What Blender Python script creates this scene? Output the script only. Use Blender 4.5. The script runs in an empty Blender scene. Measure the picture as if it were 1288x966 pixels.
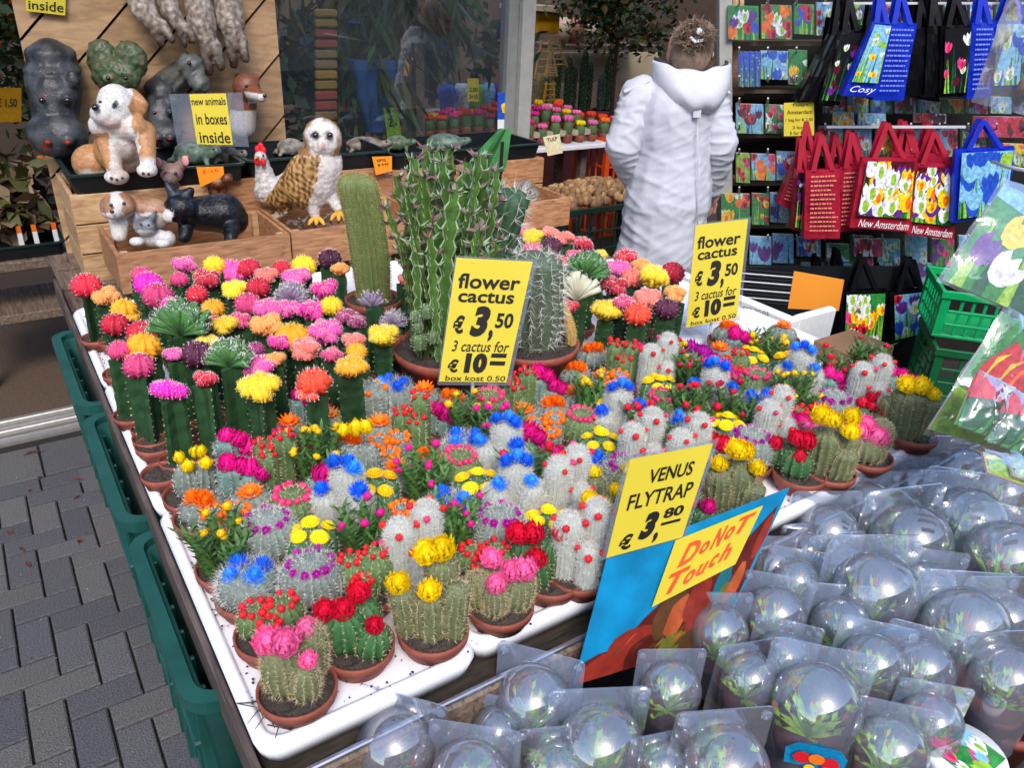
import bpy, bmesh, math, random
import numpy as np
from mathutils import Vector, Matrix, Euler, noise
sin, cos, pi = math.sin, math.cos, math.pi
sc = bpy.context.scene
col = sc.collection
random.seed(7)
# ---------------------------------------------------------------- camera
CX, CY, F, H = 644., 483., 987., 1.65
def _ray(px, py): return np.array([px-CX, -(py-CY), -F])
_ey = _ray(-100, -58); _ey = _ey/np.linalg.norm(_ey)
_ex = _ray(2260, 60); _ex = _ex/np.linalg.norm(_ex)
_ex = _ex-_ey*(_ex@_ey); _ex = _ex/np.linalg.norm(_ex)
_ez = np.cross(_ex, _ey)
RR = np.array([_ex, _ey, _ez])
CAM = np.array([0, 0, H])
cd = bpy.data.cameras.new('camera'); cam = bpy.data.objects.new('camera', cd); col.objects.link(cam)
cd.sensor_width = 36; cd.lens = F/1288*36; cd.clip_start = .02; cd.clip_end = 400
M = Matrix([list(RR[i])+[CAM[i]] for i in range(3)]+[[0, 0, 0, 1]])
cam.matrix_world = M
sc.camera = cam
# ---------------------------------------------------------------- sky, sun, exposure
SUN_EL, SUN_AZ = 48, 205         # azimuth clockwise from +Y
w = bpy.data.worlds.new('World'); sc.world = w; w.use_nodes = True
nt = w.node_tree; bg = nt.nodes['Background']
sky = nt.nodes.new('ShaderNodeTexSky'); sky.sky_type = 'NISHITA'; sky.sun_disc = False
sky.sun_elevation = math.radians(SUN_EL); sky.sun_rotation = math.radians(SUN_AZ)
sky.air_density = 1.0; sky.dust_density = 1.5; sky.ozone_density = 1.0
nt.links.new(sky.outputs[0], bg.inputs[0]); bg.inputs[1].default_value = .15
sl = bpy.data.lights.new('sun', 'SUN'); so = bpy.data.objects.new('sun', sl); col.objects.link(so)
sl.energy = 1.0; sl.angle = math.radians(22); sl.color = (1, .96, .9)
_a, _e = math.radians(SUN_AZ), math.radians(SUN_EL)
so.rotation_euler = Vector((sin(_a)*cos(_e), cos(_a)*cos(_e), sin(_e))).to_track_quat('Z', 'Y').to_euler()
sc.view_settings.view_transform = 'Standard'; sc.view_settings.look = 'None'
sc.view_settings.exposure = 1.2; sc.view_settings.gamma = 1
cy = sc.cycles
cy.max_bounces = 8; cy.diffuse_bounces = 4; cy.glossy_bounces = 3; cy.transmission_bounces = 4
cy.transparent_max_bounces = 32; cy.use_denoising = True
cy.caustics_reflective = False; cy.caustics_refractive = False
# ---------------------------------------------------------------- pixel of the photo -> place
FW = Vector((.5708, .8211, 0)); RT = Vector((.8211, -.5708, 0))
VROT = -math.atan2(.5708, .8211)
def P(px, py, z):
    d = RR@_ray(px, py); return Vector(CAM+d*(z-H)/d[2])
def PY(px, py, Y):
    d = RR@_ray(px, py); return Vector(CAM+d*Y/d[1])
def PV(px, py, D):
    d = RR@_ray(px, py); return Vector(CAM+d*D/(d[0]*FW.x+d[1]*FW.y))
def PP(px, py, p0, n):
    d = Vector(RR@_ray(px, py)); c = Vector(CAM); return c+d*((p0-c).dot(n)/d.dot(n))
def depth(p): return -float((RR.T@(np.array(p)-CAM))[2])
def PIX(p):
    v = RR.T@(np.array(p)-CAM); return CX+F*v[0]/-v[2], CY-F*v[1]/-v[2]
# ---------------------------------------------------------------- materials
MC = {}
def lin(h):
    h = h.lstrip('#'); v = [int(h[i:i+2], 16)/255 for i in (0, 2, 4)]
    return tuple(x/12.92 if x <= .04045 else ((x+.055)/1.055)**2.4 for x in v)
def mat(name, c=None, rough=.6, var=.12, scale=60, bump=0, spec=.4, rnd=.1, metal=0, attr=False, sss=0, trans=0, coat=0):
    if name in MC: return MC[name]
    m = bpy.data.materials.new(name); m.use_nodes = True; MC[name] = m
    n, l = m.node_tree.nodes, m.node_tree.links
    b = n['Principled BSDF']; b.inputs['Roughness'].default_value = rough
    b.inputs['Specular IOR Level'].default_value = spec; b.inputs['Metallic'].default_value = metal
    if coat: b.inputs['Coat Weight'].default_value = coat; b.inputs['Coat Roughness'].default_value = .15
    tc = n.new('ShaderNodeTexCoord')
    nz = n.new('ShaderNodeTexNoise'); nz.inputs['Scale'].default_value = scale; nz.inputs['Detail'].default_value = 5
    l.new(tc.outputs['Object'], nz.inputs['Vector'])
    mr = n.new('ShaderNodeMapRange'); mr.inputs['From Min'].default_value = .3; mr.inputs['From Max'].default_value = .7
    mr.inputs['To Min'].default_value = 1-var; mr.inputs['To Max'].default_value = 1+var
    l.new(nz.outputs['Fac'], mr.inputs['Value'])
    oi = n.new('ShaderNodeObjectInfo')
    m2 = n.new('ShaderNodeMapRange'); m2.inputs['To Min'].default_value = 1-rnd; m2.inputs['To Max'].default_value = 1+rnd
    l.new(oi.outputs['Random'], m2.inputs['Value'])
    mu = n.new('ShaderNodeMath'); mu.operation = 'MULTIPLY'; l.new(mr.outputs[0], mu.inputs[0]); l.new(m2.outputs[0], mu.inputs[1])
    vm = n.new('ShaderNodeVectorMath'); vm.operation = 'SCALE'; l.new(mu.outputs[0], vm.inputs['Scale'])
    if attr:
        at = n.new('ShaderNodeAttribute'); at.attribute_name = 'Col'; ag = n.new('ShaderNodeVectorMath'); ag.operation = 'SCALE'; ag.inputs['Scale'].default_value = .72; l.new(at.outputs['Color'], ag.inputs[0]); l.new(ag.outputs[0], vm.inputs[0])
    else:
        if isinstance(c, str): c = lin(c)
        vm.inputs[0].default_value = c
    l.new(vm.outputs[0], b.inputs['Base Color'])
    if sss: b.inputs['Subsurface Weight'].default_value = sss; b.inputs['Subsurface Radius'].default_value = (.006, .003, .002); b.inputs['Subsurface Scale'].default_value = 1
    if bump:
        bp = n.new('ShaderNodeBump'); bp.inputs['Strength'].default_value = bump; bp.inputs['Distance'].default_value = .004
        l.new(nz.outputs['Fac'], bp.inputs['Height']); l.new(bp.outputs[0], b.inputs['Normal'])
    return m
def clearmat(name, tint=(.9, .93, .97), haze=.1, refl=.12, hc=(.55, .62, .75), rough=.03, crinkle=0):
    if name in MC: return MC[name]
    m = bpy.data.materials.new(name); m.use_nodes = True; MC[name] = m
    n, l = m.node_tree.nodes, m.node_tree.links
    n.remove(n['Principled BSDF']); out = n['Material Output']
    t = n.new('ShaderNodeBsdfTransparent'); t.inputs[0].default_value = (*tint, 1)
    d = n.new('ShaderNodeBsdfDiffuse'); d.inputs[0].default_value = (*hc, 1)
    g = n.new('ShaderNodeBsdfGlossy'); g.inputs['Roughness'].default_value = rough; g.inputs[0].default_value = (1, 1, 1, 1)
    a = n.new('ShaderNodeMixShader'); a.inputs[0].default_value = haze; l.new(t.outputs[0], a.inputs[1]); l.new(d.outputs[0], a.inputs[2])
    lw = n.new('ShaderNodeLayerWeight'); lw.inputs['Blend'].default_value = .22
    mr = n.new('ShaderNodeMapRange'); mr.inputs['To Min'].default_value = refl; mr.inputs['To Max'].default_value = min(1, refl+.65)
    l.new(lw.outputs['Fresnel'], mr.inputs['Value'])
    x = n.new('ShaderNodeMixShader'); l.new(mr.outputs[0], x.inputs[0]); l.new(a.outputs[0], x.inputs[1]); l.new(g.outputs[0], x.inputs[2])
    if crinkle:
        tc = n.new('ShaderNodeTexCoord'); nz = n.new('ShaderNodeTexNoise'); nz.inputs['Scale'].default_value = crinkle; nz.inputs['Detail'].default_value = 3; nz.inputs['Distortion'].default_value = 1.2
        l.new(tc.outputs['Object'], nz.inputs['Vector'])
        bp = n.new('ShaderNodeBump'); bp.inputs['Strength'].default_value = .35; bp.inputs['Distance'].default_value = .01
        l.new(nz.outputs['Fac'], bp.inputs['Height']); l.new(bp.outputs[0], g.inputs['Normal'])
    l.new(x.outputs[0], out.inputs[0])
    return m
def woodmat(name, c1, c2, scale=14, stretch=(1, 12, 12), rough=.7, bump=.35):
    if name in MC: return MC[name]
    m = bpy.data.materials.new(name); m.use_nodes = True; MC[name] = m
    n, l = m.node_tree.nodes, m.node_tree.links; b = n['Principled BSDF']; b.inputs['Roughness'].default_value = rough
    tc = n.new('ShaderNodeTexCoord'); mp = n.new('ShaderNodeMapping'); mp.inputs['Scale'].default_value = stretch
    oi = n.new('ShaderNodeObjectInfo'); ad = n.new('ShaderNodeVectorMath'); ad.operation = 'ADD'
    l.new(tc.outputs['Object'], ad.inputs[0]); l.new(oi.outputs['Random'], ad.inputs[1]); l.new(ad.outputs[0], mp.inputs[0])
    nz = n.new('ShaderNodeTexNoise'); nz.inputs['Scale'].default_value = scale; nz.inputs['Detail'].default_value = 7; nz.inputs['Distortion'].default_value = .6
    l.new(mp.outputs[0], nz.inputs['Vector'])
    cr = n.new('ShaderNodeValToRGB'); cr.color_ramp.elements[0].position = .3; cr.color_ramp.elements[1].position = .72
    cr.color_ramp.elements[0].color = (*lin(c1), 1); cr.color_ramp.elements[1].color = (*lin(c2), 1)
    l.new(nz.outputs['Fac'], cr.inputs[0])
    m2 = n.new('ShaderNodeMapRange'); m2.inputs['To Min'].default_value = .85; m2.inputs['To Max'].default_value = 1.15; l.new(oi.outputs['Random'], m2.inputs['Value'])
    vm = n.new('ShaderNodeVectorMath'); vm.operation = 'SCALE'; l.new(cr.outputs[0], vm.inputs[0]); l.new(m2.outputs[0], vm.inputs['Scale'])
    l.new(vm.outputs[0], b.inputs['Base Color'])
    bp = n.new('ShaderNodeBump'); bp.inputs['Strength'].default_value = bump; bp.inputs['Distance'].default_value = .003
    l.new(nz.outputs['Fac'], bp.inputs['Height']); l.new(bp.outputs[0], b.inputs['Normal'])
    return m
# ---------------------------------------------------------------- mesh builder
class MB:
    def __init__(s): s.v = []; s.f = []; s.m = []; s.c = None
    def add(s, vs, fs, mi=0):
        o = len(s.v); s.v += [tuple(x) for x in vs]; s.f += [tuple(o+i for i in f) for f in fs]; s.m += [mi]*len(fs)
    def box(s, x0, y0, z0, x1, y1, z1, mi=0, bev=0):
        if not bev:
            s.add([(x, y, z) for z in (z0, z1) for y in (y0, y1) for x in (x0, x1)],
                  [(0, 2, 3, 1), (4, 5, 7, 6), (0, 1, 5, 4), (2, 6, 7, 3), (0, 4, 6, 2), (1, 3, 7, 5)], mi); return
        b = min(bev, (x1-x0)/2.1, (y1-y0)/2.1, (z1-z0)/2.1)
        rings = []
        for z, i in ((z0, b), (z0+b, 0), (z1-b, 0), (z1, b)):
            X0, X1, Y0, Y1 = x0+i, x1-i, y0+i, y1-i
            c = b*.6
            rings.append([(X0+c, Y0, z), (X1-c, Y0, z), (X1, Y0+c, z), (X1, Y1-c, z), (X1-c, Y1, z), (X0+c, Y1, z), (X0, Y1-c, z), (X0, Y0+c, z)])
        s.loft(rings, mi, True, True, True)
    def loft(s, rings, mi=0, closed=True, cap0=False, cap1=False):
        n = len(rings[0]); vs = [p for r in rings for p in r]; fs = []
        for i in range(len(rings)-1):
            for j in range(n if closed else n-1):
                a, b = i*n+j, i*n+(j+1) % n
                fs.append((a, b, b+n, a+n))
        if cap0: fs.append(tuple(range(n-1, -1, -1)))
        if cap1: fs.append(tuple((len(rings)-1)*n+j for j in range(n)))
        s.add(vs, fs, mi)
    def lathe(s, prof, seg=16, c=(0, 0, 0), mi=0, cap0=False, cap1=False):
        s.loft([[(c[0]+r*cos(2*pi*j/seg), c[1]+r*sin(2*pi*j/seg), c[2]+z) for j in range(seg)] for r, z in prof], mi, True, cap0, cap1)
    def tube(s, pts, r, seg=6, mi=0, caps=True):
        pts = [Vector(p) for p in pts]; n = len(pts); rs = r if isinstance(r, (list, tuple)) else [r]*n
        rings = []; up = Vector((.13, .21, .97))
        for i in range(n):
            t = (pts[min(i+1, n-1)]-pts[max(i-1, 0)]).normalized()
            a = t.cross(up)
            if a.length < .05: a = t.cross(Vector((1, 0, 0)))
            a.normalize(); b = t.cross(a); up = a.cross(t)
            rings.append([pts[i]+(a*cos(2*pi*j/seg)+b*sin(2*pi*j/seg))*rs[i] for j in range(seg)])
        s.loft(rings, mi, True, caps, caps)
    def ell(s, c, r, seg=12, rings=8, mi=0, rot=None, fn=None):
        c = Vector(c); r = r if isinstance(r, (tuple, list)) else (r, r, r)
        R = Euler(rot).to_matrix() if rot else None
        rg = []
        for i in range(rings+1):
            th = pi*(i/rings); th = min(max(th, .02), pi-.02); ring = []
            for j in range(seg):
                ph = 2*pi*j/seg; d = Vector((sin(th)*cos(ph), sin(th)*sin(ph), -cos(th)))
                k = fn(d) if fn else 1
                p = Vector((d.x*r[0]*k, d.y*r[1]*k, d.z*r[2]*k))
                if R: p = R@p
                ring.append(c+p)
            rg.append(ring)
        s.loft(rg, mi, True, True, True)
    def tri(s, p, d, l, w, mi=0):
        a = d.cross(Vector((random.uniform(-1, 1), random.uniform(-1, 1), random.uniform(-1, 1))))
        if a.length < 1e-4: return
        a = a.normalized()*w*.5; s.add([p-a, p+a, p+d*l], [(0, 1, 2)], mi)
    def quad(s, a, b, c, d, mi=0): s.add([a, b, c, d], [(0, 1, 2, 3)], mi)
    def slab(s, a, b, c, d, t, mi=0):
        a, b, c, d = map(Vector, (a, b, c, d)); n = (b-a).cross(d-a).normalized()*t
        if n.dot(Vector(CAM)-a) < 0: n = -n
        s.add([a, b, c, d, a-n, b-n, c-n, d-n], [(0, 1, 2, 3), (7, 6, 5, 4), (0, 4, 5, 1), (1, 5, 6, 2), (2, 6, 7, 3), (3, 7, 4, 0)], mi)
    def mesh(s, name, mats, smooth=False):
        me = bpy.data.meshes.new(name); me.from_pydata(s.v, [], s.f)
        for m in (mats if isinstance(mats, (list, tuple)) else [mats]): me.materials.append(m)
        me.polygons.foreach_set('material_index', s.m)
        if smooth: me.polygons.foreach_set('use_smooth', [True]*len(s.f))
        me.update(); return me
    def build(s, name, mats, parent=None, smooth=False, loc=None, rot=None):
        return link(name, s.mesh(name, mats, smooth), parent, loc, rot)
def link(name, me, parent=None, loc=None, rot=None):
    o = bpy.data.objects.new(name, me); col.objects.link(o)
    if parent is not None: o.parent = parent
    if loc is not None: o.location = loc
    if rot is not None: o.rotation_euler = rot
    return o
def tag(o, label=None, cat=None, group=None, kind=None):
    if label: o['label'] = label
    if cat: o['category'] = cat
    if group: o['group'] = group
    if kind: o['kind'] = kind
    return o
def empty(name, loc, label, cat, group=None, rz=0):
    o = bpy.data.objects.new(name, None); col.objects.link(o); o.location = loc; o.rotation_euler = (0, 0, rz)
    o.empty_display_size = .05
    return tag(o, label, cat, group)
def stuff(o): o['kind'] = 'stuff'; return o
def slotcol(o, *mats):
    for i, m in enumerate(mats):
        if m is None: continue
        o.material_slots[i].link = 'OBJECT'; o.material_slots[i].material = m
    return o
# remeshed bodies
def blob(name, prims, colfn, vox=.006, parent=None, it=2, disp=None, m=None):
    mb = MB()
    for p in prims:
        if p[0] == 'e': mb.ell(p[1], p[2], 20, 12, rot=p[3] if len(p) > 3 else None)
        else:
            a, b = Vector(p[1]), Vector(p[2]); r0, r1 = p[3], p[4]; k = 6
            d = (b-a); L = d.length; t = d/max(L, 1e-6)
            pts = [a-t*r0*cos(x*pi/2/k) for x in range(k+1)][:-1]+[a, b]+[b+t*r1*sin(x*pi/2/k) for x in range(1, k+1)]
            rs = [max(r0*sin(x*pi/2/k), r0*.05) for x in range(k+1)][:-1]+[r0, r1]+[max(r1*cos(x*pi/2/k), r1*.05) for x in range(1, k+1)]
            mb.tube(pts, rs, 14)
    me = mb.mesh(name, []); o = bpy.data.objects.new(name, me); col.objects.link(o)
    md = o.modifiers.new('r', 'REMESH'); md.mode = 'VOXEL'; md.voxel_size = vox
    if it: s = o.modifiers.new('s', 'SMOOTH'); s.iterations = it; s.factor = .6
    dg = bpy.context.evaluated_depsgraph_get(); nm = bpy.data.meshes.new_from_object(o.evaluated_get(dg))
    bpy.data.objects.remove(o); bpy.data.meshes.remove(me); nm.name = name
    ns = len(nm.vertices); co = np.empty(ns*3); nm.vertices.foreach_get('co', co); co = co.reshape(-1, 3)
    if disp:
        nn = np.empty(ns*3); nm.vertices.foreach_get('normal', nn); nn = nn.reshape(-1, 3)
        dd = np.array([disp(c) for c in co]); co = co+nn*dd[:, None]; nm.vertices.foreach_set('co', co.ravel())
    if colfn:
        ca = nm.color_attributes.new('Col', 'FLOAT_COLOR', 'POINT')
        ca.data.foreach_set('color', np.array([(*colfn(Vector(c)), 1) for c in co]).ravel())
    nm.materials.clear(); nm.materials.append(m or mat('painted_resin', rough=.38, attr=True, var=.22, scale=150, bump=.5))
    nm.polygons.foreach_set('use_smooth', [True]*len(nm.polygons)); nm.update()
    return link(name, nm, parent)
def NZ(p, s): return noise.noise(Vector(p)*s)
def mixc(a, b, t): t = min(max(t, 0), 1); return tuple(x*(1-t)+y*t for x, y in zip(a, b))
class Fig:      # a figure facing the viewer: its own frame x right, y away, z up; px measures taken on the photo
    def __init__(s, px, py, D, loc=None):
        s.px, s.py = px, py; s.loc = loc or PV(px, py, D); s.s = F/depth(s.loc)
    def L(s, px, py, dy=0):
        v = PV(px, py, s.loc.dot(FW)+dy)-s.loc; return Vector((v.dot(RT), dy, v.z))
    def inv(s, p): return PIX(s.loc+RT*p.x+FW*p.y+Vector((0, 0, p.z)))
    def r(s, px): return px/s.s
# text laid on a sheet whose four corners are TL, TR, BR, BL
def font_mesh(txt, bold=0, shear=0, ext=0):
    cu = bpy.data.curves.new('t', 'FONT'); cu.body = txt; cu.shear = shear; cu.offset = bold; cu.extrude = ext; cu.resolution_u = 3
    o = bpy.data.objects.new('t', cu); col.objects.link(o)
    dg = bpy.context.evaluated_depsgraph_get(); me = bpy.data.meshes.new_from_object(o.evaluated_get(dg))
    bpy.data.objects.remove(o); bpy.data.curves.remove(cu)
    v = [tuple(x.co) for x in me.vertices]; f = [tuple(p.vertices) for p in me.polygons]; bpy.data.meshes.remove(me)
    return v, f
def bil(cs, u, v):
    a, b, c, d = cs; return (a*(1-u)+b*u)*(1-v)+(d*(1-u)+c*u)*v
def text_on(cs, txt, u0, v0, u1, v1, m, parent, bold=.02, shear=0, off=.0012, name='lettering'):
    v, f = font_mesh(txt, bold, shear)
    xs = [p[0] for p in v]; ys = [p[1] for p in v]; x0, x1, y0, y1 = min(xs), max(xs), min(ys), max(ys)
    n = (cs[3]-cs[0]).cross(cs[1]-cs[0]).normalized()*off
    if n.dot(Vector(CAM)-cs[0]) < 0: n = -n
    mb = MB(); mb.add([bil(cs, u0+(p[0]-x0)/(x1-x0)*(u1-u0), v1-(p[1]-y0)/(y1-y0)*(v1-v0))+n for p in v], f)
    return mb.build(name, m, parent)
def rect_on(mb, cs, u0, v0, u1, v1, off=.0012, mi=0):
    n = (cs[3]-cs[0]).cross(cs[1]-cs[0]).normalized()*off
    if n.dot(Vector(CAM)-cs[0]) < 0: n = -n
    mb.quad(*[bil(cs, u, v)+n for u, v in ((u0, v0), (u1, v0), (u1, v1), (u0, v1))])
def poly_on(mb, cs, pts, off=.0012, mi=0):
    n = (cs[3]-cs[0]).cross(cs[1]-cs[0]).normalized()*off
    if n.dot(Vector(CAM)-cs[0]) < 0: n = -n
    mb.add([bil(cs, u, v)+n for u, v in pts], [tuple(range(len(pts)))], mi)
BLK = mat('black_ink', '#1c1814', .6, 0, rnd=0)
YEL = mat('yellow_paper', '#dcc83c', .55, .03, 8, rnd=.03)
ORG = mat('orange_paper', '#ff9a20', .6, .04, 10, rnd=.03)
CLR = clearmat('clear_plastic_sleeve', haze=.12, refl=.06, rough=.08)
# colours for flat prints
PC = [mat('print_'+n, c, .35, .38, 75, rnd=0) for n, c in (('red', '#d8202c'), ('yellow', '#ffd21e'), ('white', '#f4f2f2'), ('pink', '#e8468c'), ('purple', '#6a2c8c'),
      ('green', '#2f8c3a'), ('blue', '#2a56c8'), ('darkred', '#5c1020'), ('orange', '#ff7a1c'), ('sky', '#88c4e8'), ('leaf', '#1c5c34'), ('lime', '#9cc83c'), ('black', '#16141a'))]
PI = {k: i for i, k in enumerate('red yellow white pink purple green blue darkred orange sky leaf lime black'.split())}
def tulip(mb, cs, u, v, su, sv, c, off, a=0, kind=0):
    pts = []
    base = [(-.9, .1), (-1, -.45), (-.72, -1), (-.35, -.55), (0, -1.1), (.35, -.55), (.72, -1), (1, -.45), (.9, .1), (.5, .75), (0, .95), (-.5, .75)] if kind == 0 else \
        [(cos(t*pi/6), sin(t*pi/6)) for t in range(12)]
    for x, y in base:
        X = x*cos(a)-y*sin(a); Y = x*sin(a)+y*cos(a); pts.append((min(max(u+X*su, 0), 1), min(max(v+Y*sv, 0), 1)))
    poly_on(mb, cs, pts, off, PI[c])
def tulip_print(cs, parent, colours, n, rs, seed, ground='green', leaves=True, vmax=1, asp=1, name='printed_picture'):
    r = random.Random(seed); mb = MB(); poly_on(mb, cs, [(0, 0), (1, 0), (1, 1), (0, 1)], .0006, PI[ground])
    off = .0009
    if leaves:
        for i in range(int(n*1.2)):
            u = r.random(); a = r.uniform(-.12, .12); w = .02+.03*r.random(); v0 = r.uniform(.1, .5)
            poly_on(mb, cs, [(min(max(x, 0), 1), y) for x, y in ((u-w, 1), (u+a, v0), (u+w, 1))], off, PI[r.choice(['green', 'lime', 'leaf'])]); off += .00002
    for i in range(n):
        u, v = r.uniform(.06, .94), r.uniform(.06, vmax-.08)
        s = rs*r.uniform(.75, 1.25); c = r.choice(colours)
        tulip(mb, cs, u, v, s, s*asp*1.25, c, off, r.uniform(-.4, .4)); off += .00003
        if c in ('white', 'yellow', 'red', 'pink'):
            tulip(mb, cs, u+.25*s, v+.1*s, s*.35, s*asp*.8, {'white': 'lime', 'yellow': 'orange', 'red': 'darkred', 'pink': 'red'}[c], off, .1, 1); off += .00003
    return mb.build(name, PC, parent)
def print_size(cs): return (cs[1]-cs[0]).length/(cs[3]-cs[0]).length
def W(parent, *objs):       # children given in world coordinates
    pm = Matrix.Translation(parent.location)@parent.rotation_euler.to_matrix().to_4x4()
    for o in objs: o.parent = parent; o.matrix_parent_inverse = pm.inverted()
    return objs[0] if objs else None
# ================================================================ GROUND
gm = mat('joint_sand', '#2b2724', .95, .3, 120, .4, rnd=0)
mb = MB(); mb.quad((-60, -60, 0), (60, -60, 0), (60, 60, 0), (-60, 60, 0)); tag(mb.build('ground', gm), kind='structure')
pm_ = [mat('paving_brick%s' % i, c, .85, .42, 240, .9, rnd=.12) for i, c in enumerate(('#5b5a5d', '#545358', '#615f5f'))]
pave = bpy.data.objects.new('pavement', None); col.objects.link(pave); tag(pave, kind='structure')
BW = .084
def brick_mesh(w, h, t=.012, seed=0):
    r = random.Random(seed); b = MB(); g = .0028; c = .003
    x0, y0, x1, y1 = -w/2+g, -h/2+g, w/2-g, h/2-g
    j = lambda: r.uniform(-.0012, .0012)
    tr = [(x0+c+j(), y0+c+j(), t), (x1-c+j(), y0+c+j(), t), (x1-c+j(), y1-c+j(), t), (x0+c+j(), y1-c+j(), t)]
    b.loft([[(x0, y0, 0), (x1, y0, 0), (x1, y1, 0), (x0, y1, 0)], [(x0, y0, t-.003), (x1, y0, t-.003), (x1, y1, t-.003), (x0, y1, t-.003)], tr], 0, True, False, True)
    return b.mesh('brick', pm_[0])
BR = {k: [brick_mesh(*d, seed=i*7+j) for j in range(3)] for i, (k, d) in enumerate({'h': (2*BW, BW), 'v': (BW, 2*BW), 's': (.27, .24)}.items())}
R1 = random.Random(5)
def brick(k, x, y, nm='brick'):
    o = link(nm, R1.choice(BR[k]), pave, (x, y, R1.uniform(-.001, .0015)), (R1.uniform(-.006, .006), R1.uniform(-.006, .006), R1.uniform(-.008, .008)))
    slotcol(o, R1.choice(pm_)); return o
ytop = 2.66
for i in range(-19, 5):
    for j in range(-1, 34):
        x, y = i*BW-.02, ytop-(j+1)*BW
        if y < .2 or x < -1.75 or y < -.9-1.1*x: continue
        m4 = (i-j) % 4
        if m4 == 0: brick('h', x+BW, y+BW/2)
        elif m4 == 2 and y > .4: brick('v', x+BW/2, y+BW)
for i in range(-6, 3):
    brick('h', i*2*BW+.03, ytop+BW*1.5+.004); brick('s', i*.272+.1, ytop+BW*2+.13, 'paving_slab')
DEB = MB(); rd = random.Random(77)
for _ in range(520):
    x, y = rd.uniform(-1.1, .16), rd.uniform(.5, 3.1); q = rd.uniform(.0008, .0024)
    DEB.ell((x, y, .0135), (q, q*rd.uniform(.5, 1.2), q*.5), 5, 4, mi=rd.randrange(3))
for _ in range(12):
    x, y = rd.uniform(-.25, .12), rd.uniform(2.3, 3.05); a = rd.uniform(0, 6); L1 = rd.uniform(.01, .028)
    DEB.add([(x, y, .014), (x+L1*cos(a)-.006*sin(a), y+L1*sin(a)+.006*cos(a), .020), (x+2*L1*cos(a), y+2*L1*sin(a), .014), (x+L1*cos(a)+.006*sin(a), y+L1*sin(a)-.006*cos(a), .016)], [(0, 1, 2, 3)], 3)
tag(DEB.build('paving_litter', [mat('grit_pale', '#a8a498', .9), mat('grit_dark', '#24201e', .9), mat('grit_brown', '#6c5844', .9), mat('dead_leaf', '#5c3024', .8, .3, 90)]), kind='stuff')
# door sill, brown doormat
al = mat('aluminium_frame', '#b4b0ac', .35, .1, 40, .1, metal=.6, rnd=0)
mb = MB(); mb.box(-2.2, 3.20, 0, 2.2, 3.24, .035, bev=.004); mb.box(-2.2, 3.243, 0, 2.2, 3.27, .055, bev=.004); mb.box(-2.2, 3.14, 0, 2.2, 3.19, .012)
tag(mb.build('door_sill', al), kind='structure')
cm = mat('coir_mat', '#5b4a3c', .97, .45, 260, .8, rnd=0)
mb = MB(); mb.box(-2.6, 3.28, 0, .95, 6.2, .018); tag(mb.build('doormat', cm), 'brown speckled coir doormat filling the floor behind the metal door sill', 'doormat')
# ================================================================ TABLE
TZ = .80
old = woodmat('weathered_wood', '#4a3a30', '#8a7666', 10, (12, 1, 12))
t = empty('market_table', (1., 1.5, 0), 'long wooden market table with metal front rail under the white cactus trays', 'table')
def part(name, mb_, m, parent, smooth=False): return W(parent, mb_.build(name, m, None, smooth))
for y0 in np.arange(.664, 2.9, .2):
    mb = MB(); mb.box(.138, y0, TZ-.075, 1.93, y0+.17, TZ-.054, bev=.002); part('plank', mb, woodmat('dark_front_wood', '#221c18', '#4a4036', 9, (2, 12, 12)) if y0 < .7 else old, t)  # the front plank has a darker wood colour than the rest
mb = MB(); mb.box(.120, .652, TZ-.085, .1305, 2.66, TZ-.016, bev=.003); part('side_rail', mb, woodmat('dark_rail_wood', '#3c302c', '#6a5a54', 10, (12, 1, 12)), t)
mb = MB(); mb.box(.137, .648, TZ-.10, 1.95, .664, TZ-.0305, bev=.004); part('front_beam', mb, old, t)
mb = MB(); mb.box(.137, .652, TZ-.030, 1.95, .660, TZ-.022, bev=.002); part('metal_rail', mb, mat('steel_rail', '#c4c4cc', .25, .1, 50, metal=.9), t)
for x, y in ((.25, .75), (1.85, .75), (.25, 2.85), (1.85, 2.85)):
    mb = MB(); mb.box(x, y, 0, x+.05, y+.05, TZ-.07); part('leg', mb, old, t)
# trays
WHT = mat('white_tray_plastic', '#f2f2f6', .35, .04, 30, .05, rnd=.02)
def rrect(x0, y0, x1, y1, r, z, n=4):
    out = []
    for cx, cy_, a0 in ((x1-r, y1-r, 0), (x0+r, y1-r, 90), (x0+r, y0+r, 180), (x1-r, y0+r, 270)):
        for k in range(n+1):
            a = math.radians(a0+90*k/n); out.append((cx+r*cos(a), cy_+r*sin(a), z))
    return out
def tray(w_, l_):
    m = MB(); rr = .03
    m.loft([rrect(.016, .016, w_-.016, l_-.016, rr-.012, -.006), rrect(.013, .013, w_-.013, l_-.013, rr-.008, .002), rrect(.006, .006, w_-.006, l_-.006, rr, .004),
            rrect(.001, .001, w_-.001, l_-.001, rr, .000), rrect(-.004, -.004, w_+.004, l_, rr, -.007), rrect(.003, .003, w_-.003, l_-.003, rr, -.036), rrect(.008, .008, w_-.008, l_-.008, rr, -.036)], 0)
    m.add(rrect(.016, .016, w_-.016, l_-.016, rr-.012, -.006), [tuple(range(20))])
    return m.mesh('tray', WHT, True)
def cups(w_, l_):
    m = MB(); nx = 3
    for i in range(nx):
        m.lathe([(.043, -.008), (.036, -.052), (.0, -.052)], 14, (w_*(i+.5)/nx, .058, 0))
    return m.mesh('tray_cup', WHT, True)
TW = [(.134, .441), (.443, .727), (.729, 1.009), (1.011, 1.294), (1.296, 1.575)]
TY = [(.684, 1.252), (1.256, 1.806), (1.81, 2.31)]
tlab = ['front', 'middle', 'rear']; tx = ['leftmost', 'second', 'third', 'fourth', 'fifth']
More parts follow.
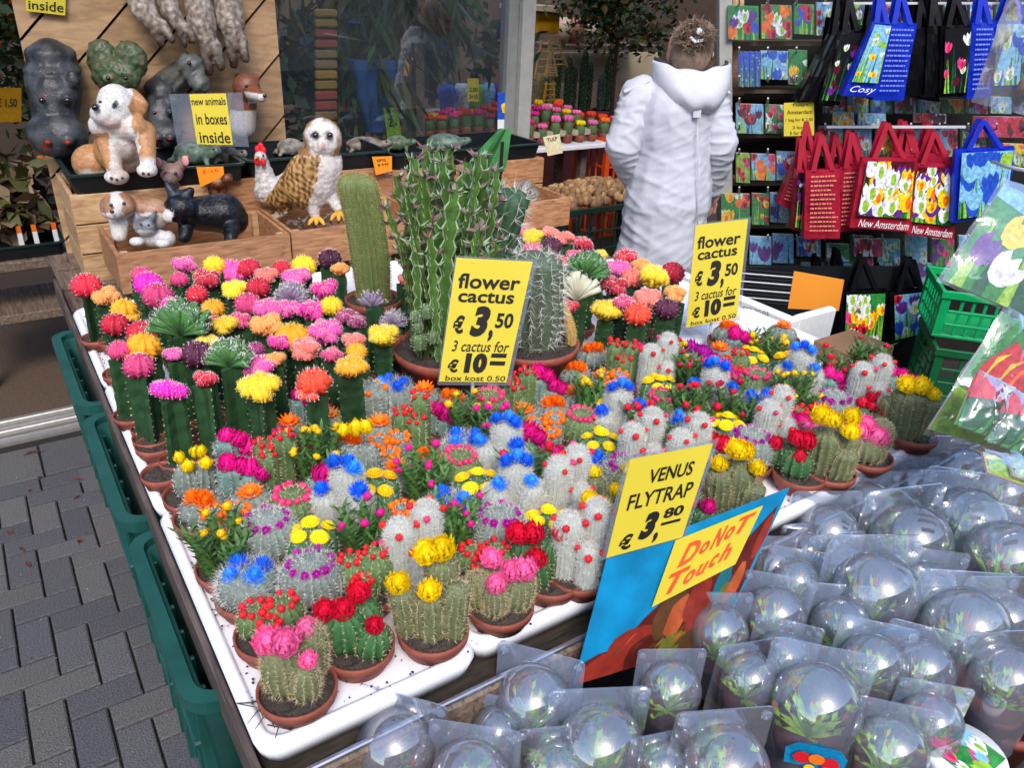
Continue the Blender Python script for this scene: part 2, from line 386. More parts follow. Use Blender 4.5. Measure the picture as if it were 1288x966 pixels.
def add_tray(x0, y0, x1, y1, lab):
    r = empty('plant_tray', (x0, y0, TZ+.004), lab, 'tray', 'white plant trays on the table')
    o = link('tray_top', tray(x1-x0, y1-y0), r)
    if y0 < .72:
        o2 = link('tray_cup', cups(x1-x0, y1-y0), r); o2['kind'] = 'stuff'
for i, (x0, x1) in enumerate(TW):
    for j, (y0, y1) in enumerate(TY):
        add_tray(x0, y0+(.012*((i*7) % 3) if j == 0 else 0), x1, y1, 'white plastic plant tray, %s from the pavement side in the %s row of the table' % (tx[i], tlab[j]))
add_tray(1.577, .90, 1.86, 1.45, 'white plastic plant tray standing beside the white foam box at right table end')
add_tray(1.577, 1.454, 1.86, 2.0, 'white plastic plant tray at the far right corner behind the foam box')
# ================================================================ CACTI
TC = mat('terracotta_plastic', '#8e4a3a', .6, .22, 60, .15, rnd=.12)
SOIL = mat('potting_soil', '#4a403a', .97, .5, 400, .9, rnd=.15)
def spin_mat(n, c): return mat(n, c, .7, .1, 50, rnd=.05, sss=0)
GREEN = mat('stem_green', '#29492b', .5, .4, 45, .3, rnd=.28)
GDK = mat('cactus_dark_green', '#3d6a3e', .6, .2, 90, .2, rnd=.1)
GMID = mat('cactus_mid_green', '#5c7848', .6, .2, 90, .2, rnd=.1)
GSIL = mat('cactus_silver_green', '#6c8c84', .6, .2, 70, .2, rnd=.12)
GGRY = mat('cactus_grey', '#7a857c', .65, .25, 90, .3, rnd=.12)
GBRN = mat('cactus_brown', '#68704e', .65, .2, 90, .2, rnd=.1)
GWHT = mat('cactus_under_wool', '#b6bab2', .8, .1, 90, .2, rnd=.05)
SW = spin_mat('spine_white', '#e2e0d8'); ST = spin_mat('spine_tan', '#d8c49c'); SB = spin_mat('spine_brown', '#b08466'); SY = spin_mat('spine_yellow', '#e4d878')
FC = {k: mat('flower_'+k, c, .6, .28, 3, .1, rnd=.12, sss=0) for k, c in dict(yellow='#ffdc00', crimson='#e00838', pink='#ff74b4', magenta='#e8108c', violet='#c010a8', blue='#1470f0', sky='#3ca0ff', orange='#ff7c08',
      red='#e8202c', redorange='#ff4418', gold='#f8c400', peach='#ff9c50', dkred='#b80838', rose='#ec3c78').items()}
def ribbed(m, base, h, r, ribs=10, dep=.14, lean=(0, 0), prof=None, rings=12, mi=0, nar=10, rot=0):
    """ribbed stem; returns the areoles (position, normal) along the rib crests and the top"""
    base = Vector(base); seg = ribs*4
    prof = prof or (lambda t: (max(0, 1-max(0, (t-.72)/.28)**2))**.5*(.86+.14*min(1, t*4)) if t < 1 else 0.03)
    rg = []
    def pos(t, a, k=1):
        R = r*max(prof(t), .03)*k; lx, ly = lean[0]*t*t, lean[1]*t*t
        return base+Vector((lx+R*cos(a), ly+R*sin(a), h*t))
    ts = [1-(1-i/rings)**1.25 for i in range(rings+1)]
    for t in ts:
        ring = []
        for j in range(seg):
            a = rot+2*pi*j/seg; k = 1-dep+dep*(.5+.5*cos(j/4*2*pi))**.7
            ring.append(pos(t, a, k))
        rg.append(ring)
    m.loft(rg, mi, True, False, True)
    ar = []
    for i in range(ribs):
        a = rot+2*pi*i/ribs
        for q in range(nar):
            t = (q+.5+(.25 if i % 2 else -.25))/nar; t = min(.985, 1-(1-t)**1.15)
            p = pos(t, a); dt = pos(min(1, t+.03), a)-pos(t-.03, a)
            n = dt.cross(Vector((-sin(a), cos(a), 0))); n = -n if n.dot(Vector((cos(a), sin(a), .3))) < 0 else n
            ar.append((p, n.normalized()))
    return ar, base+Vector((lean[0], lean[1], h))
def spines(m, ar, n, l, w_, spread=.8, up=0, mi=0, rnd=random):
    for p, nn in ar:
        for _ in range(n):
            d = nn+Vector((rnd.gauss(0, spread), rnd.gauss(0, spread), rnd.gauss(0, spread)+up))
            if d.dot(nn) < 0: d = -d
            m.tri(p, d.normalized(), l*rnd.uniform(.6, 1.2), w_, mi)
def pot_meshes(R=.049, hh=.032):
    m = MB(); m.lathe([(R*.84, 0), (R*.95, hh*.55), (R*.96, hh*.55), (R*1.03, hh*.58), (R*1.05, hh), (R*.985, hh), (R*.96, hh*.8), (R*.95, hh*.6)], 28, cap0=True)
    p = m.mesh('pot', TC, True)
    s = MB(); rg = []
    rr = random.Random(3)
    for k, q in enumerate((.965, .8, .6, .4, .2, .03)):
        rg.append([(R*q*cos(2*pi*j/20), R*q*sin(2*pi*j/20), hh*.72+rr.uniform(0, .006)*(k > 0)) for j in range(20)])
    s.loft(rg, 0, True, False, True)
    for _ in range(90):
        a, q = rr.uniform(0, 6.28), R*.9*rr.random()**.5
        s.tri(Vector((q*cos(a), q*sin(a), hh*.78)), Vector((rr.gauss(0, 1), rr.gauss(0, 1), 1)).normalized(), .005, .005)
    return p, s.mesh('soil', SOIL)
POT_L = pot_meshes(); POT_S = pot_meshes(.036, .028)
POT_B = None
# flowers -------------------------------------------------------
def petal(m, d_r, l, wd, e0, e1, z0, r0, tip=1):
    """petal leaving at azimuth d_r, rising at angle e0 then e1"""
    c, s = cos(d_r), sin(d_r)
    def q(u, v, wv): return Vector((c*u-s*wv, s*u+c*wv, v))
    u1, v1 = r0+cos(e0)*l*.5, z0+sin(e0)*l*.5; u2, v2 = u1+cos(e1)*l*.5, v1+sin(e1)*l*.5
    m.add([q(r0, z0, -wd*.35), q(r0, z0, wd*.35), q(u1, v1, wd*.5), q(u1, v1, -wd*.5), q(u2, v2, 0)], [(0, 1, 2, 3), (3, 2, 4)])
def flower_mesh(kind, seed):
    r = random.Random(seed); m = MB()
    if kind == 'bulb':       # closed straw flower, unit radius ~1
        m.ell((0, 0, .7), (.5, .5, .55), 10, 6)
        for L, n, z0, r0, e0, e1, l in ((0, 12, .0, .25, .35, 1.35, 1.5), (1, 12, .05, .35, .55, 1.55, 1.6), (2, 11, .15, .4, .8, 1.75, 1.6), (3, 9, .3, .4, 1.05, 1.9, 1.6), (4, 7, .5, .35, 1.3, 2.0, 1.4)):
            for k in range(n): petal(m, 2*pi*(k+.5*(L % 2))/n+r.uniform(-.1, .1), l*r.uniform(.9, 1.12), .46, e0+r.uniform(-.1, .1), e1+r.uniform(-.25, .05), z0, r0)
    elif kind == 'open':
        m.ell((0, 0, .45), (.5, .5, .5), 10, 6)
        for L, n, e0, e1, l in ((0, 16, .15, .35, 1.05), (1, 16, .5, .75, 1.1), (2, 14, .85, 1.15, 1.1), (3, 12, 1.15, 1.4, 1.1), (4, 9, 1.35, 1.65, 1.05)):
            for k in range(n): petal(m, 2*pi*(k+.5*(L % 2))/n+r.uniform(-.12, .12), l*r.uniform(.85, 1.1), .26, e0+r.uniform(-.1, .1), e1+r.uniform(-.15, .15), .18*L*.5, .28)
    elif kind == 'star':
        m.ell((0, 0, .4), (.4, .4, .4), 10, 6)
        for L, n, e0, e1, l in ((0, 13, .1, .3, 1.1), (1, 13, .5, .6, 1.1), (2, 10, .9, 1.0, .95)):
            for k in range(n): petal(m, 2*pi*(k+.5*(L % 2))/n, l*r.uniform(.9, 1.1), .36, e0, e1, .08*L, .22)
    elif kind == 'daisy':
        m.ell((0, 0, .28), (.6, .6, .34), 12, 6)
        for L, n, e0, e1 in ((0, 26, -.1, .0), (1, 24, .3, .3), (2, 16, .7, .6)):
            for k in range(n): petal(m, 2*pi*(k+.5*(L % 2))/n, .6-.05*L, .2, e0, e1, .25+.07*L, .62-.2*L)
    elif kind == 'egg':
        m.ell((0, 0, 1.15), (.78, .78, 1.25), 12, 8, fn=lambda d: 1-.1*max(0, d.z))
        for L, n, z0, l in ((0, 7, .1, 2.2), (1, 6, .3, 2.4)):
            for k in range(n): petal(m, 2*pi*(k+.5*(L % 2))/n, l, .75, 1.1, 2.0, z0, .55)
    elif kind == 'bud':
        m.ell((0, 0, .8), (.85, .85, .95), 9, 6)
        for k in range(7): petal(m, 2*pi*k/7, 1.5, .6, .8, 1.7, .3, .5)
    return m.mesh('flower', FC['yellow'], kind in ('egg',))
FM = {k: [flower_mesh(k, s) for s in range(2)] for k in ('bulb', 'open', 'star', 'daisy', 'egg', 'bud')}
RF = random.Random(11)
def flower(parent, kind, c, loc, r, nrm=(0, 0, 1), name='flower'):
    n = Vector(nrm).normalized(); q = n.to_track_quat('Z', 'Y')@Euler((0, 0, RF.uniform(0, 6.28))).to_quaternion()
    o = bpy.data.objects.new(name, RF.choice(FM[kind])); col.objects.link(o); o.parent = parent
    o.rotation_mode = 'QUATERNION'; o.rotation_quaternion = q; o.location = loc; o.scale = (r, r, r*RF.uniform(.9, 1.1))
    slotcol(o, FC[c]); return o
# bodies: cols = [(x, y, h, r, leanx, leany)] in the plant's own frame (x right, y away)
BODY = {}
def tall(t): return (max(0, 1-max(0, (t-.8)/.2)**2))**.5*(.9+.1*min(1, t*5)) if t < 1 else .03
def globe(t): return max(0, 1-abs(t-.45)**2.4/(.55**2.4 if t > .45 else .5**2.4))**.5*.99+.01
KSPEC = {   # body material, spine material, ribs, depth, profile, areoles, n spines, length, width, spread
 'tri': (GBRN, ST, 13, .22, tall, 16, 6, .009, .00045, 1.),
 'fuzz': (GBRN, ST, 16, .14, globe, 13, 11, .009, .0004, .9),
 'barrel': (GDK, ST, 11, .30, globe, 8, 6, .0055, .0006, 1.),
 'ring': (GGRY, SW, 24, .14, globe, 13, 10, .0085, .0004, 1.),
 'ringg': (GMID, ST, 20, .1, globe, 10, 7, .008, .0006, 1.),
 'bluesp': (GGRY, SW, 18, .1, globe, 11, 9, .016, .00045, .6),
 'globered': (GMID, ST, 14, .16, globe, 9, 7, .007, .0006, 1.),
 'colred': (GMID, ST, 12, .18, tall, 13, 5, .008, .0006, .9),
 'orangeb': (GGRY, SW, 16, .14, globe, 11, 6, .005, .0006, 1.),
 'whitecol': (GWHT, SW, 20, .12, tall, 22, 8, .0075, .0005, .8),
 'wool': (GWHT, SW, 20, .04, tall, 22, 13, .0085, .0006, .7),
 'daisy': (GDK, SW, 12, .18, globe, 8, 8, .008, .0006, 1.),
 'magenta': (GSIL, SW, 10, .25, tall, 10, 7, .009, .0006, .9),
 'orangef': (GGRY, SW, 12, .3, globe, 7, 6, .006, .0007, .9),
 'grey': (GGRY, SW, 16, .14, tall, 12, 8, .011, .0006, .9)}
def body_mesh(kind, cols, seed):
    r = random.Random(seed); K = KSPEC[kind]; m = MB(); s = MB(); tops = []
    for (x, y, h, rad, lx, ly) in cols:
        ar, tp = ribbed(m, (x, y, .022), h, rad, K[2] if rad > .02 else max(8, int(K[2]*.7)), K[3], (lx, ly), K[4], 12, 0, max(5, int(K[5]*min(1, (h+rad)/.1+.2))), r.uniform(0, 6))
        spines(s, ar, K[6], K[7], K[8], K[9], .15, 0, r)
        if kind in ('ring', 'whitecol', 'wool', 'grey', 'ringg'):      # woolly crown
            for _ in range(260 if kind != 'ringg' else 90):
                a, q = r.uniform(0, 6.28), rad*.62*r.random()**.5
                p = tp+Vector((q*cos(a), q*sin(a), -.004-q*q/rad*.55)); s.tri(p, Vector((r.gauss(0, .5), r.gauss(0, .5), 1)).normalized(), .008, .0010)
        tops.append((tp, rad))
    return m.mesh('cactus_body', K[0], True), s.mesh('spines', K[1]), tops
def opuntia_mesh(seed, ncol=7, hh=.085):
    r = random.Random(seed); m = MB(); s = MB(); tops = []
    for i in range(ncol):
        a = 2*pi*i/ncol+r.uniform(-.3, .3); q = .010+.018*r.random() if i else 0; h = hh*r.uniform(.6, 1.12)
        x, y = q*cos(a), q*sin(a); lx, ly = q*.9*cos(a), q*.9*sin(a); rad = .0062
        ar, tp = ribbed(m, (x, y, .02), h, rad, 5, .1, (lx, ly), tall, 7, 0, 4, r.random()); tops.append((tp, rad))
        nl = int(h/.0026)
        for k in range(nl):
            t = (k+.5)/nl; an = k*2.4+i; c = Vector((x+lx*t*t, y+ly*t*t, .02+h*t)); d = Vector((cos(an), sin(an), .55)).normalized()
            sd = d.cross(Vector((0, 0, 1))).normalized()*.0024; L = .0165*r.uniform(.7, 1.3)
            b0 = c+d*rad*.7; mid = b0+d*L*.6+Vector((0, 0, .001)); tip = b0+d*L+Vector((0, 0, .0035))
            m.add([b0-sd, b0+sd, mid+sd, mid-sd, tip, mid+Vector((0, 0, -.002))], [(0, 1, 2, 3), (3, 2, 4), (0, 3, 5), (1, 5, 2), (5, 3, 4), (5, 4, 2)])
            if k % 2: s.tri(b0+d*.004, (d+Vector((0, 0, .4))).normalized(), .006, .0005)
    return m.mesh('cactus_body', mat('opuntia_green', '#4f7438', .5, .25, 100, .1, rnd=.15), False), s.mesh('spines', SW), tops
def variants(kind, v):
    key = (kind, v)
    if key in BODY: return BODY[key]
    r = random.Random(hash((len(kind), v, kind[0]))&0xffff if 0 else sum(map(ord, kind))*10+v)
    j = lambda a: r.uniform(-a, a)
    if kind == 'opuntia': BODY[key] = opuntia_mesh(r.random(), 10); return BODY[key]
    C = {'tri': lambda: [(.026*cos(a)+j(.003), .024*sin(a)+j(.003), .085+j(.02), .019, .006*cos(a), .006*sin(a)) for a in (.4, 2.5, 4.6)],
         'fuzz': lambda: [(-.016, .012, .05, .024, 0, 0), (.020, .006, .058+j(.01), .022, 0, 0), (.0, -.022, .04, .020, 0, 0)],
         'barrel': lambda: [(-.018, .010, .048, .026, 0, 0), (.021, -.010, .040, .023, 0, 0), (.012, .026, .052, .022, 0, 0)],
         'ring': lambda: [(0, 0, .068+j(.006), .042, 0, 0)], 'ringg': lambda: [(0, 0, .06+j(.01), .038, 0, 0)],
         'bluesp': lambda: [(0, 0, .05+j(.006), .040, 0, 0)],
         'globered': lambda: [(-.018, .012, .045+j(.008), .023, 0, 0), (.017, .008, .058+j(.01), .026, 0, 0), (.0, -.020, .040, .018, 0, 0)],
         'colred': lambda: [(-.018, .004, .085+j(.01), .018, 0, 0), (.016, .010, .095+j(.01), .018, 0, 0), (.004, -.018, .07, .016, 0, 0)],
         'orangeb': lambda: [(-.016, .012, .048, .022, 0, 0), (.018, .010, .054, .022, 0, 0), (.002, -.020, .042, .018, 0, 0)],
         'whitecol': lambda: [(-.018, -.006, .105+j(.012), .0205, 0, 0), (.017, .014, .12+j(.01), .0205, 0, 0), (.016, -.022, .075, .015, 0, 0)],
         'wool': lambda: [(-.022, -.004, .075+j(.01), .019, -.004, 0), (.004, .014, .105+j(.008), .023, 0, 0), (.026, -.010, .085+j(.01), .019, .006, 0)],
         'daisy': lambda: [(.024*cos(a)*(i > 0), .024*sin(a)*(i > 0), .045+.012*(i == 0)+j(.006), .018, 0, 0) for i, a in enumerate((0, .4, 1.7, 2.9, 4.1, 5.3))],
         'magenta': lambda: [(-.012, .002, .055+j(.01), .022, 0, 0), (.018, -.006, .040+j(.008), .018, 0, 0)],
         'orangef': lambda: [(0, 0, .045+j(.006), .036, 0, 0)],
         'grey': lambda: [(0, 0, .080, .034, 0, 0)]}[kind]()
    BODY[key] = body_mesh(kind, C, int(r.random()*1e6)); return BODY[key]
PLANTS = []
def add_pot(root, big=True):
    p, s = POT_L if big else POT_S
    link('pot', p, root); link('soil', s, root)
def plant(kind, px, py, fc, v=0, htop=None, long=None, short=None, cols=None, fl=None, pot=None, ffr=None, fkind=None):
    """px, py: top of the cactus body in the photo (or the pot centre if pot is given)"""
    v = v % 4
    if cols:
        base = P(pot[0], pot[1], TZ+.030); base.z = TZ+.002
        cl = []
        for (tx_, ty_, dy, rpx) in cols:
            D = base.dot(FW)+dy; tp = PV(tx_, ty_, D); s = F/depth(tp); q = tp-base
            x = q.dot(RT); r_ = rpx/s; bx = x*.8; cl.append((bx, dy*.9, q.z-.022, r_, x-bx, dy*.1))
        me, sp, tops = body_mesh(kind, cl, int(px*7+py))
    else:
        me, sp, tops = variants(kind, v)
        BS = 1.1
        tops = [(Vector((t_[0].x*BS, t_[0].y*BS, (t_[0].z-.022)*BS+.022)), t_[1]*BS) for t_ in tops]
        mz = max(t_[0].z for t_ in tops); b = P(px, py, TZ+.002+mz*.93); base = Vector((b.x, b.y, TZ+.002))
    root = empty('potted_cactus', base, None, 'cactus', 'flower cacti in small pots on the front trays', VROT+(0 if cols else RF.uniform(-.35, .35)))
    add_pot(root)
    bo = link('cactus_body', me, root)
    if not cols: bo.scale = (1.1, 1.1, 1.1); bo.location.z = -.0022
    stuff(link('spines', sp, bo))
    F_ = []
    rz = root.rotation_euler.z
    def add(kd, c, loc, r, n=(0, 0, 1), name='flower'): F_.append(flower(root, kd, c, loc, r, n, name))
    if fl:
        for f in fl:
            fx, fy, frp = f[:3]; D = base.dot(FW)+(f[3] if len(f) > 3 else 0); p = PV(fx, fy, D); s = F/depth(p); q = p-base
            kd = fkind or 'bulb'; r_ = frp/s
            add(kd, fc, Vector((q.dot(RT), q.dot(FW), q.z-r_*(.75 if kd != 'egg' else 1))), r_, (RF.uniform(-.25, .25), -.25, 1))
    elif kind in ('whitecol', 'ring', 'ringg', 'globered', 'colred', 'orangeb', 'grey'):
        for tp, rad in tops:
            n = {'whitecol': 4, 'ring': 11, 'ringg': 13, 'globered': 7, 'colred': 5, 'orangeb': 8, 'grey': 5}[kind]
            rr = {'whitecol': .0055, 'ring': .0068, 'ringg': .0062, 'globered': .0054, 'colred': .0056, 'orangeb': .006, 'grey': .006}[kind]
            q = rad*{'whitecol': .95, 'ring': .60, 'ringg': .55, 'globered': .5, 'colred': .62, 'orangeb': .6, 'grey': .7}[kind]
            dz = {'whitecol': -.014, 'ring': -.010, 'ringg': -.008, 'globered': -.002, 'colred': -.003, 'orangeb': -.006, 'grey': -.009}[kind]
            if rad < .019: n = max(4, n-2)
            for k in range(n):
                a = 2*pi*k/n+RF.uniform(-.15, .15)
                add('bud' if kind != 'ring' else 'open', fc if RF.random() > .12 or kind != 'whitecol' else 'rose', tp+Vector((q*cos(a), q*sin(a), dz+RF.uniform(-.002, .002))), rr*RF.uniform(.8, 1.2), (cos(a)*.8, sin(a)*.8, .8), 'bud')
    elif kind == 'opuntia':
        for tp, rad in tops:
            for k in range(RF.choice((0, 1, 1, 2))):
                add('bud' if fc != 'gold' else 'bud', fc, tp+Vector((RF.uniform(-.007, .007), RF.uniform(-.007, .007), RF.uniform(-.006, .002))), .0066*RF.uniform(.8, 1.3), (RF.uniform(-.5, .5), RF.uniform(-.5, .5), 1), 'bud')
    elif kind == 'daisy':
        for i, (tp, rad) in enumerate(tops):
            add('daisy', fc, tp+Vector((0, 0, .002)), .0125*RF.uniform(.9, 1.15), (tp.x*12, tp.y*12, 1))
    elif kind in ('wool', 'bluesp'):
        tp0, r0 = tops[min(1, len(tops)-1)]
        if kind == 'wool':
            sp_ = [(t_[0]+Vector((RF.uniform(-.008, .008), -.002, .0)), .0115) for t_ in tops]+[(tops[1][0]+Vector((a*.016, -.008+RF.uniform(-.004, .004), -.004)), .0115) for a in (-1, .9)]; sp_ = [(q, rr_*1.25) for q, rr_ in sp_]
        else:
            sp_ = [(tp0+Vector((.022*cos(a), .018*sin(a), -.006)), .0145) for a in (.5, 2.2, 3.7, 5.3)]
        for i, (q, rr) in enumerate(sp_):
            add('open', fc if RF.random() < .7 else ('sky' if fc == 'blue' else 'blue'), q, rr*RF.uniform(.9, 1.15), (q.x*14, q.y*14, 1))
    elif kind in ('tri', 'fuzz', 'barrel', 'magenta'):
        kd = {'tri': 'bulb', 'fuzz': 'bulb', 'barrel': 'bulb', 'magenta': 'bulb'}[kind]; rr = {'tri': .0125, 'fuzz': .013, 'barrel': .0125, 'magenta': .0165}[kind]
        for i, (tp, rad) in enumerate(tops):
            add(kd, fc, tp+Vector((0, 0, -.004)), rr*RF.uniform(.9, 1.15), (RF.uniform(-.3, .3), RF.uniform(-.3, .3), 1))
            if i == 0 or kind == 'magenta': add(kd, fc, tp+Vector((.016, -.006, -.006)), rr*.9, (.5, -.3, 1))
    elif kind == 'orangef':
        tp, rad = tops[0]
        for dx in ((0,) if v % 2 else (-.010, .010, .002)):
            add('star' if v % 2 else 'open', fc, tp+Vector((dx, -abs(dx)*.6, -.004)), .020 if v % 2 else .0155, (dx*30, -.15, 1))
    PLANTS.append(dict(root=root, px=px, py=py, long=long, short=short)); return root
N = {'tri': 'clump of brown spiny columns with %s straw flowers', 'fuzz': 'tan fuzzy cactus clump with %s straw flowers', 'barrel': 'dark green ribbed cactus balls with %s flowers',
     'ring': 'white spined globe cactus with %s flower crown', 'ringg': 'green globe cactus with %s flower wreath', 'bluesp': 'long haired silver globe cactus with %s flowers', 'globered': 'spiny globe cluster with %s bud crowns',
     'colred': 'spiny green columns with %s buds', 'orangeb': 'grey globe cluster dotted with %s buds', 'whitecol': 'white hairy cactus columns with %s buds', 'wool': 'white woolly cactus with %s flowers',
     'daisy': 'dark cactus clump with flat %s flowers', 'magenta': 'silvery cactus with %s ball flowers', 'orangef': 'grey knobbly cactus with %s flower', 'grey': 'grey spiny barrel cactus with %s buds', 'opuntia': 'leafy green cactus with %s bud tips'}
S = {'tri': '%s-flowered columns', 'fuzz': '%s-flowered fuzzy clump', 'barrel': '%s-flowered ribbed balls', 'ring': '%s-crowned white globe', 'ringg': '%s-wreathed green globe', 'bluesp': '%s-flowered hairy globe', 'globered': '%s-budded globes',
     'colred': '%s-budded green columns', 'orangeb': '%s-dotted grey globes', 'whitecol': '%s-budded white columns', 'wool': '%s-flowered woolly cactus', 'daisy': 'flat %s daisies', 'magenta': '%s-flowered silvery cactus', 'orangef': '%s-flowered knobbly cactus', 'grey': '%s-budded grey barrel', 'opuntia': '%s-tipped leafy cactus'}
CN = dict(violet='purple', gold='golden', dkred='dark red', redorange='orange red', sky='pale blue', yellow='yellow', crimson='crimson', pink='pink', magenta='magenta', blue='blue', orange='orange', red='red', peach='peach', rose='rose')
def PL(kind, px, py, fc, **k):
    plant(kind, px, py, fc, v=k.pop('v', len(PLANTS)), long=N[kind] % CN[fc], short=S[kind] % CN[fc], **k)
# --- the nearest plants, stem by stem
PL('fuzz', 372, 868, 'pink', pot=(374, 866), cols=[(350, 808, 0, 28), (392, 786, .03, 21), (384, 838, -.01, 19)], fl=[(338, 804, 17, 0), (357, 806, 17, -.01), (385, 788, 13, .03), (388, 829, 11, -.02)])
PL('barrel', 450, 815, 'crimson', pot=(450, 812), cols=[(430, 768, .0, 28), (455, 755, .035, 26), (472, 790, -.01, 23)], fl=[(410, 766, 14, 0), (430, 764, 14, .0), (453, 742, 14, .03), (471, 785, 11, -.015)])
PL('tri', 545, 795, 'yellow', pot=(545, 792), cols=[(505, 738, 0, 19), (541, 748, -.01, 17), (556, 700, .03, 22), (576, 735, .0, 19)], fl=[(501, 732, 14, 0), (541, 741, 14, -.01), (537, 692, 16, .02), (556, 688, 16, .03)])
PL('fuzz', 628, 765, 'pink', pot=(629, 760), cols=[(600, 722, 0, 19), (622, 730, -.015, 18), (620, 702, .03, 16), (654, 718, .005, 24)], fl=[(619, 700, 13, .02), (622, 733, 12, -.02), (645, 716, 14, 0), (661, 713, 15, -.005)])
PL('barrel', 697, 725, 'crimson', pot=(692, 725), cols=[(660, 678, .01, 24), (695, 676, .02, 25), (672, 700, -.02, 20)], fl=[(652, 668, 14, 0), (672, 668, 14, 0), (706, 668, 12, .01), (674, 700, 13, -.02)])
PL('tri', 740, 700, 'yellow', pot=(748, 695), cols=[(738, 648, 0, 17), (757, 630, .02, 16), (770, 650, .0, 18), (735, 676, -.02, 16)], fl=[(742, 628, 11, 0), (756, 634, 12, 0), (738, 650, 11, -.01)])
PL('tri', 925, 650, 'yellow', pot=(925, 645), cols=[(905, 590, 0, 19), (931, 580, .01, 22), (945, 605, .0, 21)], fl=[(906, 582, 10, 0), (928, 563, 14, 0), (938, 566, 12, .01), (953, 588, 10, -.01)])
PL('tri', 1040, 600, 'yellow', pot=(1043, 592), cols=[(1040, 540, .01, 21), (1068, 545, .02, 18), (1064, 565, -.01, 18)], fl=[(1036, 520, 13, 0), (1048, 526, 11, -.01), (1070, 523, 11, .01), (1069, 540, 12, -.01)])
PL('tri', 1148, 550, 'yellow', pot=(1148, 546), cols=[(1146, 490, 0, 22), (1172, 498, .0, 17), (1122, 500, .02, 15)], fl=[(1140, 482, 12, 0), (1156, 484, 12, 0), (1172, 494, 9, 0)])
PL('fuzz', 1090, 580, 'pink', pot=(1090, 574), cols=[(1090, 548, 0, 26), (1112, 530, .03, 18)], fl=[(1082, 541, 12, 0), (1101, 546, 14, 0), (1090, 530, 10, .02)])
PL('barrel', 1000, 600, 'crimson', pot=(1005, 596), cols=[(1004, 565, 0, 21), (985, 552, .03, 18)], fl=[(1003, 549, 11, 0), (1016, 553, 11, .0), (1005, 572, 9, -.01), (974, 556, 9, .02)])
# --- the others
for a in '''globered 338 768 red;ring 405 706 violet;bluesp 305 712 blue;whitecol 508 650 red;globered 603 688 red;orangeb 290 655 orange;daisy 370 658 yellow
orangef 250 628 orange;orangef 298 622 orange;wool 432 592 blue;opuntia 463 642 magenta;bluesp 555 640 blue;ring 630 640 violet;daisy 600 604 yellow;whitecol 712 575 red
opuntia 668 585 crimson;ringg 565 572 rose;ringg 360 628 rose;colred 335 545 red;opuntia 405 548 gold;orangef 410 528 peach;orangef 455 556 orange
grey 461 487 orange;colred 497 505 red;bluesp 512 486 blue;orangef 563 502 orange;opuntia 600 498 gold;wool 628 540 blue;orangef 505 590 orange;orangeb 540 640 orange
colred 655 480 red;orangef 712 460 orange;opuntia 745 478 gold;wool 782 498 blue;orangeb 694 528 orange;ringg 738 525 rose;daisy 757 550 yellow;bluesp 742 580 blue;ring 795 572 violet
opuntia 808 510 crimson;colred 785 440 red;orangef 848 442 orange;opuntia 868 452 gold;wool 893 474 blue;ringg 852 497 rose;whitecol 872 535 red;daisy 912 520 yellow;ring 938 542 violet
opuntia 928 498 dkred;orangef 917 412 orange;opuntia 965 425 gold;wool 1008 446 blue;whitecol 986 490 red;ring 1044 498 violet;opuntia 1050 448 crimson;whitecol 1086 452 red
tri 762 605 yellow;magenta 900 560 crimson;globered 1005 520 red;opuntia 645 525 magenta;orangef 652 510 orange;magenta 322 582 magenta
magenta 348 566 magenta;magenta 548 518 magenta;magenta 690 482 magenta;magenta 812 448 magenta;magenta 935 430 magenta;barrel 1092 512 crimson
whitecol 718 640 red;whitecol 840 432 red;barrel 885 640 magenta;orangef 720 500 peach;bluesp 868 520 sky;globered 555 745 red;orangeb 487 560 orange;opuntia 530 560 magenta
daisy 985 445 gold;orangef 372 540 orange;daisy 470 595 gold'''.replace('\n', ';').split(';'):
    k_, x_, y_, c_ = a.split()
    if (k_, x_) == ('globered', '555') : continue
    PL(k_, float(x_), float(y_), c_)
for a in '''magenta 388 505 magenta;magenta 420 600 magenta;orangef 480 535 orange;bluesp 585 560 blue;orangef 530 490 orange;orangef 690 505 orange;magenta 655 545 magenta;opuntia 590 640 magenta;wool 640 590 blue
daisy 830 478 yellow;orangef 905 440 orange;opuntia 880 452 crimson;magenta 868 440 violet;globered 925 450 red;daisy 945 444 yellow;orangef 745 440 orange;orangeb 770 470 orange;opuntia 872 490 crimson;magenta 905 460 magenta;ringg 950 470 rose;bluesp 958 505 blue;opuntia 1015 478 gold;orangef 985 412 orange
whitecol 800 535 red;daisy 680 640 yellow;orangef 540 585 orange;magenta 300 560 magenta;ring 335 655 violet;opuntia 300 640 gold
globered 455 700 red;daisy 850 600 yellow;magenta 985 530 magenta;fuzz 1030 545 pink;magenta 1120 470 magenta;magenta 1062 478 magenta;opuntia 1105 440 crimson;ringg 620 500 rose'''.replace('\n', ';').split(';'):
    k_, x_, y_, c_ = a.split(); PL(k_, float(x_), float(y_), c_)
for px, py, fc, fl in ((247, 580, 'yellow', [(232, 585, 7, 0), (241, 596, 8, -.01), (258, 577, 7, .0), (265, 592, 8, -.01), (250, 578, 7, .015)]), (455, 545, 'yellow', [(438, 536, 8, 0), (455, 534, 10, 0), (470, 532, 9, 0)])):
    plant('orangef', px, py, fc, v=0, long='brown knobbly cactus with upright yellow buds', short='yellow upright buds', cols=[(px-8, py+14, 0, 19), (px+14, py+12, .01, 18)], pot=(px+2, py+52), fl=fl, fkind='egg')
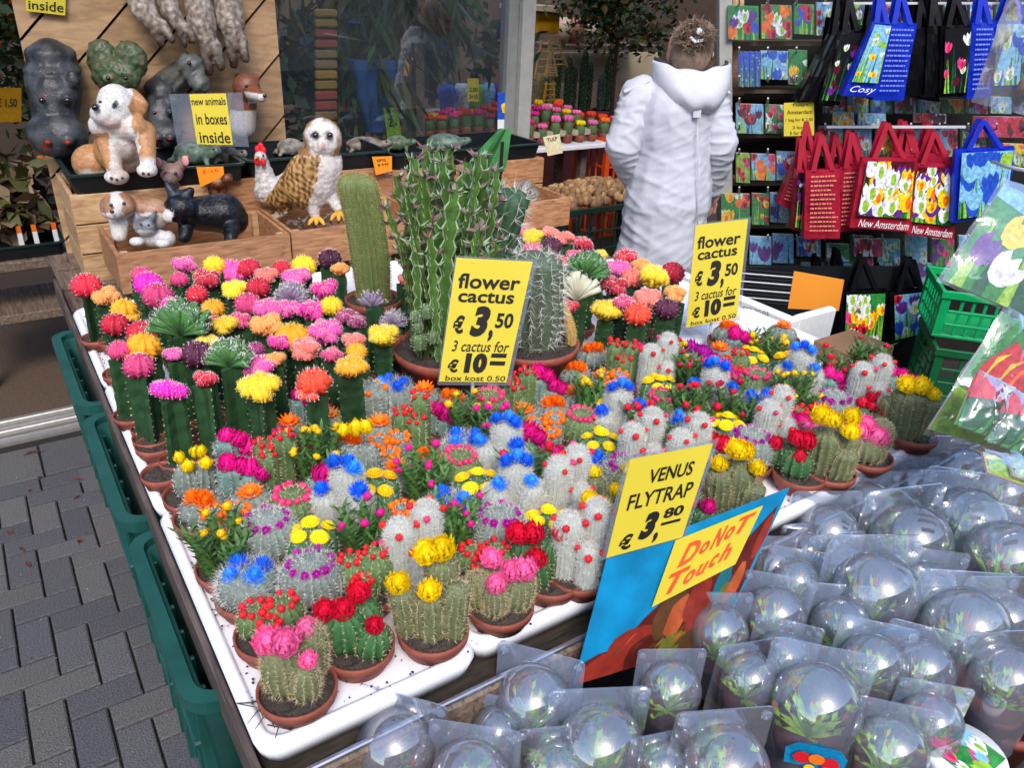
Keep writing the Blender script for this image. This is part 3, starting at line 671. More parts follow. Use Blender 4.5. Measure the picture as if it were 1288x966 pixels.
# ---------------------------------------------------------------- grafted moon cacti
GC = {k: mat('scion_'+k, c, .55, .3, 70, .3, rnd=.14) for k, c in dict(red='#e02c44', crimson='#c8203c', magenta='#f028b8', pink='#f55cb0', hotpink='#f0309c', rose='#d8447c', yellow='#ffd428', gold='#f8a81c', peach='#ffa058', salmon='#f47c6c',
      orangered='#f85034', purple='#54203c', plum='#a03870').items()}
def tri_stem(h, r, seed):
    rr = random.Random(seed); m = MB(); s = MB(); rings = []; tw = rr.uniform(-.3, .3)
    for i in range(11):
        t = i/10; ring = []
        for k in range(3):
            a = 2*pi*k/3+tw*t
            wv = .93+.14*abs(sin(t*16+k))*(1-.3*max(0, t-.85)/.15)
            for da, q in ((0, 1.), (.22, .82), (.55, .46), (1.047, .34), (1.54, .46), (1.87, .82)):
                ring.append((r*q*wv*cos(a+da), r*q*wv*sin(a+da), h*t))
            if i < 10 and i % 1 == 0:
                p = Vector((r*wv*cos(a), r*wv*sin(a), h*t)); 
                for _ in range(3): s.tri(p, Vector((cos(a)+rr.gauss(0, .5), sin(a)+rr.gauss(0, .5), rr.gauss(0, .5))).normalized(), .004, .0012)
        rings.append(ring)
    m.loft(rings, 0, True, False, True)
    return m.mesh('stem', GREEN, False), s.mesh('stem_spines', ST)
STEMS = [tri_stem(.12, .027, s) for s in range(3)]
def bump_ball(m, c, R, seed, ribs=9, sq=.85, n=2, flat=1):
    rr = random.Random(seed); a0 = rr.uniform(0, 6)
    def fn(d):
        ph = math.atan2(d.y, d.x); la = math.asin(max(-1, min(1, d.z)))
        rb = .5+.5*cos(ribs*(ph-a0)); tu = .5+.5*cos(la*13+(0 if n else ph))
        return .70+.20*rb**.6+.17*rb*tu
    m.ell(c, (R, R, R*sq), ribs*4, 18, fn=fn)
def scion(form, seed):
    rr = random.Random(seed); m = MB(); s = MB()
    balls = []
    if form == 'ball': balls = [((0, 0, 0), 1, 10)]
    elif form == 'clump':
        balls = [((0, 0, 0), .72, 9)]
        for k in range(9):
            a = 2*pi*k/9+rr.uniform(-.3, .3); e = rr.uniform(-.2, .75); q = .62
            balls.append(((q*cos(a)*cos(e), q*sin(a)*cos(e), q*sin(e)*.8), rr.uniform(.3, .46), 7))
    elif form == 'pups':
        balls = [((0, 0, 0.08), .88, 9)]+[((.8*cos(a), .8*sin(a), -.3), rr.uniform(.2, .32), 6) for a in [rr.uniform(0, 6.28) for _ in range(6)]]
    elif form == 'crest':
        balls = [((.32*k, .05*(k*k), .12-.09*abs(k)), .74-.06*abs(k), 9) for k in (-2, -1, 0, 1, 2)]
    for i, (c, R, rb) in enumerate(balls):
        bump_ball(m, c, R, seed*10+i, rb)
        for k in range(rb):
            for la in (-.35, 0, .35, .7, 1.05, 1.35):
                a = 2*pi*k/rb+random.Random(seed*10+i).uniform(0, 6)
                n = Vector((cos(a)*cos(la), sin(a)*cos(la), sin(la)*.9)); p = Vector(c)+Vector((n.x*R, n.y*R, n.z*R*.95))*1.0
                for _ in range(3): s.tri(p, (n+Vector((rr.gauss(0, .5), rr.gauss(0, .5), rr.gauss(0, .5)))).normalized(), .15 if R > .5 else .10, .028)
    return m.mesh('scion', GC['red'], True), s.mesh('spines', SW)
SCI = {f: [scion(f, i*17+len(f)) for i in range(3)] for f in ('ball', 'clump', 'pups', 'crest')}
PALE = [mat('scion_spine_pale', '#ffe4e0', .7, .1, rnd=.05), mat('scion_spine_cream', '#fff0a8', .7, .1, rnd=.05)]
stick = MB(); stick.tube([(0, 0, 0), (.003, 0, .05)], .0008, 5); STICK = stick.mesh('toothpick', mat('pale_wood_stick', '#f0e8d8'))
FN = {'ball': ('ball', 'ball shaped'), 'clump': ('clump', 'knobbly'), 'pups': ('pup ball', 'pup ringed'), 'crest': ('crest', 'crested')}
GN = dict(red='red', crimson='crimson', magenta='magenta', pink='pink', hotpink='hot pink', rose='rose', yellow='yellow', gold='golden', peach='peach', salmon='salmon', orangered='orange red', purple='dark purple', plum='plum')
RG = random.Random(23)
def moon(px, py, wpx, c, form, zc=None, stem=True):
    zc = zc or TZ+(.150 if py < 400 else .150+.022*min(1, (py-400)/60))+RG.uniform(-.016, .014)
    p = P(px, py, zc); 
    if p.x < .19: p = P(px, py, zc-.01)
    s = F/depth(p); R = wpx*.5/s*(1 if form != 'crest' else .62)
    base = Vector((p.x, p.y, TZ+.002)); root = empty('moon_cactus', base, None, 'cactus', 'grafted moon cacti in the rear trays', RG.uniform(0, 6.28))
    add_pot(root, False)
    me, sp = RG.choice(STEMS); hs = (zc-R*.55-base.z-.018)/.12
    st = link('stem', me, root, (0, 0, .018)); st.scale = (RG.uniform(.85, 1.1), 1, hs); stuff(link('spines', sp, st))
    me, sp = RG.choice(SCI[form]); so_ = link('scion', me, root, (0, 0, zc-base.z), (RG.uniform(-.15, .15), RG.uniform(-.15, .15), -root.rotation_euler.z+VROT if form == 'crest' else 0)); so_.scale = (R, R, R)
    slotcol(so_, GC[c]); s2 = stuff(link('spines', sp, so_)); slotcol(s2, PALE[1] if c in ('yellow', 'gold', 'peach') else PALE[0])
    if RG.random() < .35: link('toothpick', STICK, root, (.02, .006, zc-base.z-R-.035))
    PLANTS.append(dict(root=root, px=px, py=py, long='%s moon cactus, %s, grafted on green stem' % (GN[c], FN[form][1]), short='%s %s' % (GN[c], FN[form][0])))
for a in '''101 366 32 red ball;134 374 30 peach clump;156 391 32 gold pups;146 414 30 crimson ball;178 346 22 rose ball;187 358 32 magenta ball;199 373 34 rose ball;232 334 28 pink clump;248 371 24 red ball
261 353 34 crimson clump;271 334 24 yellow ball;292 344 34 pink ball;312 338 26 crimson ball;336 347 28 salmon clump;354 337 20 crimson ball;382 335 28 yellow ball;373 350 34 pink clump;297 366 32 yellow clump
325 362 27 crimson ball;313 384 30 rose ball;408 366 34 hotpink clump;334 391 34 pink clump;362 389 32 pink clump;393 392 34 hotpink clump;420 386 26 yellow ball;434 399 29 plum clump;336 411 38 peach clump
368 426 40 gold ball;408 420 42 pink clump;384 447 38 salmon clump;433 461 38 gold clump;400 474 42 orangered pups;333 488 48 yellow clump;330 462 44 pink clump;322 440 20 plum ball;484 424 38 yellow clump
415 326 26 purple ball;434 341 22 peach clump;281 411 32 yellow clump;266 391 26 gold ball;264 404 26 crimson clump;179 420 34 crimson ball;177 439 42 gold pups;176 467 34 rose ball;211 492 54 magenta crest
258 478 28 red clump;245 447 36 purple ball;660 292 16 rose ball;671 299 26 yellow clump;670 314 22 rose clump;692 293 20 salmon clump;710 300 24 salmon clump;695 309 22 purple ball;733 309 26 crimson clump
722 321 18 rose clump;756 322 18 yellow clump;703 331 28 red clump;691 345 20 salmon clump;709 388 22 red clump;787 324 28 red clump;777 338 30 pink clump;806 336 24 peach clump;822 350 38 yellow clump
846 343 28 crimson ball;795 350 26 salmon ball;773 361 32 crimson clump;814 375 32 salmon clump;850 371 28 peach clump;838 389 28 purple ball;785 382 28 rose clump;804 397 32 orangered ball;761 391 36 yellow clump
146 448 26 rose ball;222 446 24 pink clump;262 432 26 yellow clump;302 404 26 rose clump;350 432 26 hotpink clump;444 430 28 salmon clump;452 446 24 gold ball;246 398 24 salmon ball;416 448 26 rose clump;352 456 24 peach clump;571 312 16 peach clump;570 328 12 red ball;480 350 20 salmon clump;226 352 20 rose ball;215 384 24 hotpink clump;455 405 22 plum clump'''.replace('\n', ';').split(';'):
    x_, y_, w_, c_, f_ = a.split()
    x_, y_ = float(x_), float(y_)
    if 560 < x_ < 575: moon(x_, y_, float(w_), c_, f_, TZ+.33 if y_ < 320 else TZ+.30)
    else: moon(x_, y_, float(w_)*1.16, c_, f_)
# crested green euphorbias, pale fans
def crest_plant(px, py, wpx, col1, long, short, fan=False, hz=None, pale=False):
    zc = hz or TZ+.20; p = P(px, py, zc); s = F/depth(p); R = wpx*.5/s
    base = Vector((p.x, p.y, TZ+.002)); root = empty('crested_cactus', base, None, 'cactus', 'crested grafts among the moon cacti', VROT)
    add_pot(root, False)
    hh = zc-base.z-R*.7-.018
    me, sp = STEMS[0]; st = link('stem', me, root, (0, 0, .018)); st.scale = (1, 1, hh/.12); stuff(link('spines', sp, st))
    m = MB(); e = MB(); rr = random.Random(int(px))
    nb = 15 if not fan else 9
    for layer in range(3 if not fan else 1):
        for k in range(nb):
            a = (k/(nb-1)-.5)*(2.5 if not fan else 2.0)+rr.uniform(-.06, .06); yy = (layer-1)*R*.38 if not fan else rr.uniform(-.004, .004)
            L = R*rr.uniform(1.25, 1.6); wv = R*(.16 if not fan else .17)
            pts = [Vector((0, yy*.2, -R*.7)), Vector((sin(a)*L*.45, yy*.7, -R*.7+cos(a)*L*.5)), Vector((sin(a)*L*.9, yy*1.4+wv*.5*sin(k*2.2), -R*.75+cos(a)*L))]
            m.tube(pts, [R*.12, wv*.8, wv], 7)
            for _ in range(10 if not fan else 5):
                q = pts[2]+Vector((rr.gauss(0, wv*.7), rr.gauss(0, wv*.7), rr.gauss(0, wv*.5))); e.tri(q, Vector((rr.gauss(0, 1), rr.gauss(0, 1), 1)).normalized(), .008, .0016)
    cr = m.build('crest', col1, root, True, (0, 0, zc-base.z)); stuff(e.build('crest_spines', SW if not pale else PALE[0], cr))
    PLANTS.append(dict(root=root, px=px, py=py, long=long, short=short))
GCR = mat('crest_green', '#4c7a44', .6, .25, 80, .2); GPL = mat('crest_pale', '#cfd0b8', .6, .15, 60, .1); GPU = mat('crest_grey_purple', '#8c7c94', .6, .25, 120, .2)
crest_plant(226, 402, 58, GCR, 'wide crested green cactus with grey frilly rim on a thick stem', 'green frilly crest')
crest_plant(288, 446, 46, GCR, 'upright crested green cactus with white spiny edges in front of purple ball', 'spiny green crest')
crest_plant(738, 334, 44, GCR, 'low mounded dark green crest with white flecks beside the red moon cacti', 'green mound crest')
crest_plant(725, 362, 50, GPL, 'silvery white fan crest grafted on a broad toothed green stem', 'silvery fan', True, pale=True)
crest_plant(465, 378, 30, GPU, 'grey purple ruffled crest on a pale collar and tall green stem', 'purple ruffled crest', True)
crest_plant(366, 370, 32, GPU, 'flat grey green rosette among the pink moon cacti', 'grey rosette', hz=TZ+.16)
crest_plant(492, 402, 26, GPU, 'small grey spiky crest beside the terracotta pot rim', 'small grey crest', hz=TZ+.15)
# extra empty-looking pots along the left tray edge
for i, (px, py) in enumerate(((168, 447), (152, 472), (180, 484), (178, 500), (188, 518), (190, 540), (196, 562), (205, 598), (232, 545), (300, 470), (320, 520))):
    p = P(px, py, TZ+.022); r = empty('plant_pot', (p.x, p.y, TZ+.002), None, 'pot', 'small terracotta pots at the left tray edge', 0); add_pot(r, False)
    tag(r, 'small terracotta pot with bare soil, %s' % ('at the pavement edge of the tray', 'just below the crimson moon cactus', 'below the golden moon cactus', 'left of the rose moon cactus', 'left of the magenta crested cactus', 'lower left of the magenta crested cactus', 'above the lowest left pot', 'under the tall magenta crested cactus', 'right of the magenta crested stem', 'beside the spiny green crest', 'below the yellow knobbly moon cactus')[i])
# ================================================================ BIG POTS IN THE MIDDLE
def big_pot(p, R, hh, lab):
    m = MB(); m.lathe([(R*.72, 0), (R*.9, hh*.78), (R*.96, hh*.79), (R, hh), (R*.95, hh), (R*.9, hh*.85)], 36, cap0=True)
    o = m.build('big_pot', TC, None, True, (p.x, p.y, TZ+.004)); tag(o, lab, 'pot', 'large terracotta pots in the middle of the table')
    s = MB(); rr = random.Random(3); s.loft([[(R*q*cos(2*pi*j/24), R*q*sin(2*pi*j/24), hh*.88+rr.uniform(0, .007)) for j in range(24)] for q in (.93, .7, .5, .3, .1, .01)], 0, True, False, True)
    for _ in range(260):
        a, q = rr.uniform(0, 6.28), R*.9*rr.random()**.5; s.tri(Vector((q*cos(a), q*sin(a), hh*.9)), Vector((rr.gauss(0, 1), rr.gauss(0, 1), .7)).normalized(), .008, .007)
    s.build('soil', SOIL, o); return o
pm = P(562, 437, TZ+.11); big_pot(pm, .125, .11, 'large terracotta pot holding the tall green euphorbia clump')
pg = P(470, 376, TZ+.10); big_pot(pg, .075, .10, 'terracotta pot of the thick yellow spined column cactus')
pr = P(668, 430, TZ+.10); big_pot(pr, .115, .10, 'terracotta pot right of the price sign holding the white spined columns')
def lean_stem(name, base, top, r, ribs, dep, bodym, spm, nsp, sl_, sw_, lab, cat='cactus', sp=.8, nar=26, prof=None):
    root = empty(name, base, lab, cat); h = top.z-base.z; m = MB()
    ar, tp = ribbed(m, (0, 0, 0), h, r, ribs, dep, (top.x-base.x, top.y-base.y), prof or (lambda t: (max(0, 1-max(0, (t-.9)/.1)**2))**.5*(.85+.15*min(1, t*3)) if t < 1 else .03), 22, 0, nar)
    b = m.build('cactus_body', bodym, root, True); s = MB(); spines(s, ar, nsp, sl_, sw_, sp, .1); stuff(s.build('spines', spm, b)); return root, ar, b
def VT(px, py, b, dy=0): return PV(px, py, b.dot(FW)+dy)
b = Vector((pg.x, pg.y, TZ+.09)); tp = VT(446, 218, b)
b2 = b.copy()
lean_stem('column_cactus', b, tp, .049, 22, .24, mat('golden_column_green', '#6c7c48', .6, .15, 60, .2), mat('spine_straw', '#c8b070', .7, .1), 7, .010, .0006, 'thick leaning column cactus covered in fine yellow spines left of the euphorbia', nar=44)
# two white spined columns at right
b = Vector((pr.x+.01, pr.y, TZ+.09)); tp = VT(672, 318, b)
lean_stem('column_cactus', b, tp, .064, 16, .16, mat('column_grey_green', '#5c6c58', .6, .2, 60, .2), SW, 9, .026, .0011, 'stout grey column with long white spines behind the price sign', nar=14)
b3 = Vector((pm.x+.12, pm.y+.06, TZ+.09)); tp = VT(640, 236, b3)
lean_stem('column_cactus', b3, tp, .058, 12, .2, mat('column_dark_green', '#3c5c40', .6, .2, 60, .2), SW, 13, .030, .0012, 'dark green barrel column with star shaped white spine clusters', nar=11)
b4 = Vector((pr.x+.085, pr.y-.045, TZ+.09)); tp = VT(697, 372, b4)
lean_stem('column_cactus', b4, tp, .014, 9, .1, mat('column_tan', '#c09a5c', .6, .2, 60, .2), SY, 5, .005, .0008, 'short leaning tan cactus stem at the right pot rim', nar=20)
# smooth triangular cereus behind, dark stake
b5 = Vector((pm.x+.10, pm.y+.20, TZ+.02)); tp = VT(636, 162, b5)
root = empty('cereus_cactus', b5, 'smooth bright green winged cereus stem rising above the barrel column', 'cactus')
m = MB(); h = tp.z-b5.z; rings = []
for i in range(16):
    t = i/15; ring = []; q0 = .052*(1-max(0, (t-.75)/.25)**2*.7)*(.6+.4*min(1, t*3)); lx, ly = (tp.x-b5.x)*t*t, (tp.y-b5.y)*t*t
    for k in range(4):
        a = 2*pi*k/4+.5
        for da, q in ((0, 1), (.18, .8), (.5, .42), (.785, .34), (1.07, .42), (1.39, .8)): ring.append((lx+q0*q*(1+.06*sin(t*60))*cos(a+da), ly+q0*q*(1+.06*sin(t*60))*sin(a+da), h*t))
    rings.append(ring)
m.loft(rings, 0, True, False, True); m.build('cactus_body', mat('cereus_green', '#38743c', .55, .3, 30, .2), root)
m = MB(); sb = VT(622, 330, b5, -.12); st_ = VT(632, 178, b5, -.12); m.tube([sb-Vector((0, 0, .1)), sb, st_], .0035, 6)
tag(m.build('plant_stake', BLK), 'thin black stake leaning against the barrel column', 'stake')
# euphorbia clump
root = empty('euphorbia_plant', (pm.x, pm.y, TZ+.09), 'tall branching green euphorbia with pale zigzag stripes and purple tips', 'cactus', None, VROT)
EUG = mat('euphorbia_green', '#4c702c', .5, .35, 30, .2, rnd=.25); EUS = mat('euphorbia_stripe', '#90a884', .5, .2, 60); EUD = mat('euphorbia_olive', '#6c7c34', .5, .2, 60); EUT = mat('euphorbia_tips', '#8c6068', .6, .2, 60)
re_ = random.Random(9)
def euph(x0, z0, px, py, dy, r, seed):
    rr = random.Random(seed); base = Vector((pm.x, pm.y, TZ+.09)); tpw = PV(px, py, base.dot(FW)+dy)-base
    tp = Vector((tpw.dot(RT), tpw.dot(FW), tpw.z)); b0 = Vector((x0, dy*.8, z0)); mid = (b0+tp)/2+Vector((rr.uniform(-.03, .03)-(tp.x-b0.x)*.18, rr.uniform(-.01, .01), 0))
    m = MB(); s = MB(); t_ = MB(); n = 40; rings = []; up = Vector((0, 0, 1)); a0 = rr.uniform(0, 2); r *= .76
    for i in range(n+1):
        t = i/n; c = b0*(1-t)**2+mid*2*t*(1-t)+tp*t*t; zz = abs(((i) % 4)-2)/2; k = r*(.75+.5*t)*(1-max(0, (t-.93)/.07)*.55)
        ring = []
        for w_ in range(3):
            a = a0+2*pi*w_/3+.4*t
            for da, q in ((-.13, .60+.42*zz), (0, .70+.52*zz), (.13, .60+.42*zz), (1.047, .27)): ring.append(c+Vector((cos(a+da), sin(a+da), .25*zz))*k*q)
            if i % 4 == 0 and i:
                p = c+Vector((cos(a), sin(a), 0))*k*1.1
                for _ in range(2): t_.tri(p, Vector((cos(a)+rr.gauss(0, .4), sin(a)+rr.gauss(0, .4), rr.gauss(.2, .4))).normalized(), .006, .0014)
                if t > .72:
                    for _ in range(5): t_.tri(p, Vector((cos(a)+rr.gauss(0, .6), sin(a)+rr.gauss(0, .6), rr.uniform(.2, 1.4))).normalized(), rr.uniform(.010, .026), .008, rr.randrange(2))
            if i % 2 == 0 and i < n:
                p0 = c+Vector((cos(a+.6), sin(a+.6), 0))*k*.46; s.tri(p0, Vector((cos(a)*.25, sin(a)*.25, 1)).normalized(), .016, .0035)
        rings.append(ring)
    m.loft(rings, 0, True, False, True)
    for i in range(len(m.m)-1):
        if i % 4 in (0, 1): m.m[i] = 1
    o = m.build('branch', [EUG, EUS if seed % 3 else EUD], root); stuff(t_.build('thorns', [EUT, EUS], o)); stuff(s.build('pale_stripe', EUS, o))
for i, (x0, z0, px, py, dy, r) in enumerate(((-.05, 0, 500, 222, -.02, .019), (-.03, 0, 520, 200, .03, .021), (.0, 0, 545, 190, 0, .022), (.02, .0, 566, 188, .03, .022), (.03, 0, 590, 205, .02, .022), (.05, 0, 607, 196, .04, .020),
       (-.04, 0, 532, 222, -.05, .018), (.0, 0, 572, 240, -.07, .020), (.04, 0, 592, 268, -.06, .020), (-.06, 0, 505, 300, -.04, .015), (-.055, 0, 520, 262, -.06, .014), (.06, 0, 618, 262, -.03, .014), (.07, 0, 612, 318, -.05, .012), (.0, 0, 548, 232, .06, .02), (-.02, 0, 560, 262, -.05, .018), (-.08, .02, 486, 262, .02, .010), (.0, .1, 536, 186, .04, .016), (.03, .12, 600, 196, -.02, .016), (-.02, .1, 512, 236, -.07, .014), (.02, .1, 556, 204, -.04, .015), (.05, .1, 624, 214, .03, .013), (.03, 0, 630, 300, -.02, .010), (-.03, 0, 515, 215, .06, .018), (.01, 0, 583, 220, .06, .02), (.02, 0, 603, 290, -.08, .015), (-.01, 0, 540, 300, -.08, .015))):
    euph(x0, z0, px, py, dy, r, i)
for i, (px, py, r) in enumerate(((527, 430, .016), (526, 412, .010), (522, 398, .009), (537, 392, .013), (545, 425, .011))):
    p = VT(px, py, Vector((pm.x, pm.y, 0)), -.08); m = MB(); ar, _ = ribbed(m, (0, 0, 0), r*2.2, r, 7, .2, rings=8, nar=5); s = MB(); spines(s, ar, 4, .005, .0008)
    o = m.build('small_cactus', GMID, None, True, p-Vector((0, 0, r))); stuff(s.build('spines', SW, o))
    tag(o, 'tiny round offset cactus at the foot of the euphorbia, %s' % ('lowest left', 'second lowest left', 'topmost left', 'topmost right', 'lowest right')[i], 'cactus', 'tiny offsets at the euphorbia foot')
# ================================================================ SIGNS
def sheet(name, cs, m, lab, cat='sign', t=.0012, group=None):
    c0 = (cs[2]+cs[3])/2; root = empty(name, c0, lab, cat, group); mb = MB(); mb.slab(*cs, t); W(root, mb.build('paper', m)); return root
def frame_clear(root, cs, ml, mt, mr_, mb_, off=-.002):
    n = (cs[3]-cs[0]).cross(cs[1]-cs[0]).normalized()*off
    if n.dot(Vector(CAM)-cs[0]) > 0: n = -n
    q = [bil(cs, u, v)+n for u, v in ((-ml, -mt), (1+mr_, -mt), (1+mr_, 1+mb_), (-ml, 1+mb_))]
    mb = MB(); mb.slab(*q, .0008); W(root, mb.build('plastic_sleeve', CLR))
def cactus_sign(cs, lab, back=0):
    root = sheet('price_sign', cs, YEL, lab, group='flower cactus price signs'); frame_clear(root, cs, .02, .015, .06, .03)
    def T(s, *a, **k): W(root, text_on(cs, s, *a, BLK, None, **k))
    T('flower', .07, .115, .90, .235, bold=.022); T('cactus', .10, .255, .86, .345, bold=.022)
    T('€', .09, .45, .24, .60, bold=.04); T('3', .33, .37, .58, .62, bold=.06, shear=.15); T(',', .60, .56, .66, .66, bold=.05); T('50', .67, .42, .91, .545, bold=.03)
    T('3 cactus for', .12, .655, .93, .745, bold=.008, shear=.15)
    T('€', .10, .81, .25, .92, bold=.04); T('10', .34, .755, .66, .925, bold=.07)
    mb = MB(); rect_on(mb, cs, .70, .755, .92, .79); rect_on(mb, cs, .70, .82, .92, .855); W(root, mb.build('lettering', BLK))
    T('box kost 0.50', .09, .945, .97, .99, bold=.008)
    mb = MB(); a = bil(cs, .5, .5); b_ = bil(cs, .5, 1); n = (cs[3]-cs[0]).cross(cs[1]-cs[0]).normalized()*.006
    if n.dot(Vector(CAM)-cs[0]) > 0: n = -n
    mb.tube([a+n, b_+n, Vector((b_.x+n.x, b_.y+n.y, TZ))], .004, 6); W(root, mb.build('stand', mat('clear_stick', '#c8ccd0', .3)))
    return root
p0 = PV(600, 480, 1.46); nn = (-FW+Vector((0, 0, .22))).normalized()
cactus_sign([PP(x, y, p0, nn) for x, y in ((574, 324), (670, 329), (637, 481), (552, 480))], 'yellow flower cactus price sign in front of the euphorbia pot')
p0 = PV(900, 400, 1.95); nn = (-FW+RT*-.25+Vector((0, 0, .2))).normalized()
cactus_sign([PP(x, y, p0, nn) for x, y in ((875, 283), (941, 275), (927, 400), (863, 412))], 'yellow flower cactus price sign in front of the woman in white coat')
p0 = PY(760, 700, .655); nn = Vector((-.08, -1, .30)).normalized()
cs = [PP(x, y, p0, nn) for x, y in ((793, 578), (897, 558), (858, 676), (763, 702))]
root = sheet('venus_sign', cs, YEL, 'yellow venus flytrap price sign clipped above the blue tulip card'); frame_clear(root, cs, .05, .04, .07, .02)
for s_, a, k in (('VENUS', (.28, .15, .83, .30), dict(bold=.02)), ('FLYTRAP', (.10, .38, .91, .54), dict(bold=.015)), ('€', (.12, .80, .28, .96), dict(bold=.04)), ('3', (.35, .62, .56, .90), dict(bold=.07, shear=.2)), (',', (.56, .86, .62, .97), dict(bold=.05)), ('80', (.62, .62, .88, .73), dict(bold=.035))):
    W(root, text_on(cs, s_, *a, BLK, None, **k))
mb = MB(); rect_on(mb, cs, .62, .77, .88, .80); W(root, mb.build('lettering', BLK))
pb = p0+nn*-.004
cs = [PP(x, y, pb, nn) for x, y in ((764, 702), (993, 614), (905, 806), (722, 862))]
BLU = mat('blue_card', '#0c86b8', .45, .25, 18, rnd=0)
root = sheet('display_card', cs, BLU, 'large blue tulip picture card with a pink do not touch note', 'sign', .002)
mb = MB(); PD = [mat('print_dull_'+n, c, .4, .3, 40, rnd=0) for n, c in (('maroon', '#5c1c18'), ('brick', '#8c2c20'), ('brown', '#5a3a20'), ('olive', '#6c6c28'), ('rust', '#b0542c'), ('teal', '#1c6c78'))]
rb = random.Random(12)
poly_on(mb, cs, [(.0, .84), (.10, .80), (.22, .80), (.34, .62), (.46, .50), (.60, .46), (.80, .34), (.97, .10), (.98, .95), (.98, 1), (0, 1)], .0012, 0); off = .0013
for u, v, a, b_, c in ((.18, .93, .16, .10, 1), (.30, .78, .14, .10, 1), (.42, .92, .12, .14, 0), (.50, .66, .10, .16, 2), (.56, .70, .06, .14, 4), (.66, .62, .07, .14, 1), (.72, .78, .06, .16, 1), (.60, .92, .08, .10, 3), (.80, .52, .05, .14, 5), (.84, .76, .05, .18, 3), (.88, .40, .05, .14, 0), (.90, .62, .04, .16, 4), (.76, .92, .10, .08, 2), (.93, .82, .05, .14, 5), (.95, .3, .03, .14, 1)):
    poly_on(mb, cs, [(min(max(u+a*cos(t*.6283)*(1+.2*rb.random()), 0), 1), min(v+b_*sin(t*.6283)*(1+.25*rb.random()), 1)) for t in range(10)], off, c); off += .00006
for k in range(16):
    u, v = rb.uniform(.15, .9), rb.uniform(.7, .95); poly_on(mb, cs, [(u, v), (u+.01, v-.01), (u+.07, v-.12+.1*rb.random()), (u+.05, v-.08)], off, rb.choice((3, 4, 2))); off += .00004
W(root, mb.build('printed_picture', PD))
c2 = [PP(x, y, p0+nn*.0015, nn) for x, y in ((850, 680), (960, 636), (925, 710), (820, 764))]
mb = MB(); mb.slab(*c2, .0006); W(root, mb.build('note', YEL))
RED = mat('orange_red_ink', '#e85a30', .6, 0)
for t_, a in (('D', (.14, .14, .34, .50)), ('o', (.36, .24, .46, .44)), ('N', (.49, .10, .62, .44)), ('o', (.63, .16, .73, .38)), ('T', (.74, .06, .94, .36)), ('T', (.08, .56, .32, .90)), ('o', (.30, .66, .42, .88)), ('u', (.44, .64, .56, .84)), ('c', (.58, .58, .67, .80)), ('h', (.69, .48, .82, .78))):
    W(root, text_on(c2, t_, *a, RED, None, bold=.035, shear=.2))
mb = MB(); b_ = (cs[2]+cs[3])/2; mb.tube([bil(cs, .5, .4)+nn*-.006, b_+nn*-.006, Vector((b_.x, b_.y+.01, .57))], .005, 6); W(root, mb.build('stand', mat('clear_stick')))
def relax():
    pts = [[p['root'].location.x, p['root'].location.y, 'moon' in p['root'].name or 'crest' in p['root'].name] for p in PLANTS]; o0 = [tuple(p[:2]) for p in pts]
    fixed = [(pm.x, pm.y, .10), (pg.x, pg.y, .065), (pr.x, pr.y, .09)]
    for it in range(60):
        for i in range(len(pts)):
            for j in range(i):
                a, b_ = pts[i], pts[j]; R2 = (.026 if a[2] else .045)+(.026 if b_[2] else .045)-.006; dx, dy = a[0]-b_[0], a[1]-b_[1]; d = math.hypot(dx, dy)
                if 1e-5 < d < R2: k = .22*(R2-d)/d; a[0] += dx*k; a[1] += dy*k; b_[0] -= dx*k; b_[1] -= dy*k
        for i, a in enumerate(pts):
            for fx, fy, fr in fixed:
                dx, dy = a[0]-fx, a[1]-fy; d = math.hypot(dx, dy); R2 = fr+.035
                if d < R2: a[0] += dx/d*(R2-d)*.5; a[1] += dy/d*(R2-d)*.5
            a[0] += (o0[i][0]-a[0])*.10; a[1] += (o0[i][1]-a[1])*.10; a[0] = max(a[0], .157 if a[2] else .192); a[1] = max(a[1], .728)
            if i < 11: a[0], a[1] = o0[i]
    for p, a in zip(PLANTS, pts): p['root'].location.x, p['root'].location.y = a[0], a[1]
    for p in PLANTS: p['px'], p['py'] = PIX(p['root'].location+Vector((0, 0, .1)))
relax()
m = MB(); rc = random.Random(31)
for _ in range(900):
    side = rc.random(); x, y = (rc.uniform(.145, .20), rc.uniform(.70, 2.28)) if side < .45 else ((rc.uniform(.15, 1.56), rc.uniform(.69, .76)) if side < .75 else (rc.uniform(.15, 1.8), rc.uniform(.7, 2.2)))
    q = rc.uniform(.0007, .0022); m.ell((x, y, TZ+.0068), (q, q*rc.uniform(.6, 1.6), q*.6), 5, 4)
tag(m.build('soil_crumbs', SOIL), kind='stuff')
m = MB()
for k in range(7): p = Vector((.150+rc.uniform(-.006, .01), .735+rc.uniform(-.02, .03), TZ+.010)); m.tube([p, p+Vector((rc.uniform(-.02, .012), rc.uniform(-.02, .01), .004)), p+Vector((rc.uniform(-.03, .01), rc.uniform(-.03, .0), -.002))], [.0012, .001, .0005], 4)
tag(m.build('dried_sprig', mat('dry_dark_twig', '#3a3426')), 'dried dark sprig lying on the tray corner beside the pink flowered cactus', 'twig')
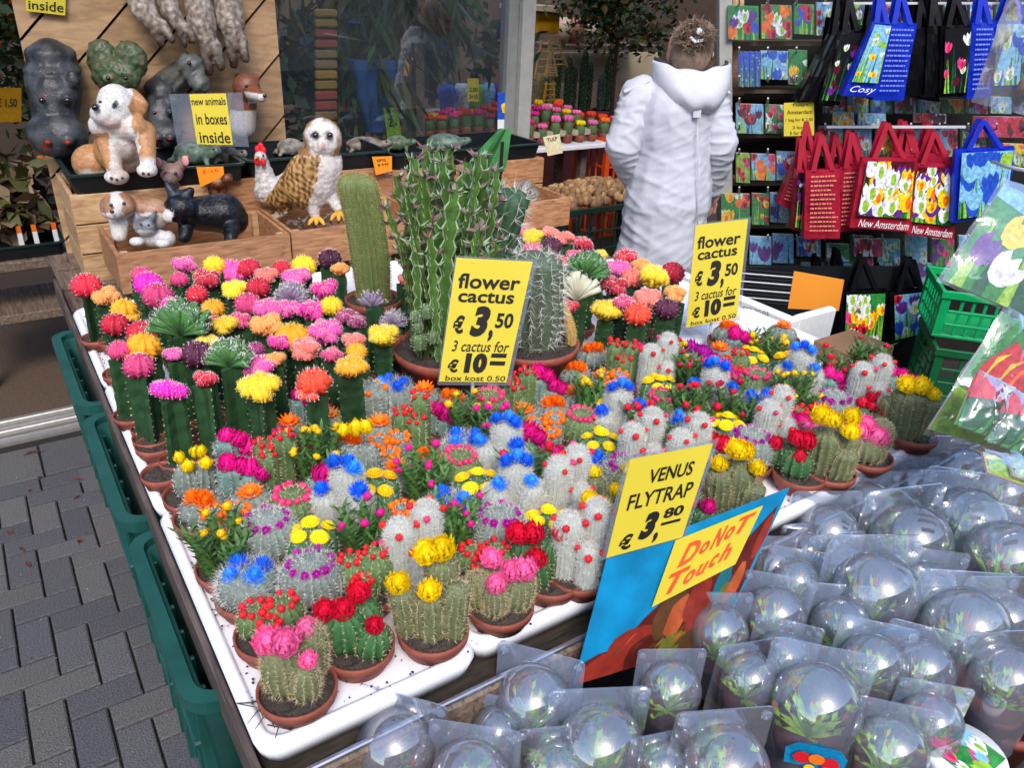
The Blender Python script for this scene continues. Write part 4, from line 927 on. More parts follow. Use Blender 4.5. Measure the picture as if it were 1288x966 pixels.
# ================================================================ TEAL CRATES UNDER THE TABLE EDGE
TEAL = mat('teal_plastic', '#1c4f48', .45, .22, 12, .05, rnd=.04)
def fold_crate(y0, y1, zt, x0=.088, x1=.50, hh=.26, lab=''):
    root = empty('plastic_crate', ((x0+x1)/2, (y0+y1)/2, zt-hh), lab, 'crate', 'teal plastic crates under the table edge')
    m = MB(); t_ = .006
    rg = [rrect(x0+.03, y0+.03, x1-.03, y1-.03, .03, zt-hh), rrect(x0+.012, y0+.012, x1-.012, y1-.012, .03, zt-.03), rrect(x0+.010, y0+.010, x1-.010, y1-.010, .03, zt-.012),
          rrect(x0+.018, y0+.018, x1-.018, y1-.018, .026, zt-.012), rrect(x0+.036, y0+.036, x1-.036, y1-.036, .03, zt-hh+.006)]
    m.loft(rg, 0, True, True, True); W(root, m.build('crate_wall', TEAL, None, True))
    m = MB(); m.loft([rrect(x0+.004, y0+.004, x1-.004, y1-.004, .034, zt-.022), rrect(x0-.012, y0-.012, x1+.012, y1+.012, .045, zt-.022), rrect(x0-.012, y0-.012, x1+.012, y1+.012, .045, zt), rrect(x0+.010, y0+.010, x1-.010, y1-.010, .03, zt), rrect(x0+.010, y0+.010, x1-.010, y1-.010, .03, zt-.018)])
    W(root, m.build('rim', TEAL))
    for k in range(6):
        y = y0+.05+(y1-y0-.1)*k/5; m = MB(); m.box(x0-.001+.006, y-.004, zt-hh+.03, x0+.026, y+.004, zt-.024, bev=.002); W(root, m.build('rib', TEAL))
    m = MB(); m.box(x0-.004, y0+.05, zt-.15, x0+.012, y1-.05, zt-.135, bev=.003); W(root, m.build('handle_bar', TEAL))
fold_crate(.86, 1.28, .742, lab='nearest teal plastic crate under the tray edge beside the paving', hh=.34)
fold_crate(1.32, 1.76, .752, .082, lab='second teal plastic crate below the soil filled left pots', hh=.3)
fold_crate(1.80, 2.26, .762, .078, lab='farthest teal plastic crate beside the door sill', hh=.34)
fold_crate(.80, 1.24, .41, .112, hh=.38, lab='lower teal plastic crate standing beneath the nearest teal crate'); fold_crate(1.30, 1.80, .44, .106, hh=.40, lab='lower teal plastic crate standing beneath the second teal crate')
# ================================================================ WOODEN CRATES AND THE BACK BENCH
CW = woodmat('crate_wood', '#8c5c3c', '#c89468', 6, (3, 14, 14)); CW2 = woodmat('pale_crate_wood', '#a07850', '#d8b488', 6, (3, 14, 14))
def wood_crate(x0, y0, x1, y1, z0, z1, lab, wood=None, slats=1):
    root = empty('wooden_crate', ((x0+x1)/2, (y0+y1)/2, z0), lab, 'crate', 'wooden crates behind the cacti'); wd = wood or CW; t_ = .012
    for k in range(slats):
        a, b_ = z0+(z1-z0)*k/slats+.003, z0+(z1-z0)*(k+1)/slats-.002
        for q in ((x0, y0, x1, y0+t_), (x0, y1-t_, x1, y1), (x0, y0+t_+.001, x0+t_, y1-t_-.001), (x1-t_, y0+t_+.001, x1, y1-t_-.001)):
            m = MB(); m.box(q[0], q[1], a, q[2], q[3], b_, bev=.0015); W(root, m.build('plank', wd))
    m = MB(); m.box(x0+.013, y0+.013, z0+.002, x1-.013, y1-.013, z0+.012); W(root, m.build('base_board', CW2))
    for x, y in ((x0+.014, y0+.014), (x1-.034, y0+.014), (x0+.014, y1-.034), (x1-.034, y1-.034)):
        m = MB(); m.box(x, y, z0+.013, x+.02, y+.02, z1-.004); W(root, m.build('corner_post', CW2))
    return root
wood_crate(.272, 2.37, .772, 2.68, TZ, .925, 'open wooden crate holding the black cat and puppy figures')
wood_crate(.780, 2.38, 1.26, 2.70, TZ, .925, 'open wooden crate under the barn owl figure')
wood_crate(1.50, 2.42, 1.92, 2.72, TZ, .915, 'wooden crate end behind the barrel cactus at the table corner')
wood_crate(.215, 2.695, .62, 3.04, TZ-.06, 1.022, 'tall pale wooden crate supporting the black tray of the bulldog', CW2, 3)
wood_crate(.64, 2.73, 1.30, 3.04, TZ-.02, 1.022, 'long wooden crate under the black tray behind the hen', CW, 2)
wood_crate(1.31, 2.75, 2.02, 3.06, TZ-.02, 1.000, 'long wooden crate below the lizard tray at the shop window', CW, 2)
BP = mat('black_plastic', '#15191c', .4, .1, 30, rnd=.05)
def black_tray(x0, y0, x1, y1, z, lab, h=.055):
    root = empty('black_tray', ((x0+x1)/2, (y0+y1)/2, z), lab, 'tray', 'black trays along the shop window')
    m = MB(); m.loft([rrect(x0+.01, y0+.01, x1-.01, y1-.01, .02, z), rrect(x0, y0, x1, y1, .02, z+h), rrect(x0+.008, y0+.008, x1-.008, y1-.008, .016, z+h), rrect(x0+.014, y0+.014, x1-.014, y1-.014, .016, z+.006)], 0, True, True, True)
    W(root, m.build('tray_shell', BP))
    m = MB(); m.loft([rrect(x0-.007, y0-.007, x1+.007, y1+.007, .024, z+h-.004), rrect(x0-.007, y0-.007, x1+.007, y1+.007, .024, z+h+.003), rrect(x0+.007, y0+.007, x1-.007, y1-.007, .017, z+h+.003)]); W(root, m.build('tray_rim', mat('dark_green_plastic', '#1e3430', .35, .1, 30)))
black_tray(.225, 2.69, .745, 3.02, 1.024, 'black plastic tray with the bulldog puppy leaning over its rim')
black_tray(.765, 2.72, 1.28, 3.03, 1.024, 'black plastic tray behind the hen and owl figures')
black_tray(1.315, 2.75, 2.0, 3.05, 1.002, 'black plastic tray of stone reptiles under the shop window')
# ================================================================ DIAGONAL PLANK PANEL
DW = woodmat('panel_wood', '#9c7a58', '#c8a47c', 4, (3, 3, 10), bump=.2)
root = empty('plank_panel', (.58, 3.12, .0), 'large panel of diagonal pale brown planks behind the animal figures', 'panel')
X0, X1, Z0, Z1, YP = .205, 1.035, .0, 2.3, 3.12
bmp = MB(); bmp.box(X0+.004, YP+.022, Z0, X1-.004, YP+.030, Z1); W(root, bmp.build('backing_board', mat('dark_gap', '#1c1410', .9)))
def clip_poly(poly, f):
    out = []
    for i in range(len(poly)):
        a, b_ = poly[i], poly[(i+1) % len(poly)]; fa, fb = f(a), f(b_)
        if fa >= 0: out.append(a)
        if fa*fb < 0: k = fa/(fa-fb); out.append((a[0]+(b_[0]-a[0])*k, a[1]+(b_[1]-a[1])*k))
    return out
wd = .155; g = .0045
for k in range(-4, 16):
    s0 = k*wd-1.0
    # band s = z - x*1.05 in [s0, s0+wd)
    def s_(p): return (p[1]-p[0]*1.0)*.7071
    poly = [(X0, Z0), (X1, Z0), (X1, Z1), (X0, Z1)]
    poly = clip_poly(poly, lambda p: s_(p)-s0-g); poly = clip_poly(poly, lambda p: s0+wd-g-s_(p))
    if len(poly) < 3: continue
    m = MB(); n_ = len(poly); m.add([(x, YP, z) for x, z in poly]+[(x, YP+.02, z) for x, z in poly], [tuple(range(n_)), tuple(range(2*n_-1, n_-1, -1))]+[(i, i+n_, (i+1) % n_+n_, (i+1) % n_) for i in range(n_)])
    pk = W(root, m.build('plank', DW))
    if k % 1 == 0:
        c = (sum(x for x, z in poly)/n_, sum(z for x, z in poly)/n_)
        for q in (-.12, .1):
            m = MB(); m.ell((c[0]+q, YP-.001, c[1]+q+.03), (.005, .002, .005), 8, 4); o = m.build('nail', BLK, pk)
# ================================================================ ANIMAL FIGURES
def C(h): return lin(h)
RM = None
def fig(name, px, py, D, lab, cat='figurine', group='painted animal figures', loc=None):
    f = Fig(px, py, D, loc); root = empty(name, f.loc, lab, cat, group, VROT); return f, root
def eye(root, f, px, py, dy, r, c=BLK, name='eye', body=None):
    m = MB(); m.ell(f.L(px, py, dy), r, 10, 8); return m.build(name, mat('glossy_eye', '#080808', .1, 0, coat=1) if c is BLK else c, root, True)
def eyes(root, f, L_, r=.006): [eye(root, f, x, y, d, r*k) for x, y, d, k in L_]
# bulldog puppy on the black tray
D0 = Vector((.37, 2.70, 0)).dot(FW)
f, r_ = fig('bulldog_figure', 150, 228, D0, 'white and tan bulldog puppy figure with paws over the black tray')
L, R_ = f.L, f.r
def cf(p):
    px, py = f.inv(p); px += NZ(p, 45)*5; py += NZ(p+Vector((1, 1, 1)), 45)*5; W_, T_, K_, N_ = C('#f2eee8'), C('#d09868'), C('#e8b8ac'), C('#222638')
    c = W_
    if px > 165 and py < 165 and px-165 > (150-py)*-.2: c = T_
    if px < 138 and py > 168: c = mixc(T_, W_, max(0, (py-212)/6))
    if px > 176 and 165 < py < 205: c = mixc(T_, W_, (py-195)/8)
    if 150 < py < 168 and 120 < px < 160: c = mixc(c, K_, .45)
    if (px-121)**2+(py-135)**2 < 30 and p.y < -.03: c = N_
    if (px-146)**2/1.6+(py-131)**2 < 14 and p.y < -.04: c = C('#50606c')
    if py > 180 and 138 < px < 172: c = mixc(c, C('#c8a898'), .5)
    return c
blob('body', [('e', L(147, 133, -.045), (R_(22), R_(20), R_(25))), ('e', L(130, 143, -.09), (R_(15), R_(13), R_(13))), ('e', L(122, 137, -.105), (R_(6), R_(6), R_(5))), ('e', L(138, 150, -.085), (R_(14), R_(12), R_(9))),
   ('c', L(150, 150, -.02), L(152, 175, -.01), R_(24), R_(29)), ('e', L(152, 190, .02), (R_(32), R_(28), R_(28))), ('e', L(118, 205, .05), (R_(26), R_(24), R_(24))), ('c', L(136, 180, -.05), L(146, 220, -.10), R_(13), R_(9)), ('e', L(147, 222, -.12), (R_(14), R_(14), R_(9))),
   ('c', L(182, 165, -.03), L(186, 205, -.10), R_(13), R_(9)), ('e', L(185, 214, -.12), (R_(12), R_(13), R_(8))), ('c', L(166, 120, -.02), L(180, 130, -.03), R_(9), R_(6)), ('e', L(176, 136, -.03), (R_(9), R_(6), R_(9))), ('c', L(128, 158, -.05), L(170, 160, -.05), R_(15), R_(15))], cf, .0045, r_, 3, lambda c: .0015*NZ(c, 60))
eyes(r_, f, ((144, 131, -.098, .9), (126, 128, -.096, .8)), .006); eye(r_, f, 120, 135, -.128, .010, name='nose')
for x, y in ((140, 224), (147, 226), (154, 224), (180, 218), (187, 219)): eye(r_, f, x, y, -.155, .0045, mat('paw_claw', '#3c342c'), 'claw')
# owl
D0 = Vector((.98, 2.44, 0)).dot(FW)
f, r_ = fig('owl_figure', 388, 288, D0, 'brown and white barn owl figure standing in the wooden crate')
L, R_ = f.L, f.r
def cf(p):
    px, py = f.inv(p); px += NZ(p, 45)*5; py += NZ(p+Vector((1, 1, 1)), 45)*5; W_, B_ = C('#f4ece4'), C('#c08c4c')
    if py < 195:
        c = mixc(W_, C('#c08440'), max(0, (p.y+.030)/.03)); rd_ = math.hypot(px-406, (py-172)*.92); c = mixc(c, C('#b07c44'), (rd_-19)/5); c = mixc(c, C('#8c5c34'), (6-abs(px-406)-(py-150))/5) if py < 158 else c; d1 = min((px-396)**2+(py-170)**2, (px-414)**2+(py-170)**2)
        if p.y < -.01: c = mixc(C('#4c4048'), c, (d1-10)/45)
        return c
    wing = px < 404-(py-195)*.25 and py < 268 and py > 196
    if wing:
        q_ = p+Vector((NZ(p, 30), 0, NZ(p+Vector((3, 0, 0)), 30)))*.014; n = sin((q_.x+q_.z*.5)*250)*sin((q_.z-q_.x*.4)*170); return mixc(C('#6c4424'), C('#dcae6c'), .5+n*.8+NZ(p, 40)*.6)
    return mixc(W_, C('#d8c8c0'), .5+NZ(p, 20))
blob('body', [('e', L(406, 174, -.02), (R_(23), R_(19), R_(24))), ('e', L(406, 174, -.042), (R_(20), R_(8), R_(20))), ('c', L(403, 205, 0), L(398, 225, 0), R_(27), R_(26)), ('e', L(388, 232, .01), (R_(32), R_(26), R_(32))), ('c', L(385, 215, .0), L(352, 250, .03), R_(22), R_(13)), ('c', L(352, 250, .03), L(336, 252, .04), R_(12), R_(5)),
   ('c', L(360, 262, .04), L(340, 278, .05), R_(8), R_(4)), ('c', L(392, 245, -.01), L(396, 268, -.02), R_(13), R_(7)), ('c', L(412, 240, .01), L(424, 262, .0), R_(11), R_(6)), ('e', L(405, 183, -.065), (R_(4), R_(5), R_(8)))], cf, .0045, r_, 2, lambda c: .0025*NZ(c, 75)+.0015*NZ(c, 160))
eyes(r_, f, ((397, 170, -.068, 1), (415, 170, -.068, 1)), .010)
m = MB(); m.ell(L(406, 183, -.082), (.006, .008, .012), 8, 6); m.build('beak', mat('beak_pink', '#d8a094'), r_, True)
for x, y, n_ in ((398, 272, 0), (426, 266, 1)):
    for k in (-1, 0, 1):
        m = MB(); m.tube([L(x, y, -.02), L(x+k*7, y+6, -.045), L(x+k*10, y+11, -.06)], [.008, .008, .004], 7); m.build('claw', mat('claw_yellow', '#d8a040', .5), r_, True)
rr = random.Random(4); m = MB()
for k in range(26): a = L(rr.uniform(365, 440), rr.uniform(278, 292), rr.uniform(-.04, .05)); m.tube([a, a+Vector((rr.uniform(-.06, .06), rr.uniform(-.05, .05), rr.uniform(0, .035)))], .004, 5)
o = stuff(m.build('twig_nest', mat('twig_grey', '#74665c', .9, .3), r_))
# hen
D0 = Vector((.83, 2.64, 0)).dot(FW)
f, r_ = fig('hen_figure', 335, 268, D0, 'white hen figure with red comb left of the barn owl'); L = f.L; R_ = lambda x: f.r(x)*.85
cf = lambda p: C('#eeeae6') if NZ(p, 60) > -.15 else C('#cfc6c0')
blob('body', [('e', L(328, 198, -.01), (R_(9), R_(9), R_(10))), ('c', L(330, 205, 0), L(334, 225, 0), R_(10), R_(15)), ('e', L(340, 240, .0), (R_(24), R_(20), R_(22))), ('c', L(352, 232, .02), L(372, 215, .03), R_(12), R_(7))], cf, .004, r_, 2, lambda c: .003*NZ(c, 90))
m = MB(); [m.ell(L(x, y, -.01), (.010, .006, .014), 8, 6) for x, y in ((324, 188), (328, 184), (331, 189))]; m.build('comb', FC['red'], r_, True)
m = MB(); [m.ell(L(x, y, -.035), (.010, .008, .014), 8, 6) for x, y in ((323, 203), (331, 204))]; m.build('wattle', FC['red'], r_, True)
m = MB(); m.tube([L(324, 198, -.035), L(320, 199, -.06)], [.006, .001], 6); m.build('beak', mat('claw_yellow'), r_, True); eyes(r_, f, ((331, 195, -.03, .7),), .005)
# black cat, puppy, kitten in the crate
D0 = Vector((.60, 2.50, 0)).dot(FW)
f, r_ = fig('black_cat_figure', 262, 300, D0, 'crouching black cat figure with pointed blue grey ears in the wooden crate'); L, R_ = f.L, f.r
def cf(p):
    px, py = f.inv(p); px += NZ(p, 45)*5; py += NZ(p+Vector((1, 1, 1)), 45)*5
    if px < 218 and py > 262: return C('#e8e0dc')
    return mixc(C('#0c0e12'), C('#2c3850'), .25+NZ(p, 60)*1.6 if py < 255 else .05)
blob('body', [('e', L(228, 262, -.05), (R_(20), R_(18), R_(18))), ('c', L(222, 250, -.05), L(208, 229, -.05), R_(9), R_(2.5)), ('c', L(232, 248, -.04), L(240, 240, -.04), R_(11), R_(5)), ('c', L(240, 268, -.01), L(282, 268, .01), R_(20), R_(25)), ('e', L(290, 275, .02), (R_(22), R_(20), R_(22))), ('e', L(214, 272, -.08), (R_(10), R_(9), R_(8))),
   ('c', L(235, 280, -.04), L(232, 298, -.08), R_(10), R_(8)), ('c', L(292, 285, -.03), L(290, 300, -.07), R_(10), R_(8))], cf, .0045, r_, 3, lambda c: .0015*NZ(c, 80))
eyes(r_, f, ((216, 264, -.11, .9), (226, 262, -.12, .9)), .006)
f, r_ = fig('puppy_figure', 165, 300, Vector((.42, 2.52, 0)).dot(FW), 'brown and white lop eared puppy figure in the wooden crate'); L, R_ = f.L, f.r
def cf(p):
    px, py = f.inv(p); px += NZ(p, 45)*5; py += NZ(p+Vector((1, 1, 1)), 45)*5
    if abs(px-146) < 7 or py > 268: return C('#f0e6de')
    return mixc(C('#9c6444'), C('#d0a484'), .5+NZ(p, 25))
blob('body', [('e', L(150, 258, -.03), (R_(19), R_(17), R_(17))), ('e', L(143, 268, -.07), (R_(10), R_(10), R_(8))), ('e', L(132, 262, -.02), (R_(6), R_(6), R_(13))), ('c', L(165, 262, .02), L(195, 268, .03), R_(18), R_(20)), ('c', L(150, 280, -.03), L(150, 296, -.05), R_(12), R_(9))], cf, .0045, r_, 3)
eyes(r_, f, ((140, 258, -.085, .9), (156, 256, -.083, .9)), .006); eye(r_, f, 141, 266, -.105, .006, name='nose')
f, r_ = fig('kitten_figure', 190, 308, Vector((.50, 2.46, 0)).dot(FW), 'grey and white kitten figure with a pink ear beside the black cat'); L, R_ = f.L, f.r
def cf(p):
    px, py = f.inv(p); px += NZ(p, 45)*5; py += NZ(p+Vector((1, 1, 1)), 45)*5
    return C('#eceae8') if py > 290 else mixc(C('#4c5260'), C('#9ca0a8'), .5+NZ(p, 40))
blob('body', [('e', L(182, 284, -.02), (R_(14), R_(12), R_(12))), ('c', L(174, 275, -.02), L(170, 266, -.02), R_(5), R_(2)), ('c', L(190, 276, -.02), L(196, 266, -.02), R_(5), R_(2)), ('c', L(190, 298, .01), L(210, 300, .02), R_(13), R_(11)), ('e', L(172, 304, -.05), (R_(9), R_(8), R_(6))), ('e', L(205, 306, -.04), (R_(9), R_(8), R_(6)))], cf, .004, r_, 2)
eyes(r_, f, ((177, 282, -.055, .8), (187, 283, -.055, .8)), .005)
# chihuahua, turtle, stone reptiles on the tray
f, r_ = fig('chihuahua_figure', 215, 240, Vector((.54, 2.70, 0)).dot(FW), 'small grey chihuahua figure with pink ears behind the black cat'); L, R_ = f.L, f.r
cf = lambda p: mixc(C('#8c7474'), C('#c49c90'), .5+NZ(p, 30))
blob('body', [('e', L(215, 217, -.02), (R_(15), R_(12), R_(12))), ('e', L(214, 225, -.055), (R_(8), R_(9), R_(7))), ('c', L(205, 208, -.01), L(196, 200, -.01), R_(7), R_(3)), ('c', L(227, 208, -.01), L(236, 197, -.01), R_(7), R_(3)), ('c', L(216, 230, .01), L(218, 240, .01), R_(14), R_(14))], cf, .004, r_, 2)
for x, y in ((199, 204), (233, 202)): m = MB(); m.ell(L(x, y, -.028), (.012, .003, .016), 8, 6); m.build('inner_ear', mat('ear_pink', '#e8a0a0'), r_, True)
eyes(r_, f, ((209, 218, -.05, .9), (221, 218, -.05, .9)), .006)
STN = [C('#7c9484'), C('#a49484'), C('#788c6c'), C('#b8b0a4')]
def rock_animal(nm, px, py, w_, h_, X, Y, ci, lab, extra=()):
    f, r_ = fig(nm, px, py, Vector((X, Y, 0)).dot(FW), lab); L, R_ = f.L, f.r; c0 = STN[ci]
    pr = [('e', L(px, py-h_*.5, 0), (R_(w_*.4), R_(w_*.28), R_(h_*.5))), ('c', L(px+w_*.25, py-h_*.45, -.02), L(px+w_*.48, py-h_*.6, -.03), R_(h_*.3), R_(h_*.22)), ('c', L(px-w_*.3, py-h_*.3, 0), L(px-w_*.5, py-h_*.2, .01), R_(h_*.25), R_(h_*.1))]
    for sx in (-.25, .25): pr.append(('c', L(px+sx*w_, py-h_*.3, -.02), L(px+sx*w_*1.2, py-h_*.05, -.05), R_(h_*.16), R_(h_*.12)))
    blob('body', pr, lambda p: mixc(c0, tuple(x*.5 for x in c0), .4+NZ(p, 50)*1.5), .005, r_, 2, lambda c: .003*NZ(c, 70)); eyes(r_, f, ((px+w_*.42, py-h_*.7, -.06, .9),), .005)
rock_animal('turtle_figure', 243, 208, 60, 30, .66, 2.80, 0, 'mossy green turtle figure in front of the new animals sign')
rock_animal('frog_figure', 285, 206, 46, 22, .80, 2.84, 3, 'grey rabbit shaped stone figure below the new animals sign')
rock_animal('lizard_figure', 366, 196, 44, 22, 1.10, 2.90, 3, 'pale stone reptile left of the barn owl head')
rock_animal('lizard_figure', 460, 192, 62, 20, 1.42, 2.90, 1, 'tan stone reptile between barn owl and euphorbia')
rock_animal('lizard_figure', 500, 190, 40, 20, 1.56, 2.93, 2, 'mossy green frog shaped stone under the window')
rock_animal('lizard_figure', 560, 190, 60, 22, 1.75, 2.93, 0, 'dark green reptile figure behind the euphorbia tips')
f, r_ = fig('rabbit_figure', 272, 238, Vector((.72, 2.66, 0)).dot(FW), 'reddish brown shell shaped animal figure below the orange note'); L, R_ = f.L, f.r
blob('body', [('e', L(272, 228, -.02), (R_(15), R_(12), R_(9))), ('e', L(286, 224, -.03), (R_(7), R_(7), R_(6))), ('e', L(272, 238, .0), (R_(14), R_(12), R_(9)))], lambda p: mixc(C('#a86c50'), C('#6c3c2c'), .5+NZ(p, 60)*2), .004, r_, 2, lambda c: .003*NZ(c, 60))
f, r_ = fig('mouse_figure', 672, 268, Vector((1.80, 2.52, 0)).dot(FW), 'grey brown mouse figure peeking over the right wooden crate'); L, R_ = f.L, f.r
blob('body', [('e', L(664, 246, -.01), (R_(15), R_(12), R_(13))), ('c', L(660, 240, 0), L(652, 262, 0), R_(14), R_(18))], lambda p: mixc(C('#b0a090'), C('#7c6c60'), .5+NZ(p, 50)), .005, r_, 2); eyes(r_, f, ((666, 241, -.045, 1),), .007)
# hippo masks and hanging animals on the panel
def hippo(px, py, k, lab, X=.30, rot=0):
    f, r_ = fig('hippo_mask', px, py, PY(px, py, 3.05).dot(FW), lab, 'wall figure', 'animal figures hanging on the plank panel'); L, R_ = f.L, f.r
    q = lambda x, y, d=0: L(px+x*k, py+y*k, d)
    def cf(p):
        x, y = p.x*f.s/k, -p.z*f.s*.93/k
        c = mixc(C('#34373c'), C('#5c5f64'), .5+NZ(p, 25)*1.5)
        if min((x+12)**2+(y+10)**2, (x-13)**2+(y+10)**2) < 28 and p.y < -.03: c = C('#9c4838')
        if min((x+18)**2+(y+62)**2, (x-14)**2+(y+62)**2) < 30 and p.y < -.02: c = mixc(c, C('#7c4c40'), .6)
        return c
    pr = [('e', q(0, -18, -.06), (R_(37*k), R_(26*k), R_(27*k))), ('c', q(-2, -35, -.03), q(-3, -72, 0), R_(25*k), R_(30*k)), ('c', q(-4, -80, .02), q(-6, -108, .04), R_(32*k), R_(30*k)), ('e', q(-19, -64, -.05), (R_(8*k), R_(8*k), R_(8*k))), ('e', q(13, -64, -.05), (R_(8*k), R_(8*k), R_(8*k))), ('e', q(-24, -88, -.02), (R_(8*k), R_(7*k), R_(9*k))), ('e', q(20, -88, -.02), (R_(8*k), R_(7*k), R_(9*k))),
          ('e', q(-12, -12, -.11), (R_(9*k), R_(7*k), R_(8*k))), ('e', q(13, -12, -.11), (R_(9*k), R_(7*k), R_(8*k)))]
    blob('body', pr, cf, .006, r_, 2, lambda c: .004*sin(c[2]*110)*(1 if -c[2]*f.s*.93/k < -85 else 0)+.0012*NZ(c, 60))
    eyes(r_, f, ((px-19*k, py-62*k, -.10, k*1.2), (px+13*k, py-62*k, -.10, k*1.2)), .008)
    for x in (-12, 13): m = MB(); m.ell(q(x, -9, -.135), (.011*k, .008, .008*k), 10, 6); m.build('nostril', mat('nostril_red', '#8c2c20', .5), r_, True)
hippo(72, 188, 1., 'big grey hippo head mask hanging on the panel left of bulldog')
hippo(206, 180, .62, 'dark hippo head partly hidden behind the bulldog figure')
f, r_ = fig('hippo_mask', 232, 118, PY(232, 118, 3.06).dot(FW), 'small side facing grey hippo head above the new animals sign', 'wall figure', 'animal figures hanging on the panel'); L, R_ = f.L, f.r
blob('body', [('e', L(240, 82, -.03), (R_(17), R_(14), R_(15))), ('c', L(243, 92, -.03), L(252, 105, -.05), R_(13), R_(12)), ('c', L(230, 92, 0), L(208, 112, .01), R_(17), R_(20)), ('e', L(232, 70, -.02), (R_(5), R_(5), R_(6)))], lambda p: mixc(C('#555a5c'), C('#7c7c74'), .5+NZ(p, 30)), .005, r_, 2, lambda c: .002*sin((c[0]-c[2])*160)); eyes(r_, f, ((238, 79, -.075, 1),), .007)
f, r_ = fig('crocodile_mask', 146, 112, PY(146, 112, 3.06).dot(FW), 'mossy green crocodile head figure on the panel above the bulldog', 'wall figure', 'animal figures hanging on the panel'); L, R_ = f.L, f.r
blob('body', [('e', L(130, 75, -.02), (R_(20), R_(14), R_(24))), ('e', L(165, 75, -.02), (R_(20), R_(14), R_(22))), ('e', L(146, 95, -.04), (R_(30), R_(16), R_(22))), ('e', L(136, 98, -.07), (R_(8), R_(8), R_(7)))], lambda p: mixc(C('#48603c'), C('#6c6c54'), .5+NZ(p, 45)*1.6), .005, r_, 1, lambda c: .005*NZ(c, 75)); eyes(r_, f, ((136, 98, -.10, 1), (158, 98, -.09, 1)), .007)
def fox(px, py, lab, k=1.):
    f, r_ = fig('fox_figure', px, py, PY(px, py, 3.04).dot(FW), lab, 'wall figure', 'animal figures hanging on the panel'); L, R_ = f.L, f.r; q = lambda x, y, d=0: L(px+x*k, py+y*k, d)
    def cf(p):
        x, y = p.x*f.s/k, -p.z*f.s*.93/k
        if x > 10 and y > -42 and y < -28: return C('#f0e4e0')
        return C('#8c5440') if y < -20 else C('#e0d4c8')
    blob('body', [('e', q(0, -50, -.02), (R_(17*k), R_(14*k), R_(17*k))), ('c', q(8, -44, -.05), q(19, -38, -.08), R_(10*k), R_(6*k)), ('c', q(-2, -36, 0), q(-6, -2, 0), R_(15*k), R_(17*k)), ('e', q(12, -62, 0), (R_(5), R_(4), R_(6))), ('e', q(-10, -62, 0), (R_(5), R_(4), R_(6)))], cf, .005, r_, 2)
    eyes(r_, f, ((px+0*k, py-52*k, -.065, 1),), .006); eye(r_, f, px+23*k, py-40*k, -.10, .007, name='nose')
fox(310, 160, 'brown and white weasel figure right of the new animals sign')
def hare(px, topy, ln, k, lab, lean=0):
    f, r_ = fig('hanging_hare', px, topy+ln, PY(px, topy+ln, 3.04).dot(FW), lab, 'wall figure', 'furry hanging animals at the panel top'); L, R_ = f.L, f.r; q = lambda x, y, d=0: L(px+x, topy+y, d)
    def cf(p):
        y = ln-p.z*f.s*.93*-1 if 0 else -p.z*f.s*.93+ln; return mixc(mixc(C('#cfc4b8'), C('#8c7868'), .5+NZ(p, 70)*1.5), C('#4c342c'), (y-ln*.55)/(ln*.4))
    blob('body', [('c', q(-lean, -35), q(0, ln*.35, -.02), R_(17*k), R_(17*k)), ('c', q(0, ln*.35, -.02), q(lean*.6, ln*.68, -.03), R_(17*k), R_(9*k)), ('c', q(lean*.6-5*k, ln*.65, -.03), q(lean-6*k, ln*.98, -.03), R_(8*k), R_(5*k)), ('c', q(lean*.6+7*k, ln*.62, -.02), q(lean+9*k, ln*.9, -.03), R_(8*k), R_(5*k))], cf, .006, r_, 1, lambda c: .004*NZ((c[0]*1.5, c[1], c[2]*.6), 120))
hare(255, 0, 92, 1.0, 'middle furry hare with dark feet hanging from the panel top', 14)
hare(290, 0, 82, 1.0, 'right furry hare hanging with its dark feet near the weasel', 10)
hare(182, -10, 66, .9, 'left brown hare legs hanging above the crocodile head', 26)
hare(215, -10, 68, .7, 'thin brown hare legs hanging between its neighbours', 22)
# notes and signs there
def note(nm, quad, Y, m, lab, lines=(), bold=.01, cat='sign', mt=BLK):
    cs = [PY(x, y, Y) for x, y in quad]; root = sheet(nm, cs, m, lab, cat)
    for t_, a in lines: W(root, text_on(cs, t_, *a, mt, None, bold=bold))
    return root, cs
root, cs = note('paper_sign', ((31, -22), (83, -22), (82, 19), (33, 13)), 3.10, YEL, 'yellow inside sign at the panel top left corner', (('inside', (.06, .60, .95, .92)),))
p0 = PY(258, 160, 2.80); nn = Vector((-.35, -1, .12)).normalized()
cs = [PP(x, y, p0, nn) for x, y in ((238, 118), (284, 117), (293, 182), (248, 181))]
root = sheet('paper_sign', cs, YEL, 'yellow new animals in boxes inside sign in a clear sleeve'); frame_clear(root, cs, .55, .01, .45, .03)
for t_, a in (('new animals', (.03, .07, .96, .22)), ('in boxes', (.08, .38, .93, .60)), ('inside', (.10, .74, .95, .97))): W(root, text_on(cs, t_, *a, BLK, None, bold=.012))
note('price_note', ((247, 210), (281, 209), (282, 222), (252, 235)), 2.66, ORG, 'orange price note with red print hanging behind the black cat', (('€ 14.95', (.2, .15, .8, .4)),), mt=RED)
note('price_note', ((468, 197), (493, 196), (493, 215), (473, 220)), 2.70, ORG, 'orange price note hanging on the tray right of the owl', (('REPTIEL', (.2, .15, .7, .3)), ('€ 9.95', (.2, .4, .8, .55))))
